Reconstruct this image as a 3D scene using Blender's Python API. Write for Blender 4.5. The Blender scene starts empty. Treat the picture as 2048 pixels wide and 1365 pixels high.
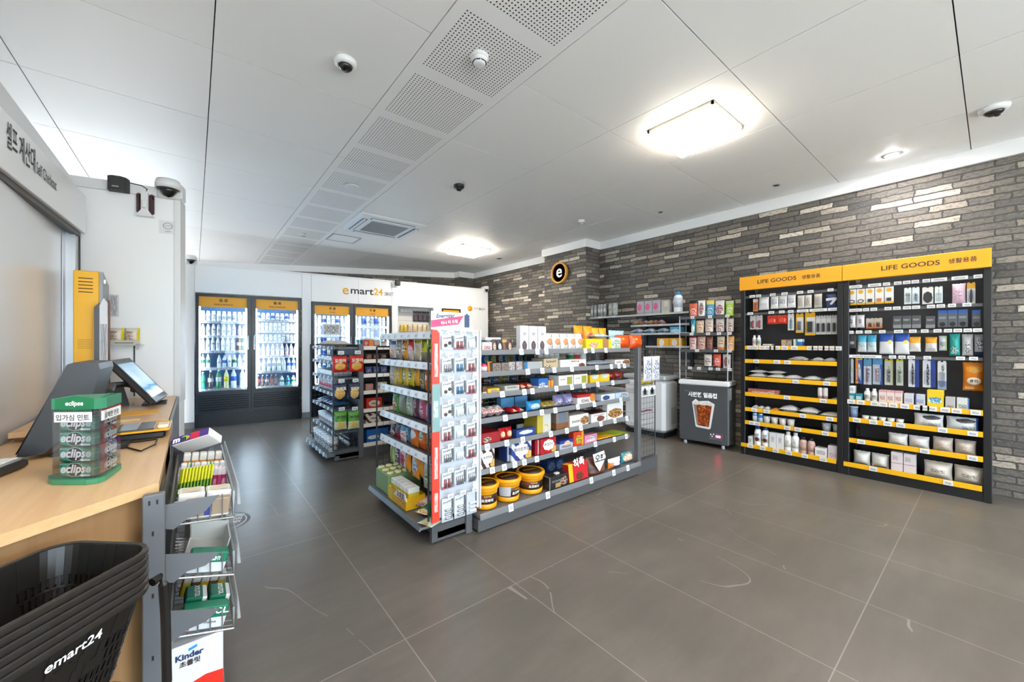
import bpy, bmesh, math, random
from mathutils import Matrix, Vector
S = bpy.context.scene
C = S.collection
RND = random.Random(11)
PI = math.pi

# ---------------------------------------------------------------- camera numbers (photo 2048 x 1365)
FPX, CX, HY, CAMH, YAW = 784.0, 1024.0, 686.5, 1.25, math.radians(39.05)
SN, CS = math.sin(YAW), math.cos(YAW)
def ray(px, py):
    u = (px - CX) / FPX; v = (py - HY) / FPX
    return SN + u * CS, CS - u * SN, -v

# ---------------------------------------------------------------- materials
def lin(h):
    if isinstance(h, tuple): return h
    r = [int(h[i:i + 2], 16) / 255 for i in (0, 2, 4)]
    return tuple((c / 12.92 if c <= .04045 else ((c + .055) / 1.055) ** 2.4) for c in r) + (1,)
MC = {}
class NT:
    def __init__(s, name):
        s.m = bpy.data.materials.new(name); s.m.use_nodes = True
        s.t = s.m.node_tree; s.n = s.t.nodes; s.b = s.n['Principled BSDF']; s.o = s.n['Material Output']
    def add(s, kind, **kw):
        n = s.n.new(kind)
        for k, v in kw.items():
            if k[0] == 'i' and k[1:].isdigit(): n.inputs[int(k[1:])].default_value = v
            else: setattr(n, k, v)
        return n
    def val(s, sock, v):
        if hasattr(v, 'node') or isinstance(v, bpy.types.NodeSocket): s.t.links.new(v, sock)
        else: sock.default_value = v
    def math(s, op, a, b=0.0, c=0.0):
        n = s.n.new('ShaderNodeMath'); n.operation = op
        s.val(n.inputs[0], a); s.val(n.inputs[1], b); s.val(n.inputs[2], c)
        return n.outputs[0]
    def mix(s, f, a, b):
        n = s.n.new('ShaderNodeMix'); n.data_type = 'RGBA'
        s.val(n.inputs[0], f); s.val(n.inputs[6], a); s.val(n.inputs[7], b)
        return n.outputs[2]
    def band(s, x, a, b):
        return s.math('MULTIPLY', s.math('GREATER_THAN', x, a), s.math('LESS_THAN', x, b))
    def coord(s, which):
        n = s.add('ShaderNodeTexCoord'); x = s.add('ShaderNodeSeparateXYZ')
        s.t.links.new(n.outputs[which], x.inputs[0]); return n.outputs[which], x.outputs
    def vec(s, x, y, z=0.0):
        n = s.add('ShaderNodeCombineXYZ')
        for i, v in enumerate((x, y, z)): s.val(n.inputs[i], v)
        return n.outputs[0]
    def noise(s, v, scale, detail=2, rough=.5):
        n = s.add('ShaderNodeTexNoise'); n.inputs['Scale'].default_value = scale
        n.inputs['Detail'].default_value = detail; n.inputs['Roughness'].default_value = rough
        if v is not None: s.t.links.new(v, n.inputs['Vector'])
        return n.outputs[0]
    def ramp(s, f, stops):
        n = s.add('ShaderNodeValToRGB'); e = n.color_ramp.elements
        while len(e) < len(stops): e.new(1)
        for i, (p, c) in enumerate(stops): e[i].position = p; e[i].color = lin(c)
        s.val(n.inputs[0], f); return n.outputs[0]
    def bump(s, h, strength=.3, dist=.01):
        n = s.add('ShaderNodeBump'); n.inputs['Strength'].default_value = strength; n.inputs['Distance'].default_value = dist
        s.t.links.new(h, n.inputs['Height']); s.t.links.new(n.outputs[0], s.b.inputs['Normal'])
def mat(name, col, rough=.5, metal=0, emit=0, spec=.5, emcol=None):
    if name in MC: return MC[name]
    t = NT(name); b = t.b.inputs
    b['Base Color'].default_value = lin(col); b['Roughness'].default_value = rough; b['Metallic'].default_value = metal
    b['Specular IOR Level'].default_value = spec
    if emit: b['Emission Color'].default_value = lin(emcol or col); b['Emission Strength'].default_value = emit
    MC[name] = t.m; return t.m
def clear(name, tint='ffffff', refl=.08, rough=.05, haze=0.0, hcol='ffffff'):
    if name in MC: return MC[name]
    t = NT(name)
    tr = t.add('ShaderNodeBsdfTransparent'); tr.inputs[0].default_value = lin(tint)
    gl = t.add('ShaderNodeBsdfGlossy'); gl.inputs['Roughness'].default_value = rough
    fr = t.add('ShaderNodeFresnel'); fr.inputs[0].default_value = 1.35
    f = t.math('MINIMUM', t.math('MULTIPLY_ADD', fr.outputs[0], .8, refl * .3), .2)
    mx = t.add('ShaderNodeMixShader'); t.val(mx.inputs[0], f)
    t.t.links.new(tr.outputs[0], mx.inputs[1]); t.t.links.new(gl.outputs[0], mx.inputs[2])
    out = mx.outputs[0]
    if haze:
        df = t.add('ShaderNodeBsdfDiffuse'); df.inputs[0].default_value = lin(hcol)
        m2 = t.add('ShaderNodeMixShader'); m2.inputs[0].default_value = haze
        t.t.links.new(out, m2.inputs[1]); t.t.links.new(df.outputs[0], m2.inputs[2]); out = m2.outputs[0]
    t.t.links.new(out, t.o.inputs[0]); MC[name] = t.m; return t.m
def ink(h): return tuple(x * .82 for x in lin(h)[:3]) + (1,)
def pk(base, top=None, bot=None, blob=None, txt=None, rough=.4, side=None, seed=0, stripes=None):
    """printed packaging. top/bot=(colour, fraction); blob=(cx,cy,rx,ry,c1,c2); txt=(y,h,colour[,x0,x1]); side=(colour,x0,x1); stripes=(n,colour)"""
    key = ('pk', base, top, bot, blob, txt, rough, side, seed, stripes)
    if key in MC: return MC[key]
    t = NT('printed_pack'); g, x = t.coord('Generated'); u, v = x[0], x[2]
    c = ink(base)
    if stripes:
        w = t.math('FRACT', t.math('MULTIPLY', t.math('ADD', u, t.math('MULTIPLY', v, .6)), stripes[0]))
        c = t.mix(t.math('GREATER_THAN', w, .5), c, ink(stripes[1]))
    if side: c = t.mix(t.band(u, side[1], side[2]), c, ink(side[0]))
    if top: c = t.mix(t.math('GREATER_THAN', v, 1 - top[1]), c, ink(top[0]))
    if bot: c = t.mix(t.math('LESS_THAN', v, bot[1]), c, ink(bot[0]))
    if blob:
        cx, cy, rx, ry, c1, c2 = blob
        dx = t.math('DIVIDE', t.math('SUBTRACT', u, cx), rx); dy = t.math('DIVIDE', t.math('SUBTRACT', v, cy), ry)
        d = t.math('ADD', t.math('MULTIPLY', dx, dx), t.math('MULTIPLY', dy, dy))
        n = t.noise(t.vec(t.math('ADD', t.math('MULTIPLY', u, 5), seed * 3.7), t.math('MULTIPLY', v, 6), seed), 1, 3)
        d = t.math('ADD', d, t.math('MULTIPLY', t.math('SUBTRACT', n, .5), 1.1))
        n2 = t.noise(t.vec(t.math('MULTIPLY', u, 9), t.math('MULTIPLY', v, 11), seed + 5), 1, 2)
        c = t.mix(t.math('LESS_THAN', d, 1), c, t.mix(t.math('GREATER_THAN', n2, .5), ink(c1), ink(c2)))
    if txt:
        y, h, tc = txt[:3]; x0, x1 = txt[3:] if len(txt) > 3 else (.15, .85)
        n = t.noise(t.vec(t.math('MULTIPLY', u, 26), t.math('MULTIPLY', v, 3 / h), seed + 9), 1, 1)
        m = t.math('MULTIPLY', t.math('GREATER_THAN', n, .47), t.math('MULTIPLY', t.band(v, y, y + h), t.band(u, x0, x1)))
        c = t.mix(m, c, ink(tc))
    t.val(t.b.inputs['Base Color'], c); t.b.inputs['Roughness'].default_value = rough
    MC[key] = t.m; return t.m

# ---------------------------------------------------------------- mesh building
class MB:
    def __init__(s): s.v = []; s.f = []; s.mi = []; s.sm = []; s.k = 0; s.smooth = False
    def _add(s, vs, fs):
        o = len(s.v); s.v += [tuple(p) for p in vs]
        for f in fs: s.f.append(tuple(i + o for i in f)); s.mi.append(s.k); s.sm.append(s.smooth)
        return s
    def box(s, x0, x1, y0, y1, z0, z1):
        return s._add([(x0, y0, z0), (x1, y0, z0), (x1, y1, z0), (x0, y1, z0), (x0, y0, z1), (x1, y0, z1), (x1, y1, z1), (x0, y1, z1)],
                      [(3, 2, 1, 0), (4, 5, 6, 7), (0, 1, 5, 4), (1, 2, 6, 5), (2, 3, 7, 6), (3, 0, 4, 7)])
    def rbox(s, x0, x1, y0, y1, z0, z1, r=.004):
        """box with chamfered vertical and top/bottom edges"""
        r = min(r, (x1 - x0) * .3, (y1 - y0) * .3, (z1 - z0) * .3)
        rings = []
        for z, i in ((z0, r), (z0 + r, 0), (z1 - r, 0), (z1, r)):
            X0, X1, Y0, Y1 = x0 + i, x1 - i, y0 + i, y1 - i; q = r
            rings.append([(X0 + q, Y0, z), (X1 - q, Y0, z), (X1, Y0 + q, z), (X1, Y1 - q, z), (X1 - q, Y1, z), (X0 + q, Y1, z), (X0, Y1 - q, z), (X0, Y0 + q, z)])
        return s.loft(rings)
    def loft(s, rings, caps=True, closed=True):
        n = len(rings[0]); vs = [p for r in rings for p in r]; fs = []
        for k in range(len(rings) - 1):
            for i in range(n if closed else n - 1):
                j = (i + 1) % n; fs.append((k * n + i, k * n + j, (k + 1) * n + j, (k + 1) * n + i))
        if caps: fs.append(tuple(reversed(range(n)))); fs.append(tuple(range((len(rings) - 1) * n, len(rings) * n)))
        return s._add(vs, fs)
    def prism(s, poly, d0, d1, axis='y'):
        """poly: 2D outline; extruded along an axis. axis y: (x,z); z: (x,y); x: (y,z)"""
        def P(a, b, d): return {'y': (a, d, b), 'z': (a, b, d), 'x': (d, a, b)}[axis]
        n = len(poly); vs = [P(a, b, d0) for a, b in poly] + [P(a, b, d1) for a, b in poly]
        fs = [tuple(range(n)), tuple(reversed(range(n, 2 * n)))] + [(i, i + n, (i + 1) % n + n, (i + 1) % n) for i in range(n)]
        return s._add(vs, fs)
    def lathe(s, prof, cx=0, cy=0, z0=0, n=18, sx=1, sy=1):
        rings = [[(cx + r * sx * math.cos(2 * PI * i / n), cy + r * sy * math.sin(2 * PI * i / n), z0 + z) for i in range(n)] for r, z in prof]
        sm = s.smooth; s.smooth = True; s.loft(rings, caps=True); s.smooth = sm; return s
    def tube(s, pts, r, n=6):
        """a bent rod through pts"""
        pts = [Vector(p) for p in pts]; rings = []
        for i, p in enumerate(pts):
            a = pts[max(i - 1, 0)]; b = pts[min(i + 1, len(pts) - 1)]; d = (b - a).normalized()
            up = Vector((0, 0, 1)) if abs(d.z) < .9 else Vector((1, 0, 0))
            e1 = d.cross(up).normalized(); e2 = d.cross(e1)
            rings.append([p + e1 * (r * math.cos(2 * PI * k / n)) + e2 * (r * math.sin(2 * PI * k / n)) for k in range(n)])
        return s.loft(rings)
    def quad(s, *p): return s._add(p, [tuple(range(len(p)))])
    def xf(s, M, start=0):
        for i in range(start, len(s.v)): s.v[i] = tuple(M @ Vector(s.v[i]))
        return s
    def mesh(s, name):
        me = bpy.data.meshes.new(name); me.from_pydata(s.v, [], s.f)
        bm = bmesh.new(); bm.from_mesh(me); bmesh.ops.recalc_face_normals(bm, faces=bm.faces); bm.to_mesh(me); bm.free()
        me.polygons.foreach_set('material_index', s.mi); me.polygons.foreach_set('use_smooth', s.sm); me.update()
        return me
MESH = {}
def cached(key, fn, name):
    if key not in MESH:
        mb = fn(); MESH[key] = mb.mesh(name) if isinstance(mb, MB) else mb
    return MESH[key]
def link(name, me, mats, parent=None, loc=(0, 0, 0), rot=0):
    """one mesh object; materials sit on the object so that look-alikes may share mesh data"""
    o = bpy.data.objects.new(name, me); C.objects.link(o)
    mats = mats if isinstance(mats, (list, tuple)) else [mats]
    while len(me.materials) < len(mats): me.materials.append(None)
    for i, m in enumerate(mats): o.material_slots[i].link = 'OBJECT'; o.material_slots[i].material = m
    o.location = loc; o.rotation_euler = rot if isinstance(rot, (tuple, list)) else (0, 0, rot)
    if parent: o.parent = parent
    return o
def build(name, mb, mats, parent=None, loc=(0, 0, 0), rot=0): return link(name, mb.mesh(name), mats, parent, loc, rot)
def empty(name, loc=(0, 0, 0), rot=0):
    o = bpy.data.objects.new(name, None); C.objects.link(o); o.empty_display_size = .05
    o.location = loc; o.rotation_euler = rot if isinstance(rot, (tuple, list)) else (0, 0, rot); return o
LABELS = {}
def tag(o, label, cat, group=None):
    o['label'] = label; o['category'] = cat
    if group: o['group'] = group
    n = len(label.replace('-', ' ').split())
    if label in LABELS or n > 16: print('LABEL?', n, label)
    LABELS[label] = 1
    return o
def struct(name, mb, mats, loc=(0, 0, 0), rot=0, parent=None):
    o = build(name, mb, mats, parent, loc, rot)
    if not parent: o['kind'] = 'structure'
    return o
ORD = 'first second third fourth fifth sixth seventh eighth ninth tenth eleventh twelfth thirteenth fourteenth fifteenth sixteenth'.split()
# lettering: font outlines turned into flat mesh
TXT = {}
def text(body, h, m, parent, loc, rot=(PI / 2, 0, 0), sx=1.0, bold=0.0, shear=0.0, name='lettering', ext=.0006, align='CENTER'):
    key = (body, bold, shear, align)
    if key not in TXT:
        c = bpy.data.curves.new('lettering', 'FONT'); c.body = body; c.size = 1; c.align_x = align; c.align_y = 'CENTER'
        c.offset = bold; c.shear = shear; c.resolution_u = 3; c.fill_mode = 'FRONT'
        o = bpy.data.objects.new('lettering', c); C.objects.link(o)
        dg = bpy.context.evaluated_depsgraph_get(); dg.update()
        me = bpy.data.meshes.new_from_object(o.evaluated_get(dg)); me.materials.clear()
        bpy.data.objects.remove(o); bpy.data.curves.remove(c); TXT[key] = me
    me = TXT[key]
    o = link(name, me, m, parent, loc, rot); o.scale = (h * sx, h, 1)
    return o
def textfit(body, h, x0, x1, m, parent, z, y=-.002, **kw):
    """lettering stretched to fill x0..x1 on a front face"""
    o = text(body, h, m, parent, ((x0 + x1) / 2, y, z), **kw); xs_ = [v.co.x for v in o.data.vertices]
    o.scale.x = (x1 - x0) / (max(xs_) - min(xs_)); return o
WORLD_E, EXPO, LED_E, SCR_E, LAMP_E, AREA_W, SUN_E = 1.1, 3.45, 5, .12, 2.5, 4.5, 10
# ================================================================ SETTING
WX = 5.12            # brick wall plane
ZC = 2.88            # ceiling height
# --- surfaces
def brick_mat():
    t = NT('grey_brick'); n = t.add('ShaderNodeNewGeometry'); tc = t.add('ShaderNodeTexCoord')
    sp = t.add('ShaderNodeSeparateXYZ'); t.t.links.new(tc.outputs['Object'], sp.inputs[0])
    nn = t.add('ShaderNodeSeparateXYZ'); t.t.links.new(n.outputs['Normal'], nn.inputs[0])
    ax = t.math('GREATER_THAN', t.math('ABSOLUTE', nn.outputs[0]), .7)
    u = t.math('ADD', t.math('MULTIPLY', ax, sp.outputs[1]), t.math('MULTIPLY', t.math('SUBTRACT', 1, ax), sp.outputs[0]))
    w = t.noise(t.vec(u, sp.outputs[2], 3.3), 9, 3)
    w2 = t.noise(t.vec(u, sp.outputs[2], 9.1), 24, 2)
    uu = t.math('ADD', u, t.math('MULTIPLY', t.math('SUBTRACT', w2, .5), .03))
    vv = t.math('ADD', sp.outputs[2], t.math('MULTIPLY', t.math('SUBTRACT', w, .5), .022))
    b = t.add('ShaderNodeTexBrick'); b.offset = .37; b.offset_frequency = 2; b.squash = .8; b.squash_frequency = 3
    t.t.links.new(t.vec(uu, vv), b.inputs['Vector'])
    for k, v in (('Color1', (0, 0, 0, 1)), ('Color2', (1, 1, 1, 1)), ('Mortar', (.1, .1, .1, 1)), ('Scale', 1), ('Mortar Size', .006), ('Mortar Smooth', .2), ('Bias', 0), ('Brick Width', .29), ('Row Height', .0575)):
        b.inputs[k].default_value = v
    c = t.ramp(b.outputs['Color'], [(0, '4f4d4c'), (.2, '746e65'), (.38, '5c5855'), (.55, '877f75'), (.7, '68635e'), (.82, '8f8579'), (.92, 'b8ac9d'), (1, 'd6ccbe')])
    st = t.noise(t.vec(t.math('MULTIPLY', u, .5), sp.outputs[2]), 60, 4, .65)
    c = t.mix(t.math('MULTIPLY', t.math('GREATER_THAN', st, .54), .38), c, lin('353433'))
    st2 = t.noise(t.vec(u, t.math('MULTIPLY', sp.outputs[2], 2)), 35, 3, .7)
    c = t.mix(t.math('MULTIPLY', t.math('GREATER_THAN', st2, .6), .3), c, lin('9a948c'))
    c = t.mix(b.outputs['Fac'], c, lin('494644'))
    t.val(t.b.inputs['Base Color'], c); t.b.inputs['Roughness'].default_value = .8
    h = t.math('SUBTRACT', t.math('MULTIPLY', st, .5), t.math('MULTIPLY', b.outputs['Fac'], 1.2))
    t.bump(h, .8, .012); return t.m
def floor_mat():
    t = NT('grey_stone_tile'); tc = t.add('ShaderNodeTexCoord'); sp = t.add('ShaderNodeSeparateXYZ')
    t.t.links.new(tc.outputs['Object'], sp.inputs[0]); x, y = sp.outputs[0], sp.outputs[1]
    gx = t.math('MODULO', t.math('ADD', x, 6.05 - .085), .605); gy = t.math('MODULO', t.math('ADD', y, 11.8 - .385), 1.18)
    ix = t.math('FLOOR', t.math('DIVIDE', t.math('ADD', x, 6.05 - .085), .605)); iy = t.math('FLOOR', t.math('DIVIDE', t.math('ADD', y, 11.8 - .385), 1.18))
    grout = t.math('MAXIMUM', t.math('LESS_THAN', gx, .0045), t.math('LESS_THAN', gy, .0045))
    wn = t.add('ShaderNodeTexWhiteNoise'); t.t.links.new(t.vec(ix, iy), wn.inputs['Vector'])
    n1 = t.noise(tc.outputs['Object'], 1.7, 5, .6); n2 = t.noise(tc.outputs['Object'], 90, 3, .7)
    n3 = t.noise(t.vec(t.math('MULTIPLY', x, 1.2), t.math('MULTIPLY', y, 5)), 2.2, 4, .6)
    f = t.math('ADD', t.math('MULTIPLY', n1, .5), t.math('ADD', t.math('MULTIPLY', n3, .35), t.math('ADD', t.math('MULTIPLY_ADD', n2, .1, .1), t.math('MULTIPLY', wn.outputs[0], .1))))
    c = t.ramp(f, [(.35, '545049'), (.6, '625c55'), (.85, '726b63')])
    # pale mineral veins: thin level lines of a warped noise, rotated per tile
    off = t.math('MULTIPLY', wn.outputs[0], 37)
    v = t.noise(t.vec(t.math('ADD', t.math('MULTIPLY', x, 1.5), off), t.math('ADD', t.math('MULTIPLY', y, .55), off), off), 0.75, 2, .45)
    vein = t.math('LESS_THAN', t.math('ABSOLUTE', t.math('SUBTRACT', v, .5)), (.0009))
    brk = t.math('GREATER_THAN', t.noise(tc.outputs['Object'], 2.6, 2), .52)
    c = t.mix(t.math('MULTIPLY', t.math('MULTIPLY', vein, brk), .35), c, lin('b5aea5'))
    c = t.mix(t.math('MULTIPLY', grout, .55), c, lin('a39d95'))
    t.val(t.b.inputs['Base Color'], c)
    t.b.inputs['Roughness'].default_value = .3; t.b.inputs['Specular IOR Level'].default_value = .45
    t.bump(t.math('MULTIPLY', grout, -1), .1, .002); return t.m
def perf_mat():
    t = NT('perforated_panel'); tc = t.add('ShaderNodeTexCoord'); sp = t.add('ShaderNodeSeparateXYZ')
    t.t.links.new(tc.outputs['Object'], sp.inputs[0]); x, y = sp.outputs[0], sp.outputs[1]
    P = .0204
    by = t.math('MODULO', t.math('ADD', y, 5.8 - 1.62), .58)
    inside = t.math('MULTIPLY', t.band(x, 1.03, 1.54), t.math('LESS_THAN', by, .49))
    fx = t.math('SUBTRACT', t.math('FRACT', t.math('DIVIDE', t.math('SUBTRACT', x, 1.03), P)), .5); fy = t.math('SUBTRACT', t.math('FRACT', t.math('DIVIDE', by, P)), .5)
    d = t.math('ADD', t.math('MULTIPLY', fx, fx), t.math('MULTIPLY', fy, fy))
    c = t.mix(t.math('MULTIPLY', inside, t.math('LESS_THAN', d, .05)), lin('efeeed'), lin('1c1c1c'))
    t.val(t.b.inputs['Base Color'], c); t.b.inputs['Roughness'].default_value = .5; return t.m
def wood_mat(name, a, b, axis=1, scale=1.0, rough=.35):
    t = NT(name); tc = t.add('ShaderNodeTexCoord'); sp = t.add('ShaderNodeSeparateXYZ'); t.t.links.new(tc.outputs['Object'], sp.inputs[0])
    k = [34, 34, 34]; k[axis] = 1.6
    v = t.vec(*[t.math('MULTIPLY', sp.outputs[i], k[i] * scale) for i in range(3)])
    n = t.noise(v, 1, 5, .65); n2 = t.noise(v, .25, 2)
    c = t.ramp(t.math('ADD', t.math('MULTIPLY', n, .6), t.math('MULTIPLY', n2, .4)), [(.3, a), (.7, b)])
    t.val(t.b.inputs['Base Color'], c); t.b.inputs['Roughness'].default_value = rough; MC[name] = t.m; return t.m
BRICK = brick_mat(); FLOOR = floor_mat(); PERF = perf_mat()
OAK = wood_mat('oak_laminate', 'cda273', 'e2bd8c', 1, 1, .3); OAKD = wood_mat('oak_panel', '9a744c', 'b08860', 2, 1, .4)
WHITE = mat('white_paint', 'f3f3f3', .45); CEIL = mat('ceiling_panel', 'efeeed', .5); GAP = mat('panel_gap', '3a3a3a', .8)
CORN = mat('cornice_white', 'e8e8e8', .5); ALU = mat('aluminium', 'b9bcc0', .35, .7); DARK = mat('dark_plastic', '17181a', .45)
BLACKM = mat('black_metal', '121315', .42); GREYM = mat('grey_steel', '5a5a5b', .42, .3); LGREY = mat('light_grey_steel', 'b8b8b8', .4, .2)
WPLA = mat('white_plastic', 'e2e2e2', .35); YEL = mat('yellow_panel', 'eea616', .45); PAPER = mat('white_paper', 'f3f3f1', .6)
INK = mat('dark_ink', '2f3136', .6); GINK = mat('grey_ink', '8d8f93', .6); WINK = mat('white_ink', 'f4f4f4', .5)
GLASS = clear('door_glass', 'f2f8fb', .06, .02); CLEARP = clear('clear_plastic', 'f4f6f8', .1, .1); FOGP = clear('hazy_plastic', 'eef0f2', .12, .2, .22)
BLUEG = clear('blue_glass', 'cfe3f2', .1, .03)

# --- floor and ceiling
struct('floor', MB().box(-2.2, 5.5, -3.6, 11.2, -.06, 0), FLOOR)
m = MB(); xs = [-2.56, -1.68, -.80, .08, .97, 1.60, 2.48, 3.36, 4.25, 5.14]; ys = [.128 + .8705 * k for k in range(-4, 13)]
for i in range(9):
    m.k = 1 if abs(xs[i] - .97) < .01 else 0
    for j in range(16):
        if i == 4 and j % 4: continue
        y1 = ys[j + 1] if i != 4 else ys[min(j + 4, 16)]
        m.box(xs[i] + .0028, xs[i + 1] - .0028, ys[j] + .0028, y1 - .0028, ZC, ZC + .018)
m.k = 2; m.box(-2.6, 5.5, -3.6, 11.2, ZC + .024, ZC + .07)
struct('ceiling', m, [CEIL, PERF, GAP])

# --- brick walls with the projecting pier
m = MB(); m.box(WX, WX + .2, -3.5, 8.3, 0, ZC); struct('wall_right', m, BRICK)
struct('wall_pier', MB().box(4.78, WX, 4.05, 4.985, 0, ZC), BRICK)
bx0, by0, bx1, by1 = -.3, 10.15, 4.78, 7.9
L = math.hypot(bx1 - bx0, by1 - by0); TH = math.atan2(by1 - by0, bx1 - bx0)
m = MB(); m.k = 1; m.box(0, 2.02, 0, .15, 0, ZC); m.k = 0; m.box(2.02, L + .35, 0, .15, 0, ZC)
struct('wall_back', m, [BRICK, WHITE], (bx0, by0, 0), TH)
struct('wall_corner', MB().box(4.72, WX, 7.72, 8.1, 0, ZC), BRICK)
m = MB(); t_ = .035
for a in ((WX - t_, WX, -3.5, 4.05), (4.78 - t_, 4.78, 4.05 - t_, 4.985 + t_), (4.78, WX, 4.05 - t_, 4.05), (4.78, WX, 4.985, 4.985 + t_), (WX - t_, WX, 4.985, 7.72), (4.72 - t_, WX, 7.72 - t_, 7.72), (4.72 - t_, 4.72, 7.72, 7.95)):
    m.box(*a, 2.757, ZC)
struct('trim_1', m, CORN)
struct('trim_2', MB().box(0, L, -t_, 0, 2.757, ZC), CORN, (bx0, by0, 0), TH)
# --- street side: glazed front behind the camera, plain left wall, glazed left return
m = MB(); m.box(-2.2, 5.2, -3.5, -3.4, 0, .3); m.box(-2.2, 5.2, -3.5, -3.4, 2.1, ZC)
for x in (-2.2, -.4, 1.4, 3.2, 5.08): m.box(x - .05, x + .05, -3.52, -3.38, .3, 2.1)
struct('wall_front', m, WHITE); struct('window_2', MB().box(-2.2, 5.1, -3.46, -3.45, .3, 2.1), GLASS)
struct('wall_left', MB().box(-2.0, -1.9, -3.4, 4.1, 0, ZC), WHITE)
m = MB(); m.box(-2.0, -.12, 4.12, 4.2, 0, 2.395); struct('wall_return', m, WHITE)
# glazed side between the pillar and the drinks partition
m = MB(); a = -.115
for y in (4.22, 5.7, 7.22): m.box(a - .06, a, y, y + .06, 0, 2.36)
m.box(a - .06, a, 4.22, 7.28, 0, .1); m.box(a - .06, a, 4.22, 7.28, 2.2, 2.26); m.box(a - .06, a, 7.5, 10.2, 0, 1.2)
struct('trim_3', m, ALU)
struct('added_light_blocker', MB().box(-2.66, -2.6, 4.0, 11.2, 1.3, ZC), ALU)  # unseen beam added outside to keep daylight off the left ceiling
struct('ground', MB().box(-30, 30, -30, -3.62, -.12, -.08).box(-30, -2.25, -3.62, 30, -.12, -.08), mat('pavement', '8f8f8d', .8))
struct('window_1', MB().box(a - .035, a - .028, 4.28, 7.22, .1, 2.2), BLUEG)
# --- white pillar wall at the end of the counter
PR = math.atan2(.1, -.526)           # its face runs from (-.084,3.94) to (-.61,4.04)
def PW(x): return (-.084 + (x + .084), 3.94 - .19 * (x + .084))
pang = math.atan(-.19)
m = MB(); m.box(-.9, 0, 0, .13, 0, 2.40); struct('wall_pillar', m, WHITE, (-.084, 3.94, 0), pang)
m = MB(); m.box(-.9, .002, -.018, 0, 2.345, 2.416); m.box(-.03, .006, -.012, .135, .8, 2.345)
struct('trim_4', m, WPLA, (-.084, 3.94, 0), pang)
# --- drinks partition with openings for the coolers and the niche
PO = (0, 7.39, 0); PT = -.0778
m = MB(); g = .0015
for x0, x1, z0, z1 in ((-.16, .006, 0, 2.415), (.006, 1.4, 2.0, 2.415), (1.4, 1.54, 0, 2.415), (1.54, 2.303, 1.955, 2.415), (2.303, 2.905, 1.955, 2.415), (2.905, 3.02, 0, 2.415), (3.02, 3.742, 1.955, 2.415), (3.742, 4.4, 0, 2.415), (4.4, 5.02, 0, 2.415), (3.02, 3.742, 0, .45)):
    m.box(x0 + g, x1 - g, 0, .07, z0, z1)
struct('wall_partition', m, mat('partition_white', 'f0f0f1', .4), PO, PT)
m = MB(); m.box(-.16, 5.02, -.012, .08, 2.40, 2.425); struct('trim_5', m, CORN, PO, PT)
m = MB()
for x0, x1 in ((-.15, .0), (1.4, 1.535), (2.91, 5.0)): m.box(x0, x1, -.012, 0, 0, .09)
struct('baseboard_back', m, mat('grey_skirting', '77797c', .5), PO, PT)
# pegboard niche behind the partition
m = MB(); m.box(3.02, 3.742, .26, .28, .45, 1.955)
for k in range(14): m.box(3.02, 3.742, .25, .26, .5 + k * .1, .585 + k * .1)
m.box(3.0, 3.02, .07, .28, .45, 1.955); m.box(3.742, 3.762, .07, .28, .45, 1.955); m.box(3.0, 3.762, .07, .28, 1.955, 1.975); m.box(3.0, 3.762, .07, .28, .43, .45)
struct('wall_niche', m, mat('slatwall_white', 'dad8d6', .4), PO, PT)
# --- wall signs on the partition
e = empty('wall_lettering', PO, PT); tag(e, 'shop name lettering on white partition above the second drinks cooler', 'sign')
text('e', .24, mat('logo_amber', 'e8a50c', .5), e, (2.085, -.002, 2.185), bold=.012, name='letter')
textfit('mart', .175, 2.165, 2.56, INK, e, 2.185, bold=.015)
textfit('24', .175, 2.575, 2.735, MC['logo_amber'], e, 2.187, bold=.02, name='numeral')
textfit('SMART', .1, 2.765, 2.935, GINK, e, 2.165, bold=.02)
e = empty('sun_logo', PO, PT); tag(e, 'orange round sun logo with small lettering at partition end', 'sign')
m = MB(); m.lathe([(.055, 0), (.055, .002), (.0, .002)], 0, 0, 0, 24)
for k in range(12):
    a = k * PI / 6; m.prism([(math.cos(a - .12) * .05, math.sin(a - .12) * .05), (math.cos(a) * .072, math.sin(a) * .072), (math.cos(a + .12) * .05, math.sin(a + .12) * .05)], 0, .002, 'z')
build('sun_disc', m.xf(Matrix.Translation((4.57, 0, 1.985)) @ Matrix.Rotation(PI / 2, 4, 'X')), mat('logo_orange', 'f0a21a', .5), e)
text('편의점', .055, GINK, e, (4.74, -.002, 1.985)); text('출입구', .055, INK, e, (4.87, -.002, 1.98), bold=.01)
e = empty('framed_poster', PO, PT); tag(e, 'yellow poster in dark frame on the white partition', 'poster')
m = MB(); m.box(3.92, 3.945, -.02, 0, 1.2, 1.955); m.box(4.315, 4.34, -.02, 0, 1.2, 1.955); m.box(3.945, 4.315, -.02, 0, 1.93, 1.955); m.box(3.945, 4.315, -.02, 0, 1.2, 1.225)
build('frame', m, BLACKM, e); build('poster_sheet', MB().box(3.945, 4.315, -.008, 0, 1.225, 1.93), YEL, e)
# --- floor sticker
e = empty('floor_sticker', (.14, 3.38, 0)); tag(e, 'round grey floor sticker with white ring beside the wire rack', 'sticker')
build('sticker_disc', MB().lathe([(.175, 0), (.175, .0012)], n=40), mat('sticker_grey', '7d7f88', .4), e)
m = MB(); n = 40
for k in range(n):
    a, b = 2 * PI * k / n, 2 * PI * (k + 1) / n
    m.quad(*[(r * math.cos(t), r * math.sin(t), .0018) for r, t in ((.148, a), (.155, a), (.155, b), (.148, b))])
build('ring', m, WINK, e)
text('CCTV', .085, WINK, e, (.03, 0, .002), (0, 0, -PI / 2 - .3), bold=.03); text('촬영중', .06, WINK, e, (.1, .02, .002), (0, 0, -PI / 2 - .3), bold=.02)

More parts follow.
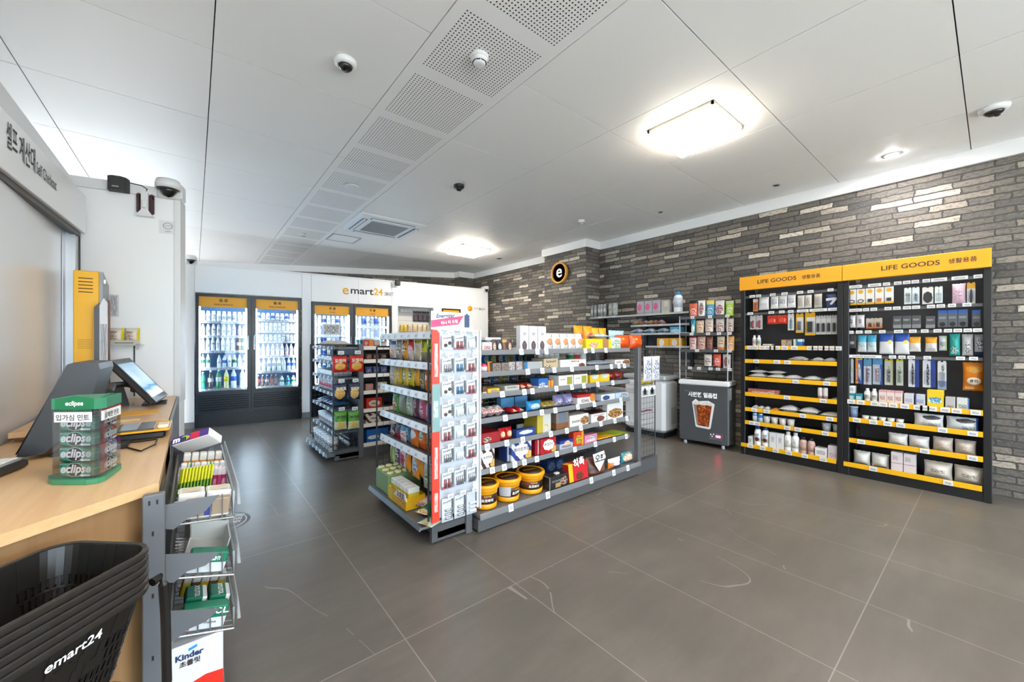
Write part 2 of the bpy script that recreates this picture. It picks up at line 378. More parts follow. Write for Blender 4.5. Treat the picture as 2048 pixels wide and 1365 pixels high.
# ================================================================ CEILING EQUIPMENT
WARM = mat('lamp_diffuser', 'fff6e6', .4, emit=LAMP_E, emcol='fff4e2')
WARM2 = mat('lamp_diffuser_far', 'fff6e6', .4, emit=LAMP_E * 2, emcol='fff4e2')
def panel_light(x0, x1, y0, y1, label, dm=WARM):
    e = empty('ceiling_light', ((x0 + x1) / 2, (y0 + y1) / 2, ZC)); tag(e, label, 'ceiling light')
    w, d = (x1 - x0) / 2, (y1 - y0) / 2; m = MB()
    for a in ((-w, w, -d, -d + .014), (-w, w, d - .014, d), (-w, -w + .014, -d, d), (w - .014, w, -d, d)): m.box(*a, -.022, 0)
    m.box(-.006, .006, -d, d, -.077, -.07)
    build('frame', m, mat('lamp_frame', 'cfc8bb', .4, .3), e)
    for s in (0, 1):
        m = MB(); m.rbox(-w + .012 if s == 0 else .008, -.008 if s == 0 else w - .012, -d + .012, d - .012, -.075, -.004, .006)
        build('diffuser', m, dm, e)
    return e
panel_light(2.70, 3.20, 1.19, 1.68, 'large square twin-panel ceiling light over the life goods shelves')
panel_light(3.42, 4.0, 5.5, 6.04, 'small far square ceiling light near the back brick wall', WARM2)
def dome_camera(loc, label, r=.06, white=True, wall=False, rot=0):
    e = empty('dome_camera', loc, rot); tag(e, label, 'security camera'); m = MB()
    if wall:
        m.rbox(-r, r, -.02, .1, -.06, .06, .01); m.lathe([(r, -.005), (r * 1.02, .03), (r * .9, .06)], 0, -.05, 0, 24)
        build('housing', m, WPLA, e); build('dome', MB().lathe([(.0, -.065), (r * .35, -.055), (r * .66, -.025), (r * .72, -.004)], 0, -.05, 0, 20), mat('smoked_dome', '0c0d10', .08, spec=.8), e)
        m = MB(); m.lathe([(r * .78, -.012), (r * .97, 0), (r * .97, .004)], 0, -.05, 0, 24); build('trim_ring', m, mat('camera_grey', '3a3c40', .4), e)
    else:
        build('housing', MB().lathe([(r * .72, -.032), (r * .95, -.024), (r, -.008), (r, 0)], n=28), WPLA if white else DARK, e)
        build('dome', MB().lathe([(0, -.06), (r * .32, -.057), (r * .58, -.044), (r * .68, -.03)], 0.0, 0, 0, 20), mat('smoked_dome', '0c0d10', .08, spec=.8), e)
        m = MB(); m.lathe([(r * .16, -.063), (r * .2, -.056)], r * .12, -r * .2, 0, 12); build('lens', m, mat('lens_black', '020203', .05), e)
    return e
dome_camera((.679, 2.364, ZC), 'white dome camera on ceiling left of the perforated strip', .062)
dome_camera((4.296, .005, ZC), 'white dome camera on ceiling near the brick wall corner', .075)
dome_camera((2.126, 3.491, ZC), 'black dome camera flush in ceiling above the snack gondola', .055, False)
dome_camera((-.14, 3.93, 2.40), 'boxy white wall camera atop the white pillar edge', .075, wall=True, rot=pang)
dome_camera((-.03, 7.37, 2.455), 'small white camera on top of the drinks partition', .065, wall=True, rot=PT)
e = dome_camera((4.93, 7.0, 2.42), 'tiny white camera at far end of partition top', .05, wall=True, rot=PT)
e = empty('bullet_camera', (2.98, 7.14, 2.36), PT); tag(e, 'black motion sensor on white bracket above partition lettering', 'sensor')
build('sensor_body', MB().rbox(-.045, .045, -.09, -.03, -.03, .07, .01), DARK, e); build('bracket', MB().rbox(-.09, -.03, -.03, 0, -.06, .02, .006), WPLA, e)
def detector(loc, label, r=.052):
    e = empty('smoke_detector', loc); tag(e, label, 'smoke detector')
    build('base', MB().lathe([(r * .95, -.016), (r, -.01), (r, 0)], n=28), WPLA, e)
    build('sensing_head', MB().lathe([(r * .55, -.052), (r * .66, -.046), (r * .7, -.036), (r * .9, -.03), (r * .9, -.016)], n=28), WPLA, e)
    m = MB()
    for k in range(8):
        a = k * PI / 4; c, s_ = math.cos(a), math.sin(a); p = r * .705
        m.tube([(c * p - s_ * .012, s_ * p + c * .012, -.041), (c * p + s_ * .012, s_ * p - c * .012, -.041)], .0035, 4)
    build('vent_slot', m, DARK, e)
detector((1.258, 1.844, ZC), 'white smoke detector on perforated strip, the nearer one')
o = build('detector_plate', MB().lathe([(.045, -.018), (.075, -.012), (.078, 0)], n=28), mat('plate_white', 'd8dbe0', .4), None, (1.272, 4.217, ZC)); tag(o, 'flat white round plate on perforated ceiling strip', 'detector')
detector((1.263, 6.507, ZC), 'small white detector on ceiling before the drinks partition', .04)
detector((3.996, 3.461, ZC), 'white detector on ceiling in front of the brick pier', .045)
def downlight(loc, label, on=True, r=.045):
    e = empty('downlight', loc); tag(e, label, 'downlight')
    build('trim_ring', MB().lathe([(r, -.006), (r * 1.25, -.004), (r * 1.3, 0)], n=24), WPLA if on else LGREY, e)
    build('lamp', MB().lathe([(r * .9, -.008), (r * .5, -.009), (0, -.009)], n=20), mat('spot_lamp', 'ffffff', .4, emit=90.0) if on else DARK, e)
downlight((4.69, .566, ZC), 'bright lit downlight by the brick wall over life goods')
downlight((4.659, 1.419, ZC), 'small unlit recessed downlight next to the lit one', False, .028)
downlight((4.5, 2.62, ZC), 'small unlit recessed downlight above the dark freezer', False, .024)
downlight((4.556, 6.013, ZC), 'small pale downlight beside the far square ceiling light', False, .05)
# ceiling cassette air conditioner
e = empty('ceiling_air_conditioner', (2.06, 5.39, ZC)); tag(e, 'white four-way cassette air conditioner set in the ceiling', 'air conditioner')
h = .44; m = MB(); m.loft([[(-h, -h, 0), (h, -h, 0), (h, h, 0), (-h, h, 0)], [(-h, -h, -.02), (h, -h, -.02), (h, h, -.02), (-h, h, -.02)], [(-h + .03, -h + .03, -.035), (h - .03, -h + .03, -.035), (h - .03, h - .03, -.035), (-h + .03, h - .03, -.035)]])
build('casing', m, mat('ac_white', 'e3e7ea', .4), e)
m = MB(); m.box(-.25, .25, -.25, .25, -.04, -.0345)
for k in range(24): m.box(-.25, .25, -.245 + k * .0208, -.238 + k * .0208, -.044, -.04)
build('intake_grille', m, mat('ac_grille', '9aa0a6', .5), e)
for k in range(4):
    m = MB(); m.box(-.3, .3, -.385, -.32, -.037, -.0345); m.xf(Matrix.Rotation(k * PI / 2, 4, 'Z')); build('air_slot', m, mat('ac_slot', '45596b', .5), e)
    m = MB(); m.box(-.29, .29, -.37, -.345, -.05, -.037); m.xf(Matrix.Rotation(k * PI / 2, 4, 'Z')); build('louver', m, MC['ac_white'], e)
e = empty('ceiling_hatch', (1.81, 6.4, ZC)); tag(e, 'square ceiling access hatch behind the cassette air conditioner', 'hatch')
m = MB(); h = .21
for a in ((-h, h, -h, -h + .02), (-h, h, h - .02, h), (-h, -h + .02, -h, h), (h - .02, h, -h, h)): m.box(*a, -.008, 0)
build('frame', m, mat('hatch_frame', '9fb0b8', .4), e); build('panel', MB().box(-h + .02, h - .02, -h + .02, h - .02, -.004, 0), CEIL, e)

# ================================================================ WORLD, LAMPS, CAMERA
W = bpy.data.worlds.new('sky'); S.world = W; W.use_nodes = True
bg = W.node_tree.nodes['Background']; bg.inputs[0].default_value = (.84, .92, 1.0, 1); bg.inputs[1].default_value = WORLD_E
def area(name, loc, size, power, col, rot=(0, 0, 0), sy=None, spread=None):
    l = bpy.data.lights.new(name, 'AREA'); l.energy = power; l.color = col; l.size = size
    if sy: l.shape = 'RECTANGLE'; l.size_y = sy
    if spread: l.spread = spread
    o = bpy.data.objects.new(name, l); C.objects.link(o); o.location = loc; o.rotation_euler = rot; return o
for i_, (x_, y_) in enumerate(((.35, .75), (-.6, -1.6), (1.6, -2.2), (3.6, -1.6))): area('added_fill_lamp', (x_, y_, ZC - .08), .5, AREA_W * (.6 if i_ == 0 else 1.1), (1, .97, .93))  # unseen lamps without fixtures, added to raise the room's brightness
l = bpy.data.lights.new('sun', 'SUN'); l.energy = SUN_E; l.angle = .02; l.color = (1, .95, .88); o = bpy.data.objects.new('sun', l); C.objects.link(o); o.location = (8, -8, 9); o.rotation_euler = (0, .7, 0)
l = bpy.data.lights.new('downlight_beam', 'SPOT'); l.energy = 6; l.spot_size = 1.5; l.spot_blend = .6; l.shadow_soft_size = .04; l.color = (1, .95, .88)
o = bpy.data.objects.new('downlight_beam', l); C.objects.link(o); o.location = (4.69, .566, ZC - .03); o.rotation_euler = (0, .25, 0)
cam = bpy.data.cameras.new('camera'); co = bpy.data.objects.new('camera', cam); C.objects.link(co)
cam.sensor_width = 36; cam.lens = 36 * FPX / 2048; cam.shift_x = 0; cam.shift_y = (HY - 682.5) / 2048
cam.clip_start = .05
co.location = (0, 0, CAMH); co.rotation_euler = (PI / 2, 0, -YAW); S.camera = co
S.view_settings.view_transform = 'Standard'; S.view_settings.look = 'None'; S.view_settings.gamma = 1; S.view_settings.use_curve_mapping = False
S.view_settings.exposure = EXPO
S.cycles.max_bounces = 8; S.cycles.diffuse_bounces = 4; S.cycles.glossy_bounces = 3; S.cycles.transmission_bounces = 4; S.cycles.transparent_max_bounces = 16
S.cycles.caustics_reflective = False; S.cycles.caustics_refractive = False; S.cycles.sample_clamp_indirect = 6
# ================================================================ GOODS: SHAPES
def q(v): return round(v * 200) / 200 or .005
def bag_mb(w, h, d, pouch=0):
    m = MB(); m.smooth = True; nx, nz = 8, 11; fr, bk = [], []
    for j in range(nz + 1):
        v = j / nz; vv = min(max((v - .045) / .91, 0), 1)
        tz = (1 - abs(2 * vv - 1) ** 2.6) if not pouch else (1 - vv) ** .55 * min(1, .75 + vv * 6)
        for i in range(nx + 1):
            u = i / nx; tx = (1 - abs(2 * u - 1) ** 2.2) ** .75
            wob = .07 * math.sin(9 * u + 5 * v) * tz + .05 * math.sin(17 * v + 3 * u)
            t = d / 2 * max(tz * tx * (1 + wob), .012)
            x = (u - .5) * w * (1 - .05 * tz)
            zz = v * h + (.012 * h * math.sin(u * 22) if j in (0, nz) and not pouch else 0)
            fr.append((x, d / 2 - t, max(zz, 0))); bk.append((x, d / 2 + t, max(zz, 0)))
    n = nx + 1; N = len(fr); fs = []
    for j in range(nz):
        for i in range(nx):
            a = j * n + i; fs.append((a, a + 1, a + n + 1, a + n)); fs.append((N + a, N + a + n, N + a + n + 1, N + a + 1))
        for a in (j * n, j * n + nx): fs.append((a, a + n, N + a + n, N + a))
    for i in range(nx):
        fs.append((i, N + i, N + i + 1, i + 1)); a = nz * n + i; fs.append((a, a + 1, N + a + 1, N + a))
    return m._add(fr + bk, fs)
PET = [(.88, 0), (1, .03), (1, .3), (.93, .34), (1, .38), (1, .6), (.82, .74), (.42, .87), (.36, .9), (.36, .92)]
MILK = [(.92, 0), (1, .03), (1, .66), (.8, .8), (.5, .88), (.5, .9)]
JAR = [(.92, 0), (1, .04), (1, .72), (.8, .82), (.72, .84)]
CAN = [(.8, 0), (1, .05), (1, .9), (.85, .97), (.85, 1), (.78, .99)]
GLASSB = [(.95, 0), (1, .03), (1, .5), (.7, .66), (.38, .8), (.36, .95)]
LOTION = [(.95, 0), (1, .02), (.96, .6), (.9, .78), (.6, .84), (.5, .86)]
SHAPES = dict(pet=(PET, .92, .37, .6), milk=(MILK, .9, .2, .6), jar=(JAR, .84, .2, .65), can=(CAN, 0, .12, .85), beer=(GLASSB, .95, .12, .45), lotion=(LOTION, .86, .25, .7))
def place(kind, name, cat, label, group, loc, rot, w, h, d, m, m2=None, m3=None):
    """one thing of the stock; returns its top object. Local front is -y, origin at the bottom centre of the front"""
    w, h, d = q(w), q(h), q(d)
    if kind in ('bag', 'pouch'):
        o = link(name, cached((kind, w, h, d), lambda: bag_mb(w, h, d, kind == 'pouch'), name), m, None, loc, rot)
    elif kind == 'flat':      # a pillow pack lying down
        def f():
            b = bag_mb(w, d, h); return b.xf(Matrix.Translation((0, 0, h)) @ Matrix.Rotation(-PI / 2, 4, 'X'))
        o = link(name, cached((kind, w, h, d), f, name), m, None, loc, rot)
    elif kind == 'box':
        o = link(name, cached((kind, w, h, d), lambda: MB().rbox(-w / 2, w / 2, 0, d, 0, h, .003), name), m, None, loc, rot)
    elif kind == 'tray':      # open display carton
        def f(): return MB().box(-w / 2, w / 2, 0, d, 0, .004).box(-w / 2, w / 2, 0, .003, .004, h).box(-w / 2, w / 2, d - .003, d, .004, h).box(-w / 2, -w / 2 + .003, .003, d - .003, .004, h).box(w / 2 - .003, w / 2, .003, d - .003, .004, h)
        o = link(name, cached((kind, w, h, d), f, name), m, None, loc, rot)
    elif kind in SHAPES:
        prof, cz, l0, l1 = SHAPES[kind]; r = w / 2; o = empty(name, loc, rot)
        link('bottle' if kind != 'can' else 'can_body', cached((kind, w, h), lambda: MB().lathe([(a * r, b * h) for a, b in prof], 0, r), 'bottle'), m, o)
        if cz:
            cr = prof[-1][0] * r * 1.12
            link('cap', cached((kind, w, h, 'c'), lambda: MB().lathe([(cr, cz * h - .006), (cr, h - .004), (cr * .85, h), (0, h)], 0, r, n=14), 'cap'), m2 or WPLA, o)
        link('label_sleeve', cached((kind, w, h, 'l'), lambda: MB().lathe([(r * 1.012, l0 * h), (r * 1.012, l1 * h)], 0, r), 'label_sleeve'), m3 or WPLA, o)
    elif kind == 'cup':
        r = w / 2; o = empty(name, loc, rot)
        link('cup_body', cached((kind, w, h), lambda: MB().lathe([(r * .74, 0), (r * .95, h * .92)], 0, r), 'cup'), m, o)
        link('lid', cached((kind, w, h, 'l'), lambda: MB().lathe([(r * .95, h * .92), (r, h * .93), (r, h * .97), (r * .93, h), (0, h)], 0, r), 'lid'), m2 or WPLA, o)
    elif kind == 'hang':      # card with a clear blister; hangs from its top
        o = empty(name, loc, rot)
        def f():
            k = MB(); t = w * .12; k.prism([(-w / 2, 0), (w / 2, 0), (w / 2, h * .94), (w * .42, h), (t, h), (t, h * .955), (-t, h * .955), (-t, h), (-w * .42, h), (-w / 2, h * .94)], d * .9, d * .9 + .0015); return k
        link('card', cached((kind, w, h, d), f, 'card'), m, o)
        link('blister', cached((kind, w, h, d, 'b'), lambda: MB().rbox(-w * .38, w * .38, 0, d * .9, h * .1, h * .62, .008), 'blister'), m2 or CLEARP, o)
        if m3: link('contents', cached((kind, w, h, d, 'p'), lambda: MB().rbox(-w * .24, w * .24, d * .25, d * .8, h * .15, h * .58, .01), 'contents'), m3, o)
    return tag(o, label, cat, group) if label else o
def attach(o, e):
    """parent a part that was built in room coordinates"""
    o.parent = e; o.matrix_parent_inverse = (Matrix.Translation(e.location) @ e.rotation_euler.to_matrix().to_4x4()).inverted(); return o
class U:
    """a vertical shelf front: origin at its left end, th turns local x along the shelf"""
    def __init__(s, ox, oy, th, where, depth=.3):
        s.o = Vector((ox, oy, 0)); s.th = th; s.X = Vector((math.cos(th), math.sin(th), 0)); s.Y = Vector((-math.sin(th), math.cos(th), 0)); s.where = where; s.depth = depth; s.hook = None; s.levels = []
    def at(s, px, py, dy=0):
        r = Vector(ray(px, py)); p = s.o + s.Y * dy; t = p.dot(s.Y) / r.dot(s.Y); h = r * t
        return (Vector((h.x, h.y, 0)) - p).dot(s.X), CAMH + h.z
    def w(s, x, dy, z): return s.o + s.X * x + s.Y * dy + Vector((0, 0, z))
    def row(s, kind, name, lab, n, x0, x1, yt, z=None, yb=None, m=None, m2=None, m3=None, d=None, dy=.03, where=None, cat=None, fill=.95, rot=0, dz=0, both=False, tilt=0):
        """n look-alikes side by side across photo columns x0..x1; top read at row yt, foot on z (or at row yb)"""
        ym = yt; a, zt = s.at(x0, ym, dy); b, zt2 = s.at(x1, ym, dy)
        cxm = (x0 + x1) / 2; zt = s.at(cxm, yt, dy)[1]; zb = z if z is not None else s.at(cxm, yb, dy)[1]
        if z is None:
            for L_ in s.levels:
                if zb < L_ + .007 < zt - .03: zb = L_ + .007
                if zb + .03 < L_ - .02 < zt: zt = L_ - .02
        w = (b - a) / n * fill; h = max(zt - zb, .01); dd = d or min(w * .6, .1)
        if tilt: zb += q(dd) * math.sin(abs(tilt)) + .001
        ms = m if isinstance(m, list) else [m]; wh = where if where is not None else s.where
        for i in range(n):
            l = lab if n == 1 else f'{lab}, {ORD[i]} from left,'
            o = place(kind, name, cat or name.replace('_', ' '), f'{l} {wh}'.strip().rstrip(','), f'{lab} {wh}' if n > 1 else None, s.w(a + (b - a) * (i + .5) / n, dy, zb + dz), (tilt, 0, s.th + rot) if tilt else s.th + rot, w, h, dd, ms[i % len(ms)], m2[i % len(m2)] if isinstance(m2, list) else m2, m3[i % len(m3)] if isinstance(m3, list) else m3)
            if s.hook is not None and yb is not None and z is None:
                k = MB().tube([s.w(a + (b - a) * (i + .5) / n, s.depth, zb + q(h) + .004), s.w(a + (b - a) * (i + .5) / n, dy - .02, zb + q(h) + .004), s.w(a + (b - a) * (i + .5) / n, dy - .026, zb + q(h) + .014)], .0022, 5)
                attach(build('hook', k, LGREY), s.hook)
        return o
def grid_mb(x0, x1, z0, z1, y, step=.05, r=.0016, frame=.006, axis='y'):
    """welded wire panel in a frame"""
    m = MB(); P = (lambda a, b: (a, y, b)) if axis == 'y' else (lambda a, b: (y, a, b))
    n = max(2, round((x1 - x0) / step)); k = max(2, round((z1 - z0) / step))
    for i in range(1, n): m.tube([P(x0 + (x1 - x0) * i / n, z0), P(x0 + (x1 - x0) * i / n, z1)], r, 4)
    for i in range(1, k): m.tube([P(x0, z0 + (z1 - z0) * i / k), P(x1, z0 + (z1 - z0) * i / k)], r, 4)
    for a in ((P(x0, z0), P(x1, z0)), (P(x1, z0), P(x1, z1)), (P(x1, z1), P(x0, z1)), (P(x0, z1), P(x0, z0))): m.tube(a, frame, 6)
    return m
TAGM = pk('f4f5f6', txt=(.2, .5, '9aa0a8'), rough=.5)
def shelf(parent, x0, x1, y0, y1, z, rail, tags=(), mslab=None, lip=.034, th=.004):
    """shelf board with its price rail and price tags; tags in local x"""
    o = build('shelf', MB().box(x0, x1, y0 + .004, y1, z - .012, z + .004), mslab or GREYM, parent)
    build('price_rail', MB().prism([(y0 + .004, z - lip / 2 - .004), (y0 - .006, z - lip / 2), (y0 + .002, z + lip / 2), (y0 + .006, z + lip / 2)], x0, x1, 'x'), rail, o)
    for t in tags:
        m = MB(); m.prism([(y0 - .0075, z - lip / 2 - .002 - th), (y0 - .009, z - lip / 2 - .002 - th), (y0 - .001, z + lip / 2 + th), (y0 + .0005, z + lip / 2 + th)], t - .021, t + .021, 'x')
        build('price_tag', m, TAGM, o)
    return o
RAILG = clear('rail_clear', 'ffffff', .2, .15, .55, '8f9194'); RAILW = mat('rail_cream', 'e9e3d8', .35); RAILC = mat('rail_pale', 'd6d9de', .3)

# ================================================================ SNACK GONDOLA (long double-sided unit in the middle)
GU = U(1.46, 2.22, 0, '', .43)
GZ = [1.185, 1.035, .885, .712, .53, .36]; GB = .105
g = empty('gondola_shelf', (0, 0, 0)); tag(g, 'long grey double-sided snack gondola in the middle of the store', 'gondola')
POSTM = mat('post_grey', '66676a', .45, .3)
for x in (1.44, 2.36, 3.27): build('post', MB().box(x, x + .045, 2.64, 2.70, 0, 1.19), POSTM, g)
build('end_post', MB().rbox(3.27, 3.32, 2.13, 2.18, 0, 1.205, .004), POSTM, g)
m = MB(); m.box(1.44, 3.30, 2.14, 3.10, .02, .085); m.box(1.44, 3.30, 2.125, 2.14, .012, .09); build('plinth', m, mat('plinth_grey', '57585a', .5, .2), g)
build('back_panel', grid_mb(1.46, 3.28, .12, 1.17, 2.67, .05), mat('mesh_dark', '3c3e42', .5, .3), g)
build('backing_sheet', MB().box(1.46, 2.36, 2.672, 2.676, .12, .7), mat('backing_dark', '2a2c30', .6), g)
GT = [[1042, 1074, 1092, 1170, 1185, 1211], [1055, 1084, 1108, 1143, 1193, 1222, 1237, 1248], [1004, 1048, 1064, 1112, 1143, 1167, 1195, 1225], [1010, 1049, 1083, 1110, 1155, 1188, 1241], [974, 1013, 1045, 1101, 1133, 1161, 1201, 1229, 1253], [984, 1008, 1029, 1048, 1073, 1113, 1149, 1190, 1228, 1252]]
for z, tg in zip(GZ, GT):
    shelf(g, 1.46, 3.262, 2.22, 2.64, z, RAILG, [GU.at(t, 700, 0)[0] + 1.46 for t in tg], mat('shelf_grey', '6f7073', .4, .2))
    shelf(g, 1.46, 3.262, 3.08, 2.70, z, LGREY, (), MC['shelf_grey'])
GBU = U(1.46, 2.125, 0, '', .5)
shelf(g, 1.455, 3.30, 2.125, 2.66, GB, RAILG, [GBU.at(t, 1000, 0)[0] + 1.46 for t in (1021, 1095, 1182, 1227, 1255)], MC['shelf_grey'], .04)
for x in (1.5, 2.4, 3.26): build('foot', MB().lathe([(.02, 0), (.02, .012), (.008, .014), (.008, .03)], x, 2.16, 0, 12), BLACKM, g)
m = MB(); m.box(3.3, 3.62, 2.14, 2.19, .0, .12); build('end_plinth', m, MC['plinth_grey'], g)
build('end_mesh', grid_mb(3.32, 3.615, .13, 1.19, 2.165, .052), MC['mesh_dark'], g)
m = MB(); m.box(3.32, 3.62, 2.19, 3.0, .08, .1); build('end_shelf', m, MC['shelf_grey'], g)
build('end_back_mesh', grid_mb(3.32, 3.615, .13, 1.19, 3.02, .052), MC['mesh_dark'], g)
WIREW = mat('wire_white', 'd9dadb', .4)
for z in (.46, .76):
    m = MB()
    for k in range(15): m.tube([(3.34, 2.2 + k * .057, z), (3.62, 2.2 + k * .057, z)], .003, 4)
    m.tube([(3.34, 2.2, z), (3.34, 3.0, z)], .004, 5); m.tube([(3.62, 2.2, z), (3.62, 3.0, z)], .004, 5); m.tube([(3.62, 2.2, z + .05), (3.62, 3.0, z + .05)], .004, 5)
    build('wire_shelf', m, WIREW, g)
# ================================================================ END UNITS facing the entrance
def end_unit(x0, xb, y0, y1, zs, zb, label, rail, name, meshes, tags, ztop, back):
    e = empty(name, (0, 0, 0)); tag(e, label, 'end shelf unit')
    W_ = y1 - y0; D = xb - x0
    e.location = (x0, y1, 0); e.rotation_euler = (0, 0, -PI / 2)
    m = MB(); m.box(.01, W_ - .0, .06, D, .03, .07); m.box(W_ - .03, W_, .02, D, .012, .115); m.box(0, .03, .02, D, .012, .115); build('plinth', m, MC['plinth_grey'], e)
    shelf(e, 0, W_, -.06, D - .02, zb, mat('base_lip', '77797b', .35, .4), [.12 + .16 * k for k in range(int(W_ / .17))] if rail is RAILG else (), mat('base_shelf', '707173', .4, .3), .03)
    for z in zs: shelf(e, .03, W_ - .03, .02, D - .02, z, rail, [.1 + (W_ - .2) * k / tags for k in range(tags + 1)], MC['shelf_grey'], .045 if rail is RAILC else .036, -.004)
    for x in (0.0, W_ - .012):
        build('side_mesh', grid_mb(.0, D - .05, .12, ztop, x + .006, .052, axis='x', frame=.007), MC['mesh_dark'], e)
        build('post', MB().rbox(x - .014 if x else 0, x + .026 if x else .04, D - .05, D, 0, ztop + .01, .004), POSTM, e)
    if back: build('back_panel', MB().box(.04, W_ - .04, D - .012, D - .006, .12, ztop), mat('backing_dark', '2a2c30', .6), e)
    else: build('back_panel', grid_mb(.04, W_ - .04, .12, ztop, D - .01, .05), MC['mesh_dark'], e)
    for x in (.08, W_ - .06):
        build('foot', MB().lathe([(.02, 0), (.02, .012), (.008, .014), (.008, .035)], x, .06, 0, 12), BLACKM, e)
    return e
# snack end unit of the long gondola
EU = U(1.14, 3.08, -PI / 2, 'on snack end unit', .26)
EZ = [1.30, 1.105, .912, .705, .517]; EU.levels = EZ
eu = end_unit(1.12, 1.43, 2.19, 3.08, EZ, .125, 'grey snack end unit with hanging bags left of battery display', RAILC, 'end_shelf', 0, 6, 1.22, True)
# instant food end unit of the far gondola
FU = U(1.15, 5.38, -PI / 2, 'on far noodle end unit', .26)
FZ = [1.2, 1.04, .871, .70, .53, .297]
fu = end_unit(1.13, 1.44, 4.36, 5.40, FZ, .07, 'far grey end unit with mesh side holding cup noodles', RAILG, 'end_shelf', 0, 5, 1.23, True)
# far gondola body
FG = U(1.49, 4.42, 0, 'on far gondola', .4)
f = empty('gondola_shelf', (0, 0, 0)); tag(f, 'far grey gondola with cream rails behind the snack gondola', 'gondola')
for z in (1.195, 1.047, .886, .698, .496, .33, .115): shelf(f, 1.46, 3.3, 4.42, 4.84, z, RAILW, (), MC['shelf_grey'], .04)
for x in (1.45, 2.36, 3.28): build('post', MB().box(x, x + .05, 4.86, 4.9, 0, 1.23), POSTM, f)
build('back_panel', MB().box(1.46, 3.3, 4.87, 4.88, .12, 1.2), MC['backing_dark'], f)
build('plinth', MB().box(1.45, 3.32, 4.38, 5.36, 0, .09), MC['plinth_grey'], f)
for z in (1.195, .886, .6): shelf(f, 1.46, 3.3, 5.34, 4.9, z, RAILW, (), MC['shelf_grey'], .04)
# ================================================================ STOCK ON THE SNACK GONDOLA
def z_(i): return GZ[i] + .006
KRAFT = 'c9a878'
WH = dict(where='on top gondola shelf')
R_ = GU.row
R_('box', 'snack_box', 'low white snack carton', 1, 964, 985, 685, z_(0), m=pk('efe9e4', txt=(.2, .4, 'a8323e')), d=.1, **WH)
R_('box', 'display_tray', 'slate blue open display carton', 1, 970, 1003, 675, z_(0), m=pk('5a6a86', top=('ece6dc', .2), blob=(.2, .5, .16, .3, '7d64b0', '9db0cc')), dy=.12, d=.2, **WH)
R_('pouch', 'snack_pouch', 'small brown upright pouch', 4, 985, 1026, 679, z_(0), m=[pk('4a342c', blob=(.5, .4, .3, .3, 'efe6d8', 'a8653c')), pk('2c3038', blob=(.5, .4, .3, .25, 'f4f0ea', 'f4f0ea')), pk('6b4a34', top=('c79a5a', .25))], dy=.06, **WH)
WB = pk('f3f3f3', blob=(.5, .2, .28, .2, '4d3f46', '7a6a70'), txt=(.62, .12, '8a8a90', .3, .7))
R_('box', 'tall_box', 'tall white carton with dark berry print', 3, 1040, 1093, 652, z_(0), m=WB, d=.05, **WH)
for k in range(4): R_('box', 'tall_box', f'plain white tall carton, {ORD[k]} behind the leading berry carton', 1, 1040, 1057, 652, z_(0), m=pk('f0f0f0'), d=.045, dy=.085 + .05 * k, where='')
R_('bag', 'pastry_bag', 'white snack bag with pastry picture', 5, 1094, 1171, 668, z_(0), m=[pk('f2efe9', blob=(.5, .45, .33, .2, 'd99a5c', 'c98c62'), bot=('e8ecf2', .12), seed=k) for k in range(3)], d=.06, fill=.99, tilt=-.14, **WH)
R_('bag', 'snack_bag', 'orange yellow snack bag', 2, 1153, 1190, 652, z_(0), m=pk('f2a413', blob=(.55, .45, .3, .28, 'e8742a', '9c4a8c')), d=.08, dy=.2, where='at the back of top gondola shelf')
R_('bag', 'candy_bag', 'plain amber candy bag', 2, 1187, 1218, 656, z_(0), m=pk('f5b41b', blob=(.5, .3, .3, .15, 'fbe38a', 'f5b41b')), d=.07, dy=.24, where='at the back of top gondola shelf')
o = R_('box', 'display_box', 'bright yellow cut-out candy display carton', 1, 1171, 1224, 678, z_(0), m=pk('f6d912', blob=(.3, .45, .18, .25, 'c98a1c', 'f0c8d8'), side=('b08058', .64, .88)), d=.14, dy=.01, **WH)
R_('flat', 'snack_bag', 'pale blue pillow bag lying', 1, 1188, 1224, 668, yb=677, m=pk('cfe0ef', blob=(.5, .5, .3, .3, '8fb4da', 'e8f0f8')), d=.1, dy=.1, where='on the yellow display carton')
R_('bag', 'snack_bag', 'ice blue snack bag', 1, 1222, 1254, 661, z_(0), m=pk('b9dcf0', blob=(.5, .6, .3, .2, 'e8f6ff', '7fb2d8')), d=.07, dy=.16, where='behind the orange bags')
R_('pouch', 'candy_pouch', 'speckled white and green candy pouch', 1, 1225, 1247, 676, z_(0), m=pk('e4e6e2', blob=(.5, .45, .4, .4, '4f9a5a', 'f0f0ee')), d=.06, **WH)
R_('bag', 'snack_bag', 'glossy vermilion puffed snack bag', 2, 1238, 1291, 670, z_(0), m=pk('ee5a1e', blob=(.3, .7, .12, .12, 'f8c23a', 'ee5a1e'), rough=.25), d=.09, dy=.07, fill=.98, **WH)
WH = dict(where='on second gondola shelf')
R_('jar', 'candy_tub', 'pink round candy tub', 1, 964, 978, 728, z_(1), m=mat('pink_tub', 'e86a94', .3), m2=mat('tub_red', 'c8203c', .3), **WH)
R_('pouch', 'snack_pouch', 'small orange pouch', 1, 976, 986, 723, z_(1), m=pk('f09028'), dy=.08, **WH)
R_('box', 'clear_tub', 'clear box of brown chocolates', 2, 985, 1020, 726, z_(1), m=pk('8a8078', blob=(.5, .5, .4, .4, '4a3428', 'a89888')), d=.1, dy=.05, **WH)
R_('pouch', 'snack_pouch', 'grey patterned pouch', 2, 1020, 1049, 724, z_(1), m=pk('b8aeb0', blob=(.5, .5, .4, .4, '6a4a4a', 'd8d0d0')), **WH)
R_('box', 'display_tray', 'grey tray with blue ends', 1, 1050, 1086, 724, z_(1), m=pk('b4b6b8', side=('1f86c8', 0, .13)), d=.2, **WH)
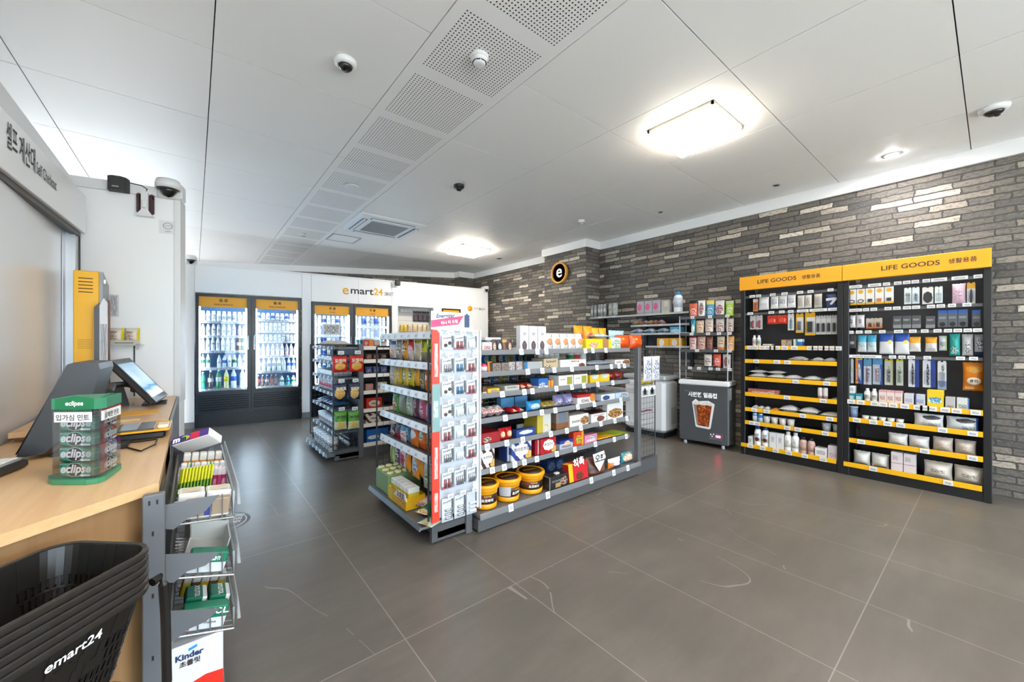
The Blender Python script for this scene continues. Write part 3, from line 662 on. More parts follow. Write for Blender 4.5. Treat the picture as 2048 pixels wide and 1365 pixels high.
R_('box', 'nut_box', 'beige carton with nut picture', 1, 1087, 1117, 717, z_(1), m=pk('cdb894', blob=(.3, .2, .3, .18, '5a3424', 'e8dcc8'), txt=(.6, .2, '5a5448')), d=.15, **WH)
R_('box', 'snack_box', 'wide white chocolate carton', 1, 1119, 1174, 719, z_(1), m=pk('f0eeea', blob=(.82, .28, .13, .25, '6a3f34', '8a5a4a'), txt=(.65, .2, '9a3a44', .4, .7)), d=.16, **WH)
R_('flat', 'clear_pack', 'clear oval clamshell with grey band', 1, 1176, 1229, 722, z_(1), m=pk('e6e9ee', blob=(.5, .5, .4, .4, '8d98b0', 'c8ccd6')), d=.14, **WH)
R_('box', 'biscuit_box', 'white biscuit carton with food picture', 1, 1229, 1260, 720, z_(1), m=pk('f2ece6', blob=(.75, .5, .22, .42, 'c58a50', '4f2c1c'), txt=(.4, .3, 'a85a5a', .1, .4)), d=.12, **WH)
R_('can', 'drink_can', 'white lidded can', 4, 1078, 1122, 708, z_(1), m=WPLA, m3=pk('eceae6', txt=(.4, .2, 'a8a8a8')), dy=.28, where='at back of second gondola shelf')
R_('can', 'drink_can', 'striped can', 3, 1140, 1176, 706, z_(1), m=WPLA, m3=[mat('can_green', '2f8a4a', .4), mat('can_red', 'c83a34', .4), mat('can_pale', 'd4dcd8', .4)], dy=.28, where='at back of second gondola shelf')
WH = dict(where='on third gondola shelf')
R_('box', 'snack_box', 'brown chocolate stick carton', 1, 965, 974, 774, z_(2), m=pk('6a3a2a', bot=('e8d8c8', .3)), **WH)
R_('box', 'snack_box', 'low yellow carton', 1, 975, 1000, 777, z_(2), m=pk('e8c02c', blob=(.5, .5, .3, .3, '6a4a9a', 'e8c02c')), d=.12, **WH)
R_('box', 'snack_box', 'grey printed carton', 1, 1009, 1040, 771, z_(2), m=pk('c4c2bc', txt=(.55, .25, '4a4a4a')), d=.14, **WH)
R_('flat', 'chocolate_pack', 'red glossy chocolate pack', 2, 1042, 1069, 768, z_(2), m=pk('c8382a', blob=(.4, .5, .3, .3, 'f0a048', 'f4e8e0')), d=.12, **WH)
R_('box', 'biscuit_box', 'blue and white cracker carton', 1, 1077, 1097, 757, z_(2), m=pk('2a6fc4', blob=(.4, .3, .35, .28, 'f4f6fa', '1d4fa0'), bot=('f2f4f8', .25)), d=.1, **WH)
R_('box', 'biscuit_box', 'narrow orange cracker carton', 1, 1097, 1107, 761, z_(2), m=pk('eba23a', side=('c86a1e', .3, .6)), d=.1, **WH)
R_('box', 'tea_box', 'white tea carton with green window', 2, 1117, 1176, 750, z_(2), m=pk('f0f0ec', side=('a9a83c', .55, .92), top=('f0f0ec', .15), bot=('f0f0ec', .15), txt=(.55, .15, '8a8a8a', .1, .45)), d=.12, **WH)
R_('box', 'tea_box', 'yellow carton with white arch', 2, 1180, 1220, 749, z_(2), m=pk('f5c51d', blob=(.5, .78, .36, .3, 'f2f2f4', 'aab4c0')), d=.1, **WH)
R_('bag', 'snack_bag', 'dark red crinkled bag', 2, 1217, 1250, 744, z_(2), m=pk('a3221c', blob=(.5, .5, .3, .25, 'c8402c', '7a140f'), rough=.25), dy=.14, d=.08, **WH)
WH = dict(where='on fourth gondola shelf')
R_('flat', 'candy_pack', 'red and white candy bar pack', 3, 966, 1010, 815, z_(3), m=[pk('e9e2e0', blob=(.5, .5, .35, .35, 'd0342c', 'f0ecea'), seed=k) for k in range(2)], d=.14, fill=.98, **WH)
R_('box', 'display_tray', 'blue open candy tray', 2, 1001, 1056, 794, z_(3), m=mat('tray_blue', '4f88b4', .5), d=.06, dy=.24, **WH)
R_('flat', 'candy_pack', 'red chocolate wafer pack', 2, 1023, 1050, 816, z_(3), m=pk('c4202c', blob=(.6, .5, .2, .3, 'f2e8e0', 'e8a030')), d=.14, **WH)
R_('bag', 'candy_bag', 'cyan candy bag', 1, 1057, 1088, 803, z_(3), m=pk('1f8ccb', blob=(.5, .45, .3, .3, 'f4fafd', '7fc4e8')), d=.07, **WH)
R_('flat', 'candy_pack', 'gold wrapped bar pack', 3, 1087, 1117, 805, z_(3), m=pk('c9a544', blob=(.5, .5, .4, .3, '4a3a34', 'e8d8a0')), d=.16, **WH)
R_('bag', 'candy_bag', 'translucent purple candy bag', 2, 1113, 1152, 790, z_(3), m=pk('8a86b4', blob=(.5, .35, .35, .3, 'd8d4ea', '4a3a7a')), d=.1, **WH)
R_('box', 'biscuit_box', 'white carton with red top and biscuit', 1, 1154, 1191, 789, z_(3), m=pk('f0ebe6', top=('c22e30', .3), blob=(.85, .6, .16, .4, 'e09a3c', 'c87828'), txt=(.2, .3, '6a6a6a', .2, .65)), d=.12, **WH)
R_('box', 'chocolate_box', 'small pale blue carton with bear-brown art', 2, 1202, 1258, 787, z_(3), m=[pk('dfe6f2', blob=(.35, .5, .25, .35, '3a5fa0', '2a3450')), pk('bcd4e4', blob=(.6, .5, .25, .4, '27364a', 'e8eef4'))], d=.1, **WH)
WH = dict(where='on fifth gondola shelf')
R_('box', 'display_tray', 'crimson open chocolate tray', 1, 962, 1002, 866, z_(4), m=pk('a81b24', blob=(.3, .4, .2, .25, '3a2420', 'd8c8b8')), d=.25, **WH)
R_('bag', 'candy_bag', 'scarlet candy bag', 2, 1002, 1028, 857, z_(4), m=pk('cf2024', blob=(.4, .5, .25, .25, 'f4e4d8', 'f0b040')), d=.07, **WH)
R_('box', 'display_tray', 'navy edged white tray', 1, 1032, 1072, 858, z_(4), m=pk('2b4a94', blob=(.5, .6, .35, .25, 'eef0f6', 'c8ccd8')), d=.05, **WH)
R_('box', 'display_tray', 'grey back of navy edged tray', 1, 1034, 1071, 847, z_(4), m=mat('tray_grey', 'aeb0b2', .5), d=.02, dy=.2, **WH)
R_('box', 'candy_bin', 'clear mustard yellow bin', 1, 1074, 1103, 828, z_(4), m=pk('c4b040', side=('d9d8cc', .4, 1), blob=(.62, .3, .16, .16, 'f6f4ee', 'd8b860')), d=.16, **WH)
R_('box', 'snack_box', 'grey and brown layered carton', 1, 1112, 1138, 826, z_(4), m=pk('8b7d76', bot=('8a5a34', .4), side=('6f7a8c', .2, .8)), d=.16, **WH)
R_('box', 'chocolate_box', 'cream carton with chocolate pieces', 1, 1139, 1178, 829, z_(4), m=pk('efe9e0', blob=(.78, .45, .22, .35, 'd29a58', '6a4a38'), txt=(.35, .2, '7a746c', .1, .55)), d=.12, **WH)
R_('box', 'cake_box', 'white carton with brown cake and dark lid', 1, 1182, 1214, 825, z_(4), m=pk('ece6e2', blob=(.6, .35, .25, .28, '6a3a30', '8a5444'), top=('4a2228', .1), txt=(.65, .12, '8a8a8a')), d=.14, **WH)
R_('box', 'biscuit_box', 'large square white carton with caramel nut biscuits', 1, 1214, 1247, 807, z_(4), m=pk('f2f0ec', blob=(.5, .38, .45, .28, 'd49c50', '5f4634')), d=.06, **WH)
WH = dict(where='on sixth gondola shelf')
def ornate(px0, px1, yt, base, swirl, name, word, lab):
    o = R_('box', name, lab, 1, px0, px1, yt, z_(5), m=pk(base, stripes=(2.2, swirl), blob=(.88, .2, .2, .26, 'd9a040', 'e8c070')), d=.1, **WH)
    a, zt = GU.at(px0, yt, .03); b = GU.at(px1, yt, .03)[0]; w = b - a; h = zt - z_(5)
    m = MB(); n = 28
    m.prism([(w * .34 * math.cos(2 * PI * k / n) * (1 + .06 * math.cos(16 * PI * k / n)), h * .5 + h * .3 * math.sin(2 * PI * k / n) * (1 + .06 * math.cos(16 * PI * k / n))) for k in range(n)], -.0012, 0)
    build('printed_medallion', m, mat('medallion_cream', 'f1ece2', .5), o)
    text(word, w * .16, mat('ink_brown', '3a2c2a', .5), o, (0, -.002, h * .52), bold=.02)
ornate(960, 990, 898, 'efe8de', '4a2f26', 'wafer_box', '초코하임', 'white and brown swirl wafer carton')
ornate(1022, 1064, 884, 'e9ebf2', '34438c', 'wafer_box', '화이트하임', 'white and navy swirl wafer carton')
R_('box', 'wafer_box', 'navy wafer carton behind the navy swirl carton', 1, 1013, 1020, 888, z_(5), m=pk('3a4888', side=('e9ebf2', .3, .6)), d=.1, dy=.06, where='')
ornate(1081, 1113, 876, 'cf1f2c', 'b81824', 'biscuit_box', '쿠크다스', 'bright red biscuit carton with cream medallion')
R_('box', 'biscuit_box', 'dark red carton at the side of medallion carton', 1, 1070, 1081, 880, z_(5), m=pk('a5182a', side=('e8c8b8', .5, .7)), d=.1, dy=.05, where='')
R_('box', 'biscuit_box', 'blue and silver animal biscuit carton', 1, 1119, 1147, 881, z_(5), m=pk('c4cad6', top=('24409a', .35), blob=(.55, .6, .25, .3, 'e8963a', 'f2f2f0'), txt=(.2, .25, '404a6a')), d=.08, **WH)
R_('box', 'biscuit_box', 'upright red orange biscuit carton', 1, 1147, 1168, 864, z_(5), m=pk('e04324', side=('f2a227', .78, 1), blob=(.5, .45, .3, .3, 'f6c530', '5a7a3a')), d=.06, **WH)
R_('box', 'biscuit_box', 'pink biscuit carton with panda face art', 1, 1169, 1195, 870, z_(5), m=pk('e68cab', blob=(.6, .6, .25, .3, 'f6eef0', '3a3034'), txt=(.2, .25, 'f8f0f2')), d=.06, **WH)
R_('flat', 'snack_bag', 'flat yellow snack bag', 1, 1195, 1233, 873, z_(5), m=pk('f4c417', blob=(.5, .5, .3, .3, 'ee7a22', 'f8dc50')), d=.2, **WH)
R_('flat', 'snack_bag', 'flat lime snack bag', 1, 1232, 1259, 867, z_(5), m=pk('b9cf25', blob=(.5, .5, .3, .3, 'f2e23c', '3f8a34')), d=.2, **WH)
# --- base shelf
WH = dict(where='on gondola base shelf'); R_ = GBU.row; zb = GB + .006
TUBY = mat('tub_amber', 'f2a20f', .35); TUBD = pk('3a221b', blob=(.35, .5, .25, .3, '8a4a34', '5a2c20'))
def bucket(px0, px1, pyt, dy, lab, word=True, grey=False):
    a, zt = GBU.at(px0, pyt, dy + .1); b = GBU.at(px1, pyt, dy + .1)[0]; r = (b - a) / 2 * .87; h = zt - zb + .02
    e = empty('cookie_bucket', GBU.w((a + b) / 2, dy + r, zb), -.62); tag(e, lab, 'bucket', 'amber cookie buckets')
    build('tub', MB().lathe([(r * .8, 0), (r * .84, h * .04), (r * .86, h * .2), (r * .83, h * .21), (r * .9, h * .72), (r * .95, h * .74), (r * .95, h * .8)], n=32), TUBY, e)
    build('lid', MB().lathe([(r * .98, h * .8), (r * 1.02, h * .82), (r * 1.02, h * .92), (r * .98, h * .96), (r * .9, h * .97), (r * .84, h * .94), (0, h * .945)], n=32), TUBY, e)
    build('lid_label', MB().lathe([(r * .8, h * .942), (r * .8, h * .95), (0, h * .95)], n=32), TUBD, e)
    build('label_band', MB().lathe([(r * .84, h * .22), (r * .895, h * .7)], n=32), TUBD, e)
    def curved(word, hh, zc, a0, mt):
        o = text(word, hh, mt, e, (0, 0, 0), (0, 0, 0), bold=.03); me = o.data.copy(); o.data = me
        for v in me.vertices:
            x, y = v.co.x * hh, v.co.y * hh; zz = zc + y; rr = r * (.84 + .055 * (zz / h - .22) / .48) + .0012; t = a0 + x / rr
            v.co = Vector((rr * math.sin(t), -rr * math.cos(t), zz)) / hh
        o.scale = (hh, hh, hh)
    ang = .22 if not grey else .85
    curved('오리지널', h * .085, h * .52, ang, TUBY); curved('쵸코파이', h * .14, h * .36, ang, WINK)
    if grey:
        m = MB()
        for k in range(6):
            t0, t1 = -.8 + k * .17, -.63 + k * .17
            m.quad(*[((r * (.84 + .055 * f) + .001) * math.sin(t), -(r * (.84 + .055 * f) + .001) * math.cos(t), h * z) for t, z, f in ((t0, .26, .08), (t1, .26, .08), (t1, .66, .92), (t0, .66, .92))])
        build('nutrition_panel', m, mat('panel_grey', 'b9b9bd', .5), e)
    text('쵸코파이', r * .32, TUBY, e, (0, r * .1, h * .9515), (0, 0, .5), bold=.02)
bucket(943, 995, 975, .03, 'amber cookie bucket partly behind the battery display panel')
bucket(990, 1039, 963, .03, 'amber cookie bucket with grey nutrition panel turned forward', grey=True)
bucket(1037, 1086, 951, .03, 'amber cookie bucket beside the black coffee cartons')
bucket(962, 1008, 944, .27, 'amber cookie bucket in the dark second row on base shelf')
for k, dd in enumerate((.03, .12, .21)):
    o = R_('box', 'coffee_box', ('front black coffee carton with cup picture', 'middle black coffee carton of the three on base shelf', 'rear black coffee carton of the three on base shelf')[k], 1, 1098, 1136, 952, zb, m=pk('2b2a2b', blob=(.78, .5, .2, .34, 'c9a890', '4a3a34'), side=('8d8d90', .02, .06), txt=(.55, .15, '8a8a8a', .15, .6)), d=.085, dy=dd, where='' if k else 'on base shelf', fill=1)
    if k == 0:
        build('price_flag', MB().box(-.035, .02, -.002, 0, .012, .045), mat('flag_tan', 'b08a50', .5), o)
    build('white_tab', MB().box(.0, .04, .03, .055, o.data.vertices[16].co.z, o.data.vertices[16].co.z + .012), WPLA, o)
o = R_('box', 'snack_box', 'red and yellow chocolate snack carton leaning', 1, 1139, 1178, 928, zb, m=pk('d8232c', side=('f3c31e', 0, .2), blob=(.55, .25, .2, .2, '5a2c1c', '7a4630')), d=.07, where='on base shelf', tilt=-.12)
text('칙촉', .075, WINK, o, (.01, -.0015, .14), (PI / 2, -.12, 0), bold=.03); text('칙촉', .075, mat('ink_wine', '6a1018', .5), o, (.011, -.0008, .139), (PI / 2, -.12, 0), bold=.07)
o = R_('pouch', 'cake_bag', 'brown chocolate cake bag with white diamond', 1, 1181, 1221, 915, zb, m=pk('5f3626', blob=(.75, .55, .3, .5, '7a4a34', '8a5a40')), d=.12, where='on base shelf')
m = MB(); m.prism([(-.09, .19), (.06, .2), (.085, .14), (.0, .03), (-.06, .1)], .0, .003); build('white_diamond', m, mat('diamond_white', 'efefef', .5), o, (-.02, -.004, .0)); text('오뜨', .075, INK, o, (-.015, -.006, .14), bold=.03)
R_('bag', 'snack_bag', 'royal blue snack bag with orange corner', 1, 1222, 1248, 918, zb, m=pk('2347a8', top=('e9eaf0', .35), side=('ee8a34', 0, .3), blob=(.5, .5, .25, .2, 'f4f4f6', 'e8e8f0')), d=.08, **WH)
R_('bag', 'snack_bag', 'teal snack bag with white spots', 1, 1249, 1272, 906, zb, m=pk('3c9aa6', blob=(.5, .5, .4, .4, 'f0f6f6', 'f09a3a')), d=.09, dy=.05, **WH)
R_('box', 'snack_box', 'dim blue carton behind the buckets', 2, 1095, 1128, 920, zb, m=pk('2a4a80', blob=(.5, .5, .4, .4, '8aa0c8', '2a4a80')), dy=.34, d=.1, where='on gondola base')
# --- bags on the far side of the gondola, seen between the shelves
BK = U(1.46, 2.80, 0, '', .1)
cols = ['1f6ac0', '2a8a4a', '6a3a24', '2f9ad0', 'c8b030', '39508c', '8a3a2c', '2a7a9a']
def backrow(n, x0, x1, yt, zi, lvl, k0):
    BK.row('bag', 'snack_bag', f'dim coloured snack bag beyond the {lvl} gondola shelf', n, x0, x1, yt, GZ[zi] + .006, m=[pk(cols[(k + k0) % 8], blob=(.5, .5, .35, .3, cols[(k + k0 + 3) % 8], 'e8e0d0')) for k in range(5)], d=.08, where='')
backrow(7, 968, 1062, 706, 1, 'second', 0); backrow(9, 966, 1120, 752, 2, 'third', 2); backrow(6, 1120, 1190, 782, 3, 'fourth', 5); backrow(5, 970, 1030, 790, 3, 'fourth left', 4)
# --- goods on the right end of the gondola
EM = U(3.32, 2.13, 0, 'on gondola end mesh', .03)
EM.row('bag', 'brush_bag', 'clear bag of white brushes hanging', 2, 1289, 1322, 713, yb=763, m=pk('dfe0e6', blob=(.5, .5, .4, .42, '7d88a8', 'f2f2f4'), top=('f0f0f0', .12)), d=.025, dy=-.005, fill=.98)
EM.row('hang', 'fork_pack', 'small white card with dark prongs', 2, 1284, 1313, 773, yb=793, m=pk('ececec', blob=(.5, .5, .2, .35, '2c2c2e', '3c3c3e')), d=.01, dy=.0)
b2 = U(3.36, 2.45, 0, '', .1)
b2.row('bag', 'snack_bag', 'mustard yellow bag inside the gondola end', 2, 1285, 1312, 758, .77, m=pk('c0a41c', blob=(.5, .4, .3, .3, '3a3a20', 'e0c840')), d=.08, where='')
b2.row('bag', 'snack_bag', 'wine red bag inside the gondola end', 2, 1283, 1310, 836, .47, m=pk('7c2430', blob=(.5, .4, .3, .3, 'd0b0b0', '4a1420')), d=.08, where='')
# ================================================================ STOCK ON THE SNACK END UNIT
EU.hook = eu
def hang_bags(U_, lst, kind='bag', d=.04, wh=None):
    for i, (x0, x1, y0, y1, lab, m) in enumerate(lst):
        U_.row(kind, 'snack_bag', lab, 1, x0, x1, y0, yb=y1, m=m, d=d, dy=.04 + .012 * (i % 2), where=wh)
hang_bags(EU, [
    (775, 788, 682, 720, 'blue topped candy bag in top hanging row', pk('d8dce4', top=('1f78b8', .2), bot=('2a3a7a', .1), blob=(.5, .35, .35, .25, 'f0a63a', 'e8c8a8'))),
    (788, 799, 681, 720, 'grey patterned jelly bag in top hanging row', pk('b9b4ac', blob=(.5, .5, .4, .4, '8a7a5a', 'e4e0d8'))),
    (799, 811, 681, 722, 'orange and black jelly bag in top hanging row', pk('e29a24', side=('3a2a24', .1, .45), blob=(.5, .6, .4, .2, 'f0d8a8', '5a3020'))),
    (811, 823, 680, 723, 'red topped jelly bag in top hanging row', pk('dfd2cc', top=('e23a28', .5), blob=(.6, .55, .3, .2, 'f4c0c8', 'f8e0e0'))),
    (823, 838, 681, 723, 'pastel gummy bag in top hanging row', pk('e6dfd2', top=('e8e23c', .15), blob=(.5, .4, .45, .4, 'c0b4b8', 'd8c07a'))),
    (838, 849, 680, 725, 'yellow green gummy bag in top hanging row', pk('8a826a', top=('d8e022', .55), blob=(.5, .7, .25, .2, '7a5a2a', 'c8d022'))),
    (850, 862, 680, 726, 'lime gummy bag in top hanging row', pk('7d7462', top=('b4e012', .55), blob=(.5, .7, .25, .2, '4a7a12', 'a8d812')))])
hang_bags(EU, [
    (775, 789, 732, 770, 'pale pretzel bag in second hanging row', pk('cfc3ac', side=('ecc728', .88, 1), bot=('ecc728', .08), blob=(.5, .5, .35, .35, 'b49a84', 'e0d4c4'))),
    (789, 800, 732, 771, 'yellow edged pretzel bag in second hanging row', pk('d6c9ae', side=('ecc728', .6, 1), blob=(.4, .5, .3, .35, 'b8a088', 'e6dccc'))),
    (801, 812, 734, 772, 'yellow bag with grey label in second hanging row', pk('e9cf3a', blob=(.45, .5, .3, .35, '7a8a94', 'e8eaec'))),
    (812, 824, 735, 773, 'yellow bag with dark emblem in second hanging row', pk('ead428', blob=(.5, .6, .3, .3, '2f4a5a', 'eef0ee'))),
    (825, 834, 735, 773, 'amber nut bag in second hanging row', pk('e8a61c', blob=(.4, .5, .2, .4, 'c87a14', 'f0c84a'))),
    (836, 844, 741, 779, 'half empty clear bag in second hanging row', pk('8d8468', blob=(.5, .3, .4, .3, 'd8cc9a', '4a4438'))),
    (845, 857, 739, 783, 'tall orange peanut bag in second hanging row', pk('ef7a17', blob=(.45, .6, .28, .12, 'f6ece2', 'f0e0d0'))),
    (857, 863, 739, 787, 'orange peanut bag nearest the battery display in second row', pk('ea6f14'))])
hang_bags(EU, [
    (781, 792, 787, 826, 'green tipped bag in third hanging row', pk('4f9a4a', blob=(.5, .4, .35, .3, 'e0d8b0', 'b8503a'))),
    (792, 808, 787, 830, 'wide grey green seaweed bag in third hanging row', pk('8f9a84', side=('4f9a34', 0, .12), bot=('5aa83a', .16), top=('4f9a34', .1))),
    (808, 821, 790, 832, 'pale green rice snack bag in third hanging row', pk('a9c0ae', blob=(.5, .5, .35, .35, '7a9a84', 'd8e4dc'))),
    (822, 833, 793, 835, 'purple bean snack bag in third hanging row', pk('6a3a5c', side=('c8b8b0', .2, .5), blob=(.5, .6, .3, .3, 'b89ab0', '8a4a5a'))),
    (834, 847, 797, 840, 'pink jelly bag in third hanging row', pk('d4567c', top=('e8c8a0', .12), blob=(.5, .4, .3, .35, '8a5a7a', 'f0d0d8'))),
    (847, 862, 802, 846, 'navy and white marshmallow bag in third hanging row', pk('e2e4ee', side=('24409a', .55, 1), top=('d8c89a', .14), blob=(.35, .4, .3, .3, '5a7ac8', 'f4f4f8')))])
hang_bags(EU, [
    (777, 787, 850, 880, 'dark candy bag in fourth hanging row', pk('3a3a5a', blob=(.5, .4, .4, .3, 'c8c4c0', '8a2a3a'))),
    (787, 796, 850, 880, 'red bottomed candy bag in fourth hanging row', pk('6a6a74', bot=('c81e3a', .4))),
    (796, 808, 851, 890, 'white and pink candy bag in fourth hanging row', pk('e4dcdc', top=('2a8ac0', .3), blob=(.5, .4, .35, .3, 'd4687a', 'f4ecec'))),
    (808, 816, 852, 886, 'sky blue candy bag in fourth hanging row', pk('3a86b4', blob=(.5, .5, .3, .4, 'b8c8d0', '2a5a84'))),
    (816, 832, 855, 901, 'orange tangerine jelly bag in fourth hanging row', pk('ee7420', top=('d8602a', .2), blob=(.5, .62, .34, .2, 'f4efe8', 'f8f4ee'), bot=('f09030', .3))),
    (832, 848, 859, 906, 'orange persimmon jelly bag in fourth hanging row', pk('ef7f28', blob=(.5, .65, .34, .2, 'f6f0e8', '5a8a3a'), bot=('e86418', .35))),
    (848, 861, 864, 911, 'brick red jelly bag in fourth hanging row', pk('c0472a', top=('b8a890', .3), blob=(.5, .5, .3, .3, 'e8b090', '7a2414')))])
hang_bags(EU, [
    (777, 785, 887, 927, 'slim lime candy bag in lowest hanging row', pk('b7c48a', side=('7fae2e', .5, .8))),
    (786, 795, 890, 927, 'violet spotted candy bag in lowest hanging row', pk('6a4a7a', blob=(.5, .5, .4, .4, 'e0d8e4', '3a4a34'))),
    (795, 807, 894, 935, 'pink flower candy bag in lowest hanging row', pk('e6d5da', blob=(.5, .4, .4, .35, 'd84a74', '7a3a5a'))),
    (807, 817, 904, 946, 'orange striped candy bag in lowest hanging row', pk('5a5a74', side=('f09a1e', .5, 1))),
    (819, 834, 911, 958, 'orange bag with white round art in lowest hanging row', pk('f0981e', side=('e8a02a', 0, .3), blob=(.55, .55, .33, .28, 'd6dce8', '7a8ab4'))),
    (834, 842, 915, 957, 'narrow orange candy bag in lowest hanging row', pk('ef9f22', side=('6a4a44', 0, .35))),
    (842, 858, 927, 981, 'clear bag with green stems in lowest hanging row', pk('b9bfae', blob=(.5, .35, .3, .3, '5a7a4a', 'dfe2d6')))])
EU.hook = None
EB = U(1.06, 3.08, -PI / 2, 'on snack end unit base', .3)
o = EB.row('box', 'can_carton', 'green carton packed with cans', 1, 752, 776, 944, .135, m=mat('carton_green', '7f9a68', .5), d=.26, dy=.04, fill=1)
W_ = (max(v.co.x for v in o.data.vertices)) * 2; hh = max(v.co.z for v in o.data.vertices)
for k in range(3):
    for j in range(4):
        m = MB(); m.lathe([(.026, 0), (.026, .012), (.022, .016), (.0, .014)], -W_ / 2 + .035 + k * (W_ - .07) / 2, .03 + j * .06, hh, 14)
        build('can_top', m, mat('can_top_cream', 'd8d29a', .4), o)
o = EB.row('tray', 'display_box', 'yellow display carton of small snack packs', 1, 776, 812, 985, .135, m=pk('f0b61c', blob=(.7, .55, .22, .3, 'e8862a', 'f4d060'), side=('e8d040', 0, .25)), d=.14, dy=.03, fill=1)
W_ = (max(v.co.x for v in o.data.vertices)) * 2; hh = max(v.co.z for v in o.data.vertices)
for k in range(5):
    m = MB(); m.rbox(-W_ / 2 + .006 + k * (W_ - .008) / 5, -W_ / 2 + .003 + (k + 1) * (W_ - .008) / 5, .02, .1, .006, hh + .055, .003)
    tag(link('snack_pack', m.mesh('snack_pack'), pk('e2c832', top=('f4f4f0', .25), blob=(.5, .4, .3, .25, 'd8a01c', 'f6e890')), None, o.location, o.rotation_euler.z), f'small yellow pack, {ORD[k]} from left in the yellow display carton', 'snack pack', 'packs in the yellow display carton')
m = MB(); m.prism([(-.02, hh + .01), (.19, hh + .02), (.16, hh + .06), (.03, hh + .055)], 0, .004); e2 = build('sign_flap', m, mat('flap_white', 'ece8e2', .5), o, (0, -.012, -.03)); text('오로로', .045, INK, e2, (.095, -.002, hh + .035), bold=.03)
def lying(name, lab, px, py, w, d, h, m, rz): tag(link(name, cached(('fl', w, h, d), lambda: bag_mb(w, d, h).xf(Matrix.Translation((0, 0, h)) @ Matrix.Rotation(-PI / 2, 4, 'X')), name), m, None, floorpt(px, py, .135), rz), lab, name.replace('_', ' '))
def floorpt(px, py, z):
    r = ray(px, py); t = (z - CAMH) / r[2]; return (r[0] * t, r[1] * t, z)
lying('snack_bag', 'pink and white puffed bag lying on end unit base', 836, 1020, .10, .24, .055, pk('f0dfe0', blob=(.5, .5, .3, .3, 'd88a9a', 'f8f2f0'), txt=(.45, .2, '5a3a3e')), -1.15)
lying('snack_bag', 'green snack bag lying on end unit base', 842, 1036, .13, .22, .05, pk('1f8a4c', blob=(.5, .5, .35, .3, 'f2ead8', 'e8a03a')), -1.2)
lying('snack_bag', 'pale sage flat bag lying nearest the battery display foot', 848, 1054, .12, .18, .02, pk('cfd8bf', blob=(.5, .5, .22, .2, 'd86a4a', 'c8b87a')), -1.25)

# ================================================================ BATTERY DISPLAY hung on the end unit side
BU = U(1.115, 2.15, 0, 'on battery display', .02)
e = empty('battery_display', (1.115, 2.15, 0)); tag(e, 'tall white battery display panel with red and teal side strip', 'battery display')
ACR = mat('acrylic_white', 'c6ccd4', .25)
m = MB(); m.box(.045, .34, .008, .014, .17, 1.33); attach_l = build('panel', m, ACR, e)
m = MB(); m.prism([(.3, .012), (.345, .012), (.352, -.012), (.345, -.03), (.338, -.03), (.34, -.008), (.3, .002)], .17, 1.33, 'z'); build('flange', m, WPLA, e)
m = MB(); m.prism([(.0, .161), (.05, .161), (.05, 1.31), (.03, 1.33), (.0, 1.33)], -.012, .0); st = build('side_strip', m, mat('strip_red', 'e0402c', .45), e)
m = MB(); m.box(.0, .05, -.0135, -.012, .71, 1.0); build('teal_section', m, pk('86b0ae', txt=(.3, .35, 'e8f0f0', .2, .8)), st)
for z0, z1 in ((1.04, 1.25), (.42, .62), (.22, .34)): build('printed_notes', MB().box(.012, .04, -.0135, -.012, z0, z1), pk('e0402c', txt=(0.02, .96, 'f6e8e4', .08, .92), seed=int(z0 * 10)), st)
hd = build('header_card', MB().prism([(0, 1.335), (.3, 1.32), (.29, 1.44), (0, 1.445)], .0, .004), mat('card_pale', 'e6edf4', .4), e)
m = MB(); m.prism([(.0, 1.345), (.19, 1.368), (.23, 1.425), (.0, 1.388)], -.0012, 0); build('magenta_band', m, mat('band_magenta', 'd43c6c', .4), hd)
text('Energizer', .034, mat('ink_navy', '24365c', .5), hd, (.095, -.002, 1.418), (PI / 2, -.06, 0), bold=.02, shear=.3); text('하나 더 드림', .024, WINK, hd, (.125, -.002, 1.379), (PI / 2, -.14, 0), bold=.02)
m = MB(); m.rbox(.235, .272, -.004, 0, 1.35, 1.43, .003); m.rbox(.247, .26, -.004, 0, 1.43, 1.438, .002); build('battery_print', m, mat('print_navy', '2a4468', .4), hd)
rowy = [(672, 700), (717, 746), (762, 791), (807, 835), (850, 879), (893, 922), (940, 972), (990, 1036)]
colx = [(.062, .148), (.15, .238), (.24, .326)]
BATT = {'r': mat('batt_red', 'a8545a', .25, .3), 'b': mat('batt_blue', '3f84b4', .25, .3), 's': mat('batt_silver', 'b4b8bc', .2, .7), 'd': mat('batt_dark', '54504c', .25, .5), 'w': mat('batt_white', 'e2e6ea', .3)}
plan = ['drw', 'sbr', 'dbr', 'dww', 'rwr', 'swr', 'rss', 'ssw']; cn = {'d': 'dark coin cells', 'r': 'red batteries', 'b': 'blue batteries', 's': 'silver batteries', 'w': 'faded pale cells'}
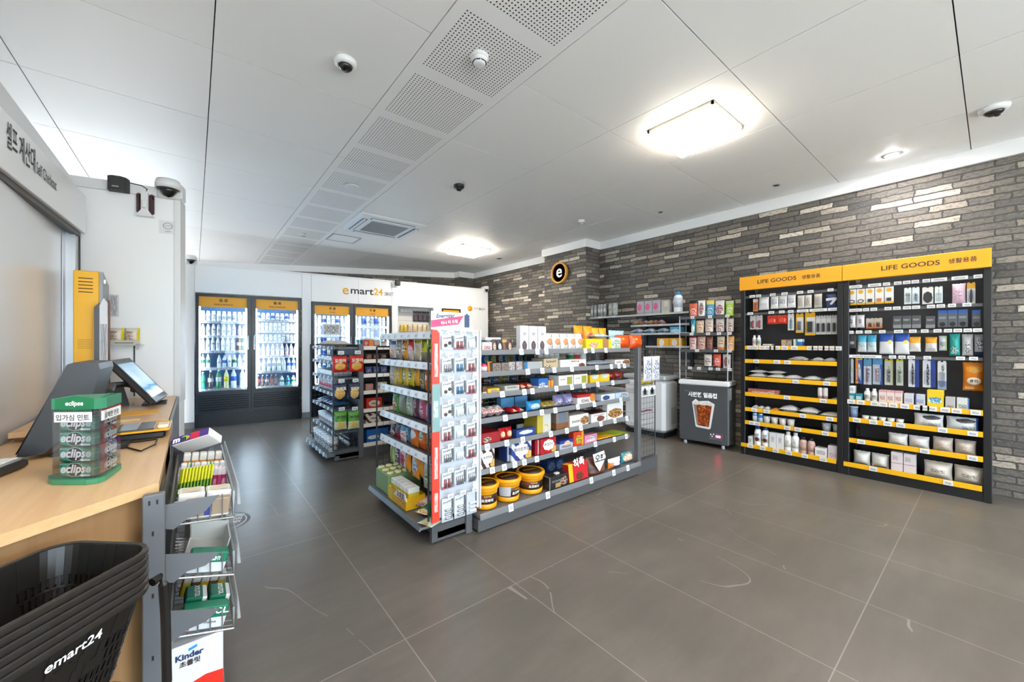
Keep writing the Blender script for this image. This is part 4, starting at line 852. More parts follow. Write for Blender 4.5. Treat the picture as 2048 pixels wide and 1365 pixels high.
for i, (ya, yb_) in enumerate(rowy):
    zt = BU.at(912, ya)[1]; zb_ = BU.at(912, yb_)[1]; h = zt - zb_
    for j, (xa, xb_) in enumerate(colx):
        c = plan[i][j]; w = xb_ - xa - .008; x = (xa + xb_) / 2
        b = empty('battery_pack', BU.w(x, -.0235, zb_)); tag(b, f'card of {cn[c]}, {["first", "middle", "last"][j]} column, {ORD[i]} row of battery display', 'battery pack', 'packs on the battery display')
        build('card', MB().prism([(-w / 2, 0), (w / 2, 0), (w / 2, h), (-w / 2, h)], .012, .0135), pk('e3e7ec' if c != 'w' else 'd0d6dd', side=('5a6068', .86, 1), bot=('c8ced6' if c != 'r' else 'b86a70', .16), seed=i), b)
        if c != 'w' or i < 4: text('Energizer', w * .2, INK if c != 'w' else GINK, b, (-.004, .0105, h * .84), (PI / 2, -.15, 0), shear=.3)
        for k in range(2 if c == 'd' else 4 if i != 7 else 3):
            m = MB()
            if c == 'd': m.lathe([(.011, 0), (.011, .004), (0, .004)], 0, 0, 0, 14); m.xf(Matrix.Translation((-.014 + .028 * k, .01, h * (.32 + .16 * k))) @ Matrix.Rotation(PI / 2, 4, 'X'))
            elif i == 7: m.lathe([(.0065, 0), (.0065, w * .6), (.003, w * .63)], 0, 0, 0, 10); m.xf(Matrix.Translation((-w * .25, .004, h * (.16 + .17 * k))) @ Matrix.Rotation(PI / 2, 4, 'Y'))
            else: m.lathe([(.006, 0), (.006, h * .5), (.0025, h * .52), (.0025, h * .54)], -w * .26 + k * w * .165, .004, h * .1, 10)
            build('battery', m, BATT[c if k % 2 == 0 or c not in 'rb' else 's'], b)
        t = MB(); t.prism([(x - .018, zt + .006), (x + .022, zt + .006), (x + .022, zt + .034), (x - .018, zt + .034)], -.048, -.045); t.tube([(x, .008, zt + .008), (x, -.044, zt + .008), (x, -.046, zt + .012)], .0016, 4)
        build('price_holder', t, TAGM, e)

# ================================================================ FAR END UNIT and FAR GONDOLA
F_ = FU.row
F_('flat', 'noodle_pack', 'white red noodle pack on top', 6, 634, 663, 682, 1.206, m=[pk('ece2da', blob=(.5, .4, .3, .3, 'c8342c', 'e8d0c0')), pk('e4dccc', blob=(.5, .5, .3, .3, '7a8a4a', 'd8c8b0'))], d=.22)
F_('box', 'rice_box', 'white blue rice carton on second shelf', 6, 634, 663, 711, 1.046, m=[pk('e8ecf2', blob=(.5, .5, .3, .3, '3a7ac0', 'd0d8e4')), pk('e0e0e0', top=('6a7a8a', .3))], d=.2)
F_('box', 'rice_box', 'plain white rice tub on third shelf', 5, 634, 663, 739, .877, m=pk('eceef0', bot=('d0d8e0', .3)), d=.22)
for lv, z, y0, c, nm in (('red ringed', .706, 757, pk('ece4e2', blob=(.5, .5, .6, .2, 'c02a3a', 'd8586a')), 'fourth'), ('white printed', .303, 829, pk('e9e6e4', blob=(.5, .5, .5, .2, '7a5a54', 'c8b8b0')), 'sixth')):
    F_('cup', 'noodle_cup', f'{lv} noodle cup, {nm} shelf', 6, 634, 663, y0, z, m=c, m2=mat('cup_lid', 'e4e4e6', .3))
F_('flat', 'noodle_pack', 'blue lilac noodle pack, fifth shelf', 5, 634, 663, 799, .536, m=[pk('3a86b4', blob=(.5, .5, .3, .3, 'e0e8f0', '7ac0e0')), pk('a88ab0', blob=(.5, .5, .3, .3, 'e8e0ec', '6a4a7a'))], d=.2)
FB = U(1.08, 5.38, -PI / 2, 'on far unit base', .3)
FB.row('cup', 'noodle_bowl', 'large white noodle bowl', 6, 624, 657, 866, .076, m=pk('e6e2de', blob=(.5, .5, .5, .25, '5a5450', 'c8bcb4')), m2=MC['cup_lid'])
FM = U(1.15, 4.325, 0, 'on far mesh side', .02); FM.hook = fu
for x0, x1, y0, y1, lab, m, w_ in ((665, 697, 712, 745, 'red chip bag left of pair', pk('d9231f', blob=(.5, .35, .34, .22, 'f0a93c', 'f4c86a'), top=('c01c1c', .1)), '오징어'), (699, 730, 711, 744, 'red chip bag right of pair', pk('db261f', blob=(.5, .35, .34, .24, 'f2ab40', 'f4ca70')), '오징어'),
    (667, 697, 768, 801, 'navy bag with golden fries left of pair', pk('1f2f52', blob=(.45, .4, .36, .34, 'f0a940', 'f6d48a')), '포테토'), (698, 722, 767, 800, 'navy bag with golden fries right of pair', pk('22345a', blob=(.5, .4, .36, .34, 'f4b850', 'f8dc9a')), '포테토'),
    (669, 696, 824, 861, 'green potato chip bag left of pair', pk('62ad34', bot=('d8e0b8', .45), blob=(.5, .25, .34, .2, 'f0c040', 'f4e0a0')), '자가비'), (697, 721, 823, 859, 'green potato chip bag right of pair', pk('66b038', bot=('dce4bc', .45), blob=(.5, .25, .34, .2, 'f0c040', 'f4e0a0')), '자가비')):
    o = FM.row('bag', 'chip_bag', lab, 1, x0, x1, y0, yb=y1, m=m, d=.05, dy=-.035)
    w = max(v.co.x for v in o.data.vertices); h = max(v.co.z for v in o.data.vertices)
    text(w_, w * .55, INK if '자' in w_ else mat('ink_cream', 'f2e6c8', .5), o, (.0, -.004, h * .68), bold=.04)
    c = FM.at((x0 + x1) / 2, y0 - 6, -.03)
    attach(build('price_tag', MB().box(FM.w(c[0], 0, 0).x - .03, FM.w(c[0], 0, 0).x + .03, 4.275, 4.279, c[1] - .018, c[1] + .018), TAGM), fu)
G_ = FG.row
wh = lambda s: f'on the {s} far gondola shelf'
G_('box', 'snack_box', 'red snack carton', 1, 727, 738, 680, 1.201, m=pk('d8342c', blob=(.5, .5, .3, .3, 'f0d8c8', 'a81c1c')), where=wh('top'))
G_('box', 'snack_box', 'orange snack carton', 1, 738, 748, 680, 1.201, m=pk('ee8a24'), where=wh('top'))
G_('pouch', 'kimbap_pack', 'red white triangular pack', 1, 749, 762, 682, 1.201, m=pk('c8bfb8', bot=('d83a2c', .35)), where=wh('top'))
G_('jar', 'snack_jar', 'pink jar', 1, 764, 775, 683, 1.201, m=mat('jar_pink', 'c86a84', .4), m2=mat('jar_lime', 'c8cc8a', .4), where=wh('top'))
G_('bag', 'bread_bag', 'brown roll bag', 3, 731, 776, 708, 1.053, m=pk('5a4238', blob=(.5, .5, .35, .35, 'c89a74', '3a2a24')), where=wh('second'))
G_('bag', 'snack_bag', 'dim blue bag', 3, 731, 776, 733, .892, m=pk('4a5a94', blob=(.5, .4, .35, .3, 'a8a8c0', '2a3050')), where=wh('third'))
G_('box', 'cookie_box', 'peach cookie carton', 1, 731, 747, 768, .704, m=pk('c88a7a', blob=(.5, .5, .35, .3, 'e8c8b0', '8a4a3a')), where=wh('fourth'))
G_('box', 'cookie_box', 'cream cookie carton', 1, 755, 775, 765, .704, m=pk('d9cbae', blob=(.5, .45, .35, .3, '6a4a34', 'e8dcc4')), where=wh('fourth'))
G_('box', 'cookie_box', 'red biscuit carton with cream centre', 1, 732, 765, 796, .502, m=pk('cf2f22', blob=(.5, .5, .34, .3, 'ecdcc0', 'e4d0b0'), txt=(.42, .16, '6a3a2a', .3, .7)), where=wh('fifth'))
G_('box', 'cookie_box', 'brown swirl biscuit carton', 1, 731, 763, 826, .336, m=pk('e9dcc8', stripes=(2.2, '4a2f26'), blob=(.5, .5, .34, .3, 'efe6d6', 'ece0cc'), txt=(.42, .16, '3a2a24', .3, .7)), where=wh('sixth'))
G_('box', 'cookie_box', 'wide blue biscuit carton', 1, 732, 778, 858, .121, m=pk('1f66b4', blob=(.3, .4, .25, .15, 'e8f0f8', 'd8e4f0')), d=.2, where=wh('lowest'))

# ================================================================ DRINKS COOLERS
FR = U(0, 7.39, PT, '', .4)
NAVY = mat('cooler_black', '0b0f16', .3); BLUEIN = mat('cooler_blue', '1b6aa6', .4); SHW = mat('cooler_shelf', 'eef2f6', .4)
LED = mat('cooler_led', 'eaf4ff', .4, emit=LED_E)
def cooler(x0, x1, zt, doors, label, cap, sub):
    e = empty('drinks_cooler', (0, 7.39, 0), PT); tag(e, label, 'drinks cooler')
    m = MB(); D = .62
    m.box(x0, x0 + .03, .02, D, .0, zt); m.box(x1 - .03, x1, .02, D, 0, zt); m.box(x0, x1, .02, D, zt - .035, zt); m.box(x0, x1, .02, D, 0, .5); xm = (x0 + x1) / 2; m.box(xm - .012, xm + .012, .02, .1, .5, zt)
    build('body', m, NAVY, e)
    build('back_wall', MB().box(x0 + .03, x1 - .03, D - .02, D, .5, zt - .035), BLUEIN, e)
    m = MB(); m.box(x0, x1, -.03, .02, .0, .2); build('kick_panel', m, NAVY, e)
    for s in (0, 1):
        a, b = (x0, xm) if s == 0 else (xm, x1); m = MB(); m.box(a + .005, b - .005, -.02, .02, .2, .5)
        for k in range(7): m.prism([(-.02, .235 + k * .034), (-.034, .24 + k * .034), (-.034, .252 + k * .034), (-.02, .258 + k * .034)], a + .03, b - .03, 'x')
        build('grille', m, mat('cooler_grille', '10151c', .25), e)
    for s, (gx0, gx1, zs) in enumerate(doors):
        a, b = (x0 + .005, xm - .004) if s == 0 else (xm + .004, x1 - .005)
        m = MB(); m.box(a, gx0, -.035, .015, .5, zt - .01); m.box(gx1, b, -.035, .015, .5, zt - .01); m.box(gx0, gx1, -.035, .015, zt - .05, zt - .01); m.box(gx0, gx1, -.035, .015, .5, .532)
        d = build('door', m, NAVY, e)
        build('glass_pane', MB().box(gx0, gx1, -.012, -.006, .532, zt - .05), GLASS, d)
        sg = build('header_sign', MB().box(gx0, gx1, -.0165, -.013, zt - .205, zt - .05), YEL, d)
        text(cap, .052, INK, sg, ((gx0 + gx1) / 2, -.018, zt - .105), bold=.03); text(sub, .026, INK, sg, ((gx0 + gx1) / 2, -.018, zt - .165), bold=.01)
        hx = gx1 + .02 if s == 0 else gx0 - .02
        build('handle', MB().tube([(hx, -.036, 1.14), (hx, -.062, 1.15), (hx, -.062, 1.36), (hx, -.036, 1.37)], .009, 8), mat('chrome', 'd4d8dc', .15, .9), d)
        for lx in (gx0 + .008, gx1 - .008): build('light_strip', MB().box(lx - .008, lx + .008, .03, .045, .56, zt - .08), LED, e)
        build('light_strip', MB().box(gx0 + .02, gx1 - .02, .05, .07, zt - .06, zt - .045), LED, e)
        for z in zs:
            o = build('shelf', MB().box(gx0 - .02, gx1 + .02, .08, D - .03, z - .012, z), SHW, e)
            build('price_rail', MB().box(gx0 - .02, gx1 + .02, .072, .08, z - .03, z + .006), pk('f4f6f8', txt=(.1, .8, '8a929c', .03, .97), seed=int(z * 9)), o)
    return e
cooler(.011, 1.384, 1.993, [(.057, .641, [1.58, 1.36, 1.13, .87, .55]), (.758, 1.34, [1.63, 1.445, 1.28, 1.04, .795, .55])], 'black two-door drinks cooler by the glazed side', '음 료', 'DRINK & BEVERAGE')
cooler(1.545, 2.89, 1.945, [(1.59, 2.145, [1.58, 1.39, 1.2, .98, .76, .55]), (2.25, 2.84, [1.556, 1.343, 1.13, .9, .72, .55])], 'black two-door drinks cooler under the shop name lettering', '주 류', 'LIQUOR')
MILKW = mat('bottle_white', 'f0f2f4', .25); WATER = mat('bottle_water', 'cfe2ea', .12, spec=.8); COLA = mat('bottle_cola', '2a1a14', .1, spec=.8); GREENB = mat('bottle_green', '2f8a5c', .15, spec=.7); TEALB = mat('bottle_teal', '23a08c', .2); YELB = mat('bottle_yellow', 'e4e0a8', .15); CANS = mat('can_silver', 'd4dae0', .25, .6); BLUEC = mat('can_blue', '2a62c0', .3); PINKB = mat('bottle_pink', 'd8b4b8', .2); BROWNB = mat('bottle_brown', '6a4030', .12)
LAB = [pk('f4f6f8', txt=(.3, .4, 'a8b0bc'), seed=1), pk('e8eef4', txt=(.3, .4, '6a8ab8'), seed=2), pk('e4e4e8', top=('9aa0b0', .3)), pk('f0f0f0', blob=(.5, .5, .4, .3, 'b8c8d8', 'e8e8e8'))]
LBLU = mat('sleeve_blue', '2450b4', .4); LGRN = mat('sleeve_green', '2a7a4a', .4); LYEL = mat('sleeve_yellow', 'e8d420', .4); LRED = mat('sleeve_red', 'c83a2a', .4); LBRN = mat('sleeve_brown', '8a5a44', .4)
def D_(kind, lab, n, x0, x1, yt, z, m, m2=None, m3=None, wh='', nm='drink_bottle'): FR.row(kind, nm, lab, n, x0, x1, yt, z + .002, m=m, m2=m2, m3=m3 or LAB, dy=.1, where=wh, fill=.82)
w1 = 'in leftmost cooler door'; w2 = 'in second cooler door'; w3 = 'in third cooler door'; w4 = 'in rightmost cooler door'
D_('jar', 'white yogurt bottle, top shelf', 9, 400, 494, 623, 1.58, MILKW, wh=w1)
D_('milk', 'tall white milk bottle, second shelf', 7, 400, 473, 649, 1.36, MILKW, wh=w1); D_('milk', 'pale pink drink bottle, second shelf', 2, 474, 493, 652, 1.36, [PINKB, MILKW], wh=w1)
D_('milk', 'white juice bottle, third shelf', 7, 400, 470, 676, 1.13, [MILKW, MILKW, WATER], wh=w1); D_('pet', 'dark tea bottle, third shelf', 2, 472, 494, 674, 1.13, [BROWNB, GREENB], wh=w1)
D_('pet', 'white bottle with green foot, fourth shelf', 2, 400, 421, 709, .87, [MILKW], m3=[LGRN], wh=w1); D_('pet', 'clear water bottle, fourth shelf', 6, 433, 494, 711, .87, [WATER], m3=[LAB[0], LBLU, LAB[1], LGRN], wh=w1)
for k, (x0, x1, y, mm, ml, lab) in enumerate(((398, 412, 744, TEALB, LGRN, 'large teal drink bottle'), (414, 428, 741, COLA, LAB[2], 'large dark cola bottle'), (430, 444, 739, GREENB, LAB[3], 'large green lemonade bottle'), (446, 459, 739, YELB, LYEL, 'large pale bottle with yellow sleeve'), (460, 474, 738, WATER, LBLU, 'large water bottle with blue sleeve'), (478, 492, 737, WATER, WATER, 'large plain water bottle'))): D_('pet', lab + ', bottom shelf', 1, x0, x1, y, .55, mm, None, ml, w1)
D_('jar', 'small white bottle with blue sleeve, top shelf', 9, 512, 596, 627, 1.63, MILKW, m3=[LBLU, LAB[1], LAB[0]], wh=w2)
D_('can', 'slim pale can, second shelf', 10, 512, 595, 646, 1.445, CANS, wh=w2, nm='drink_can'); D_('can', 'white can, third shelf', 10, 512, 595, 669, 1.28, CANS, wh=w2, nm='drink_can')
D_('pet', 'small pinkish juice bottle, fourth shelf', 9, 512, 596, 688, 1.04, [PINKB, MILKW], m3=[LAB[3], LAB[2]], wh=w2)
D_('pet', 'clear sports bottle, fifth shelf', 8, 512, 592, 716, .795, [WATER], m3=[LAB[0], LAB[1], LBLU, LBLU, LGRN, LAB[0], LBLU, LBLU], wh=w2)
D_('pet', 'dark cola bottle, bottom shelf', 5, 512, 556, 750, .55, [COLA, BROWNB], m3=[LRED, LBRN, LAB[2]], wh=w2); D_('pet', 'blue green soda bottle, bottom shelf', 3, 558, 593, 752, .55, [WATER, TEALB], m3=[LGRN, LBLU], wh=w2)
for wh, xa, xb_, ys in ((w3, 626, 697, ((632, 1.58, 'jar', MILKW, 'white yogurt bottle, top shelf'), (652, 1.39, 'can', CANS, 'white beer can, second shelf'), (673, 1.2, 'can', BLUEC, 'blue beer can, third shelf'), (698, .98, 'can', CANS, 'blue banded beer can, fourth shelf'), (724, .76, 'pet', WATER, 'teal labelled bottle, fifth shelf'), (752, .55, 'pet', WATER, 'pale bottle, bottom shelf'))), (w4, 708, 772, ((634, 1.556, 'can', CANS, 'tall white beer can, top shelf'), (656, 1.343, 'can', CANS, 'striped beer can, second shelf'), (680, 1.13, 'beer', GREENB, 'green beer bottle, third shelf')))):
    for y, z, k, mm, lab in ys: D_(k, lab, 8, xa, xb_, y, z, mm, m3=[LAB[0], LAB[2], LBLU] if k != 'beer' else LAB, wh=wh, nm='drink_can' if k == 'can' else 'drink_bottle')
a, zt = FR.at(646, 648, -.02); b, zb_ = FR.at(680, 670, -.02)
o = build('paper_notice', MB().box(a, b, -.0155, -.0135, zb_, zt), pk('eceae6', txt=(.08, .8, '8a8a8a', .08, .92)), None, (0, 7.39, 0), PT); tag(o, 'white paper notice taped on the third cooler door', 'notice')
# --- goods in the pegboard niche
NI = U(0, 7.39, PT, 'in the pegboard niche', .26)
NI.row('box', 'wall_light', 'small white round-top gadget on the niche wall', 3, 800, 823, 619, yb=625, m=WPLA, d=.04, dy=.2)
NI.row('hang', 'black_card', 'black hanging card with pink figures', 4, 827, 863, 623, yb=644, m=pk('3a3034', txt=(.1, .7, 'b0a8a8', .1, .9)), m2=mat('blister_dark', '54444a', .3), d=.03, dy=.2)
NI.row('bag', 'tea_bag_pack', 'yellow hanging pack', 2, 801, 815, 650, yb=664, m=pk('e8c01c', blob=(.5, .5, .3, .3, 'f4e08a', 'c88a1c')), d=.03, dy=.2)
NI.row('bag', 'bread_bag', 'cream hanging bread bag', 5, 816, 864, 649, yb=665, m=pk('e4d0a8', blob=(.5, .5, .35, .35, 'f0e4cc', 'c8a070')), d=.04, dy=.2)
# ================================================================ LIFE GOODS WALL RACKS
LA = U(4.795, 1.815, -PI / 2, 'in left life goods bay', .29); LB = U(4.795, .915, -PI / 2, 'in right life goods bay', .29)
RYEL = mat('rail_yellow', 'eab013', .35); TAGW = pk('f2f2f2', txt=(.2, .5, '9a9aa0'), seed=3)
def life_rack(Ux, ox, wid, label, rails, shelves, zb, railtags, tags, text_x):
    e = empty('wall_rack', (4.795, ox, 0), -PI / 2); tag(e, label, 'wall rack')
    build('back_panel', MB().box(0.0 if wid < .9 else .08, wid, .285, .3, .1, 1.9), mat('rack_back', '2c2c2e', .5), e)
    for x in (0, wid - .045): build('post', MB().rbox(x, x + .045, .01, .305, 0, 1.99, .004), BLACKM, e)
    m = MB(); m.box(0, wid, .02, .3, .0, .085); build('plinth', m, BLACKM, e)
    h = build('header_sign', MB().rbox(.002, wid - .002, -.03, .02, 1.838, 1.985, .003), YEL, e)
    text('LIFE GOODS', .056, mat('ink_brown', '4a3a2a', .5), h, (text_x, -.0315, 1.913), sx=1.15, bold=.015); text('생활용품', .042, mat('ink_brown', '4a3a2a', .5), h, (text_x + .3, -.0315, 1.911), bold=.015)
    for z, tg in zip(rails, railtags):
        r = build('hook_rail', MB().box(.045, wid - .045, .025, .035, z - .012, z + .012), GREYM, e)
        for x0, x1 in tg:
            a, b = Ux.at(x0, 600, .02)[0], Ux.at(x1, 600, .02)[0]; build('price_tag', MB().box(a, b, .018, .024, z - .008, z + .02), TAGW, r)
    for z, tg in zip(shelves + [zb], tags):
        base = z == zb
        s_ = build('shelf', MB().box(.045 if not base else .01, wid - .045, .02, .285, z - .014, z - .002), BLACKM, e)
        build('price_rail', MB().box(.045 if not base else .005, wid - (.045 if not base else .05), .006, .02, z - .022, z + .02), RYEL, s_)
        for t in tg:
            x = Ux.at(t, 800, 0)[0]; build('price_tag', MB().box(x - .027, x + .027, .001, .006, z - .021, z + .018), TAGW, s_)
    return e
AZ = [1.2, 1.05, .855, .682, .512, .365]; BZ = [.70, .531, .336]
ra = life_rack(LA, 1.815, .9, 'black wall rack bay with yellow header beside the dark freezer', [1.762, 1.572], AZ, .107,
    [[(1499, 1510), (1512, 1522), (1540, 1551), (1563, 1575), (1594, 1606), (1615, 1627), (1655, 1667)], [(1495, 1506), (1537, 1548), (1558, 1569), (1576, 1587), (1594, 1617), (1619, 1654), (1656, 1684)]],
    [[1500, 1510, 1524, 1536, 1545, 1553, 1569, 1588, 1620, 1630, 1642, 1652, 1664, 1676], [1512, 1553, 1574], [1591, 1653], [1573, 1646], [1508, 1533, 1605, 1659], [1503, 1514, 1574, 1595, 1650], [1500, 1525, 1551, 1577, 1609, 1646]], .36)
rb = life_rack(LB, .915, .9, 'black wall rack bay with yellow header nearest the right edge', [1.772, 1.552, 1.346, 1.12], BZ, .104,
    [[(1697, 1724), (1736, 1762), (1766, 1780), (1788, 1803), (1806, 1821), (1823, 1838), (1845, 1860), (1862, 1894), (1903, 1936), (1947, 1965)], [(1696, 1724), (1726, 1738), (1741, 1754), (1769, 1783), (1786, 1801), (1806, 1822), (1824, 1840), (1854, 1870), (1873, 1890), (1896, 1912), (1925, 1943)], [(1694, 1707), (1712, 1725), (1730, 1743), (1758, 1771), (1788, 1806), (1818, 1833), (1842, 1857), (1867, 1883), (1888, 1904), (1907, 1924), (1927, 1944), (1946, 1964)], [(1695, 1763), (1778, 1792), (1797, 1811), (1815, 1830), (1847, 1862), (1912, 1930), (1938, 1956)]],
    [[1702, 1721, 1749, 1766, 1786, 1809, 1836, 1849, 1864, 1890, 1913, 1951], [1713, 1746, 1775, 1801, 1885, 1945], [1722, 1849, 1945], [1746, 1896]], .45)
A_ = lambda name, lab, n, x0, x1, y0, y1, m, kind='hang', m2=None, m3=None, d=.025, dy=.06, wh='top row of left bay', rot=0: LA.row(kind, name, lab, n, x0, x1, y0, yb=y1, m=m, m2=m2, m3=m3, d=d, dy=dy, where=wh, rot=rot)
WC = lambda s, t='9a9aa4': pk('ecebea', txt=(.35, .4, t), seed=s)
A_('hang_pack', 'orange and white slim card pack', 1, 1504, 1515, 598, 623, pk('f08030', top=('ececec', .25)), m2=CLEARP)
A_('hang_pack', 'plain white sock packet', 1, 1516, 1538, 594, 620, pk('e6e6e6', txt=(.3, .2, 'c8c8cc')), 'bag')
A_('hang_pack', 'white printed underwear packet', 3, 1540, 1591, 592, 617, [WC(1), WC(2, '7a808a')], 'bag')
A_('hang_pack', 'cream boxed hosiery packet', 2, 1594, 1623, 591, 617, [pk('dcd6ce', txt=(.2, .6, 'a09a92'))], 'bag')
A_('hang_pack', 'beige hosiery packet hanging alone', 1, 1627, 1644, 588, 616, pk('d6d0c6', txt=(.2, .6, '9a948c')), 'bag')
o = A_('hang_pack', 'navy towel packet with white bent stripe', 1, 1651, 1674, 587, 616, pk('34497e', top=('4a5f94', .15)), 'bag')
m = MB(); m.prism([(-.04, .085), (.04, .09), (.045, .07), (.005, .02), (-.012, .025), (.012, .066), (-.04, .06)], -.001, .001); build('stripe_print', m, WPLA, o, (0, -.003, .01))
w_ = 'second row of left bay'
A_('hang_pack', 'white razor card with red handles', 2, 1498, 1524, 631, 659, pk('dcd8d6', blob=(.5, .35, .2, .3, 'b03a3a', '8a8a90')), wh=w_, m3=mat('razor_red', 'a84a4a', .4))
A_('hang_pack', 'red short blister card', 2, 1533, 1573, 630, 648, pk('e0452c', blob=(.5, .4, .3, .3, '8a2a2a', 'f0c0a8')), wh=w_, m2=mat('blister_red', 'd8402c', .3))
A_('hang_pack', 'white long tool card', 1, 1574, 1587, 628, 661, pk('e6e6e4', blob=(.5, .4, .14, .4, '6a8a8a', 'b8c0c0')), wh=w_)
A_('hang_pack', 'white card with slim pen and yellow edge', 1, 1590, 1606, 627, 666, pk('e2e0dc', side=('f2b81c', 0, .16), bot=('f2b81c', .08), top=('f2b81c', .2)), wh=w_, m3=mat('pen_grey', '6a6a70', .4))
A_('hang_pack', 'large yellow edged card with black clipper', 1, 1608, 1630, 625, 671, pk('e0dedb', side=('f2b81c', 0, .16), bot=('f2b81c', .1), top=('f2b81c', .22)), wh=w_, m3=mat('clipper_black', '202226', .4))
A_('hang_pack', 'grey blister card with black grooming tool', 5, 1630, 1684, 630, 669, pk('d9d9d9', top=('c4c4c6', .18)), wh=w_, m3=mat('clipper_black', '202226', .4))
def AS(kind, name, lab, n, x0, x1, yt, k, m, m2=None, m3=None, d=.09, dy=.03): LA.row(kind, name, lab, n, x0, x1, yt, (AZ + [.107])[k], m=m, m2=m2, m3=m3, d=d, dy=dy, where=f'on {ORD[k]} shelf of left bay')
AS('lotion', 'toiletry_bottle', 'white clear travel bottle', 2, 1503, 1521, 671, 0, mat('bottle_frost', 'e0e8e8', .2), m3=[pk('d8c8cc', txt=(.3, .4, 'a86a6a')), pk('c8d4d0', txt=(.3, .4, '5a7a74'))])
AS('box', 'small_box', 'tiny brown white carton', 2, 1525, 1543, 688, 0, pk('a08a7a', top=('d8d0c8', .4)))
AS('box', 'small_box', 'small multicoloured stationery box', 2, 1562, 1583, 680, 0, [pk('c88a3a', blob=(.5, .5, .4, .4, '6a5a50', 'e0d4c0')), pk('8a8076', blob=(.5, .5, .4, .4, 'd8d4cc', '5a3a2a'))])
AS('box', 'small_box', 'white and blue glue box', 2, 1586, 1604, 679, 0, [pk('d8dcdc', side=('4a8a8a', .6, 1)), pk('2a6ab8', top=('d8e4f0', .3))])
AS('flat', 'flat_pack', 'low white paper pack', 3, 1608, 1640, 692, 0, WC(5))
AS('flat', 'plate_pack', 'white wrapped plate pack', 1, 1574, 1615, 714, 1, WC(6), d=.16); AS('flat', 'plate_pack', 'small white wrapped plate pack', 2, 1620, 1672, 716, 1, WC(7), d=.14)
AS('flat', 'tray_pack', 'white foam tray pack', 2, 1495, 1568, 748, 2, pk('e2e0dc', txt=(.4, .2, 'c4c0bc')), d=.16); 
LA.row('flat', 'tray_pack', 'upper white foam tray pack', 2, 1495, 1568, 742, LA.at(1530, 748, .03)[1], m=pk('e6e4e0'), d=.16, where='stacked on third shelf of left bay')
AS('flat', 'tray_pack', 'glossy white tray pack', 3, 1564, 1684, 753, 2, pk('dcdad8', blob=(.5, .5, .4, .4, 'efefee', 'c8c4c2')), d=.16)
AS('box', 'long_box', 'long dusty red foil carton', 1, 1494, 1558, 780, 3, pk('b0605c', blob=(.8, .5, .15, .4, 'd8c0b8', '8a3a3a'), txt=(.2, .4, 'e0c8c0')), d=.06)
AS('can', 'spray_can', 'white paper cup sleeve', 2, 1634, 1655, 776, 3, mat('sleeve_whitebody', 'dcd8d8', .4), m3=pk('e0d8d6', bot=('b8a0a0', .3)))
AS('flat', 'flat_pack', 'cream napkin pack with orange end', 1, 1656, 1684, 797, 3, pk('d8d4c0', side=('ee9a2a', 0, .25)), d=.14)
AS('flat', 'sponge_pack', 'small white sponge pack', 3, 1503, 1538, 813, 4, pk('d6d2ce', blob=(.5, .5, .4, .3, 'b8b0ac', 'e8e4e0'))); AS('flat', 'glove_pack', 'orange glove pack', 1, 1540, 1558, 817, 4, pk('ee7e22', blob=(.5, .5, .3, .3, 'f6b05a', 'd86414')))
AS('flat', 'bowl_pack', 'wrapped stack of white bowls', 2, 1556, 1636, 814, 4, pk('dfdcda', blob=(.5, .4, .4, .3, 'c0bcba', 'f0efee')), d=.16); AS('flat', 'plate_pack', 'low cream plate pack', 1, 1637, 1684, 826, 4, pk('d8d2c8'), d=.18)
AS('can', 'spray_can', 'blue white spray can', 2, 1503, 1525, 827, 5, [mat('can_paleblue', '9ab8d8', .3, .3)], m3=[pk('c8d0dc', top=('5a9ad0', .2)), pk('b8d4ec', top=('3a7ac8', .4))])
AS('cup', 'paper_bowl', 'white wrapped paper bowl stack', 4, 1524, 1588, 837, 5, pk('dbd8d2', blob=(.5, .5, .35, .3, 'c4b8a8', 'e8e6e2')), d=.1); AS('cup', 'plastic_cup', 'clear grey plastic cup stack', 2, 1640, 1684, 849, 5, mat('cup_grey', '8d9298', .15, spec=.7), m2=mat('cup_rim', 'a8acb2', .2))
AS('box', 'small_box', 'tiny white carton', 1, 1496, 1504, 873, 6, WC(8)); NAVC = mat('cap_navy', '22408a', .3)
AS('lotion', 'shampoo_bottle', 'white bottle with navy cap', 2, 1506, 1537, 854, 6, MILKW, NAVC, pk('eef0f2', blob=(.5, .25, .3, .22, '8a4a2a', '3a2a2a'), txt=(.5, .35, '3a4a7a', .25, .75)))
AS('box', 'lotion_tube', 'squared white lotion bottle', 2, 1538, 1567, 867, 6, pk('eeeeee', txt=(.45, .3, 'a8a8ac', .3, .7)), d=.06); AS('lotion', 'lotion_bottle', 'white flip-top lotion bottle', 2, 1567, 1597, 866, 6, MILKW, WPLA, pk('eeeeee', txt=(.45, .3, 'a8a8ac', .3, .7)))
AS('lotion', 'soap_bottle', 'rosy beige soap bottle with dark pump', 2, 1597, 1629, 876, 6, mat('soap_rose', 'c8a79a', .3), DARK, pk('c4a094', blob=(.5, .5, .25, .3, 'b48a7c', 'd4b4a8')))
AS('box', 'tissue_box', 'white flat tissue carton', 1, 1629, 1654, 897, 6, WC(9)); AS('box', 'pad_box', 'pale mauve pad carton', 1, 1655, 1681, 893, 6, pk('d6ccd2', txt=(.2, .3, 'b89aa8')))
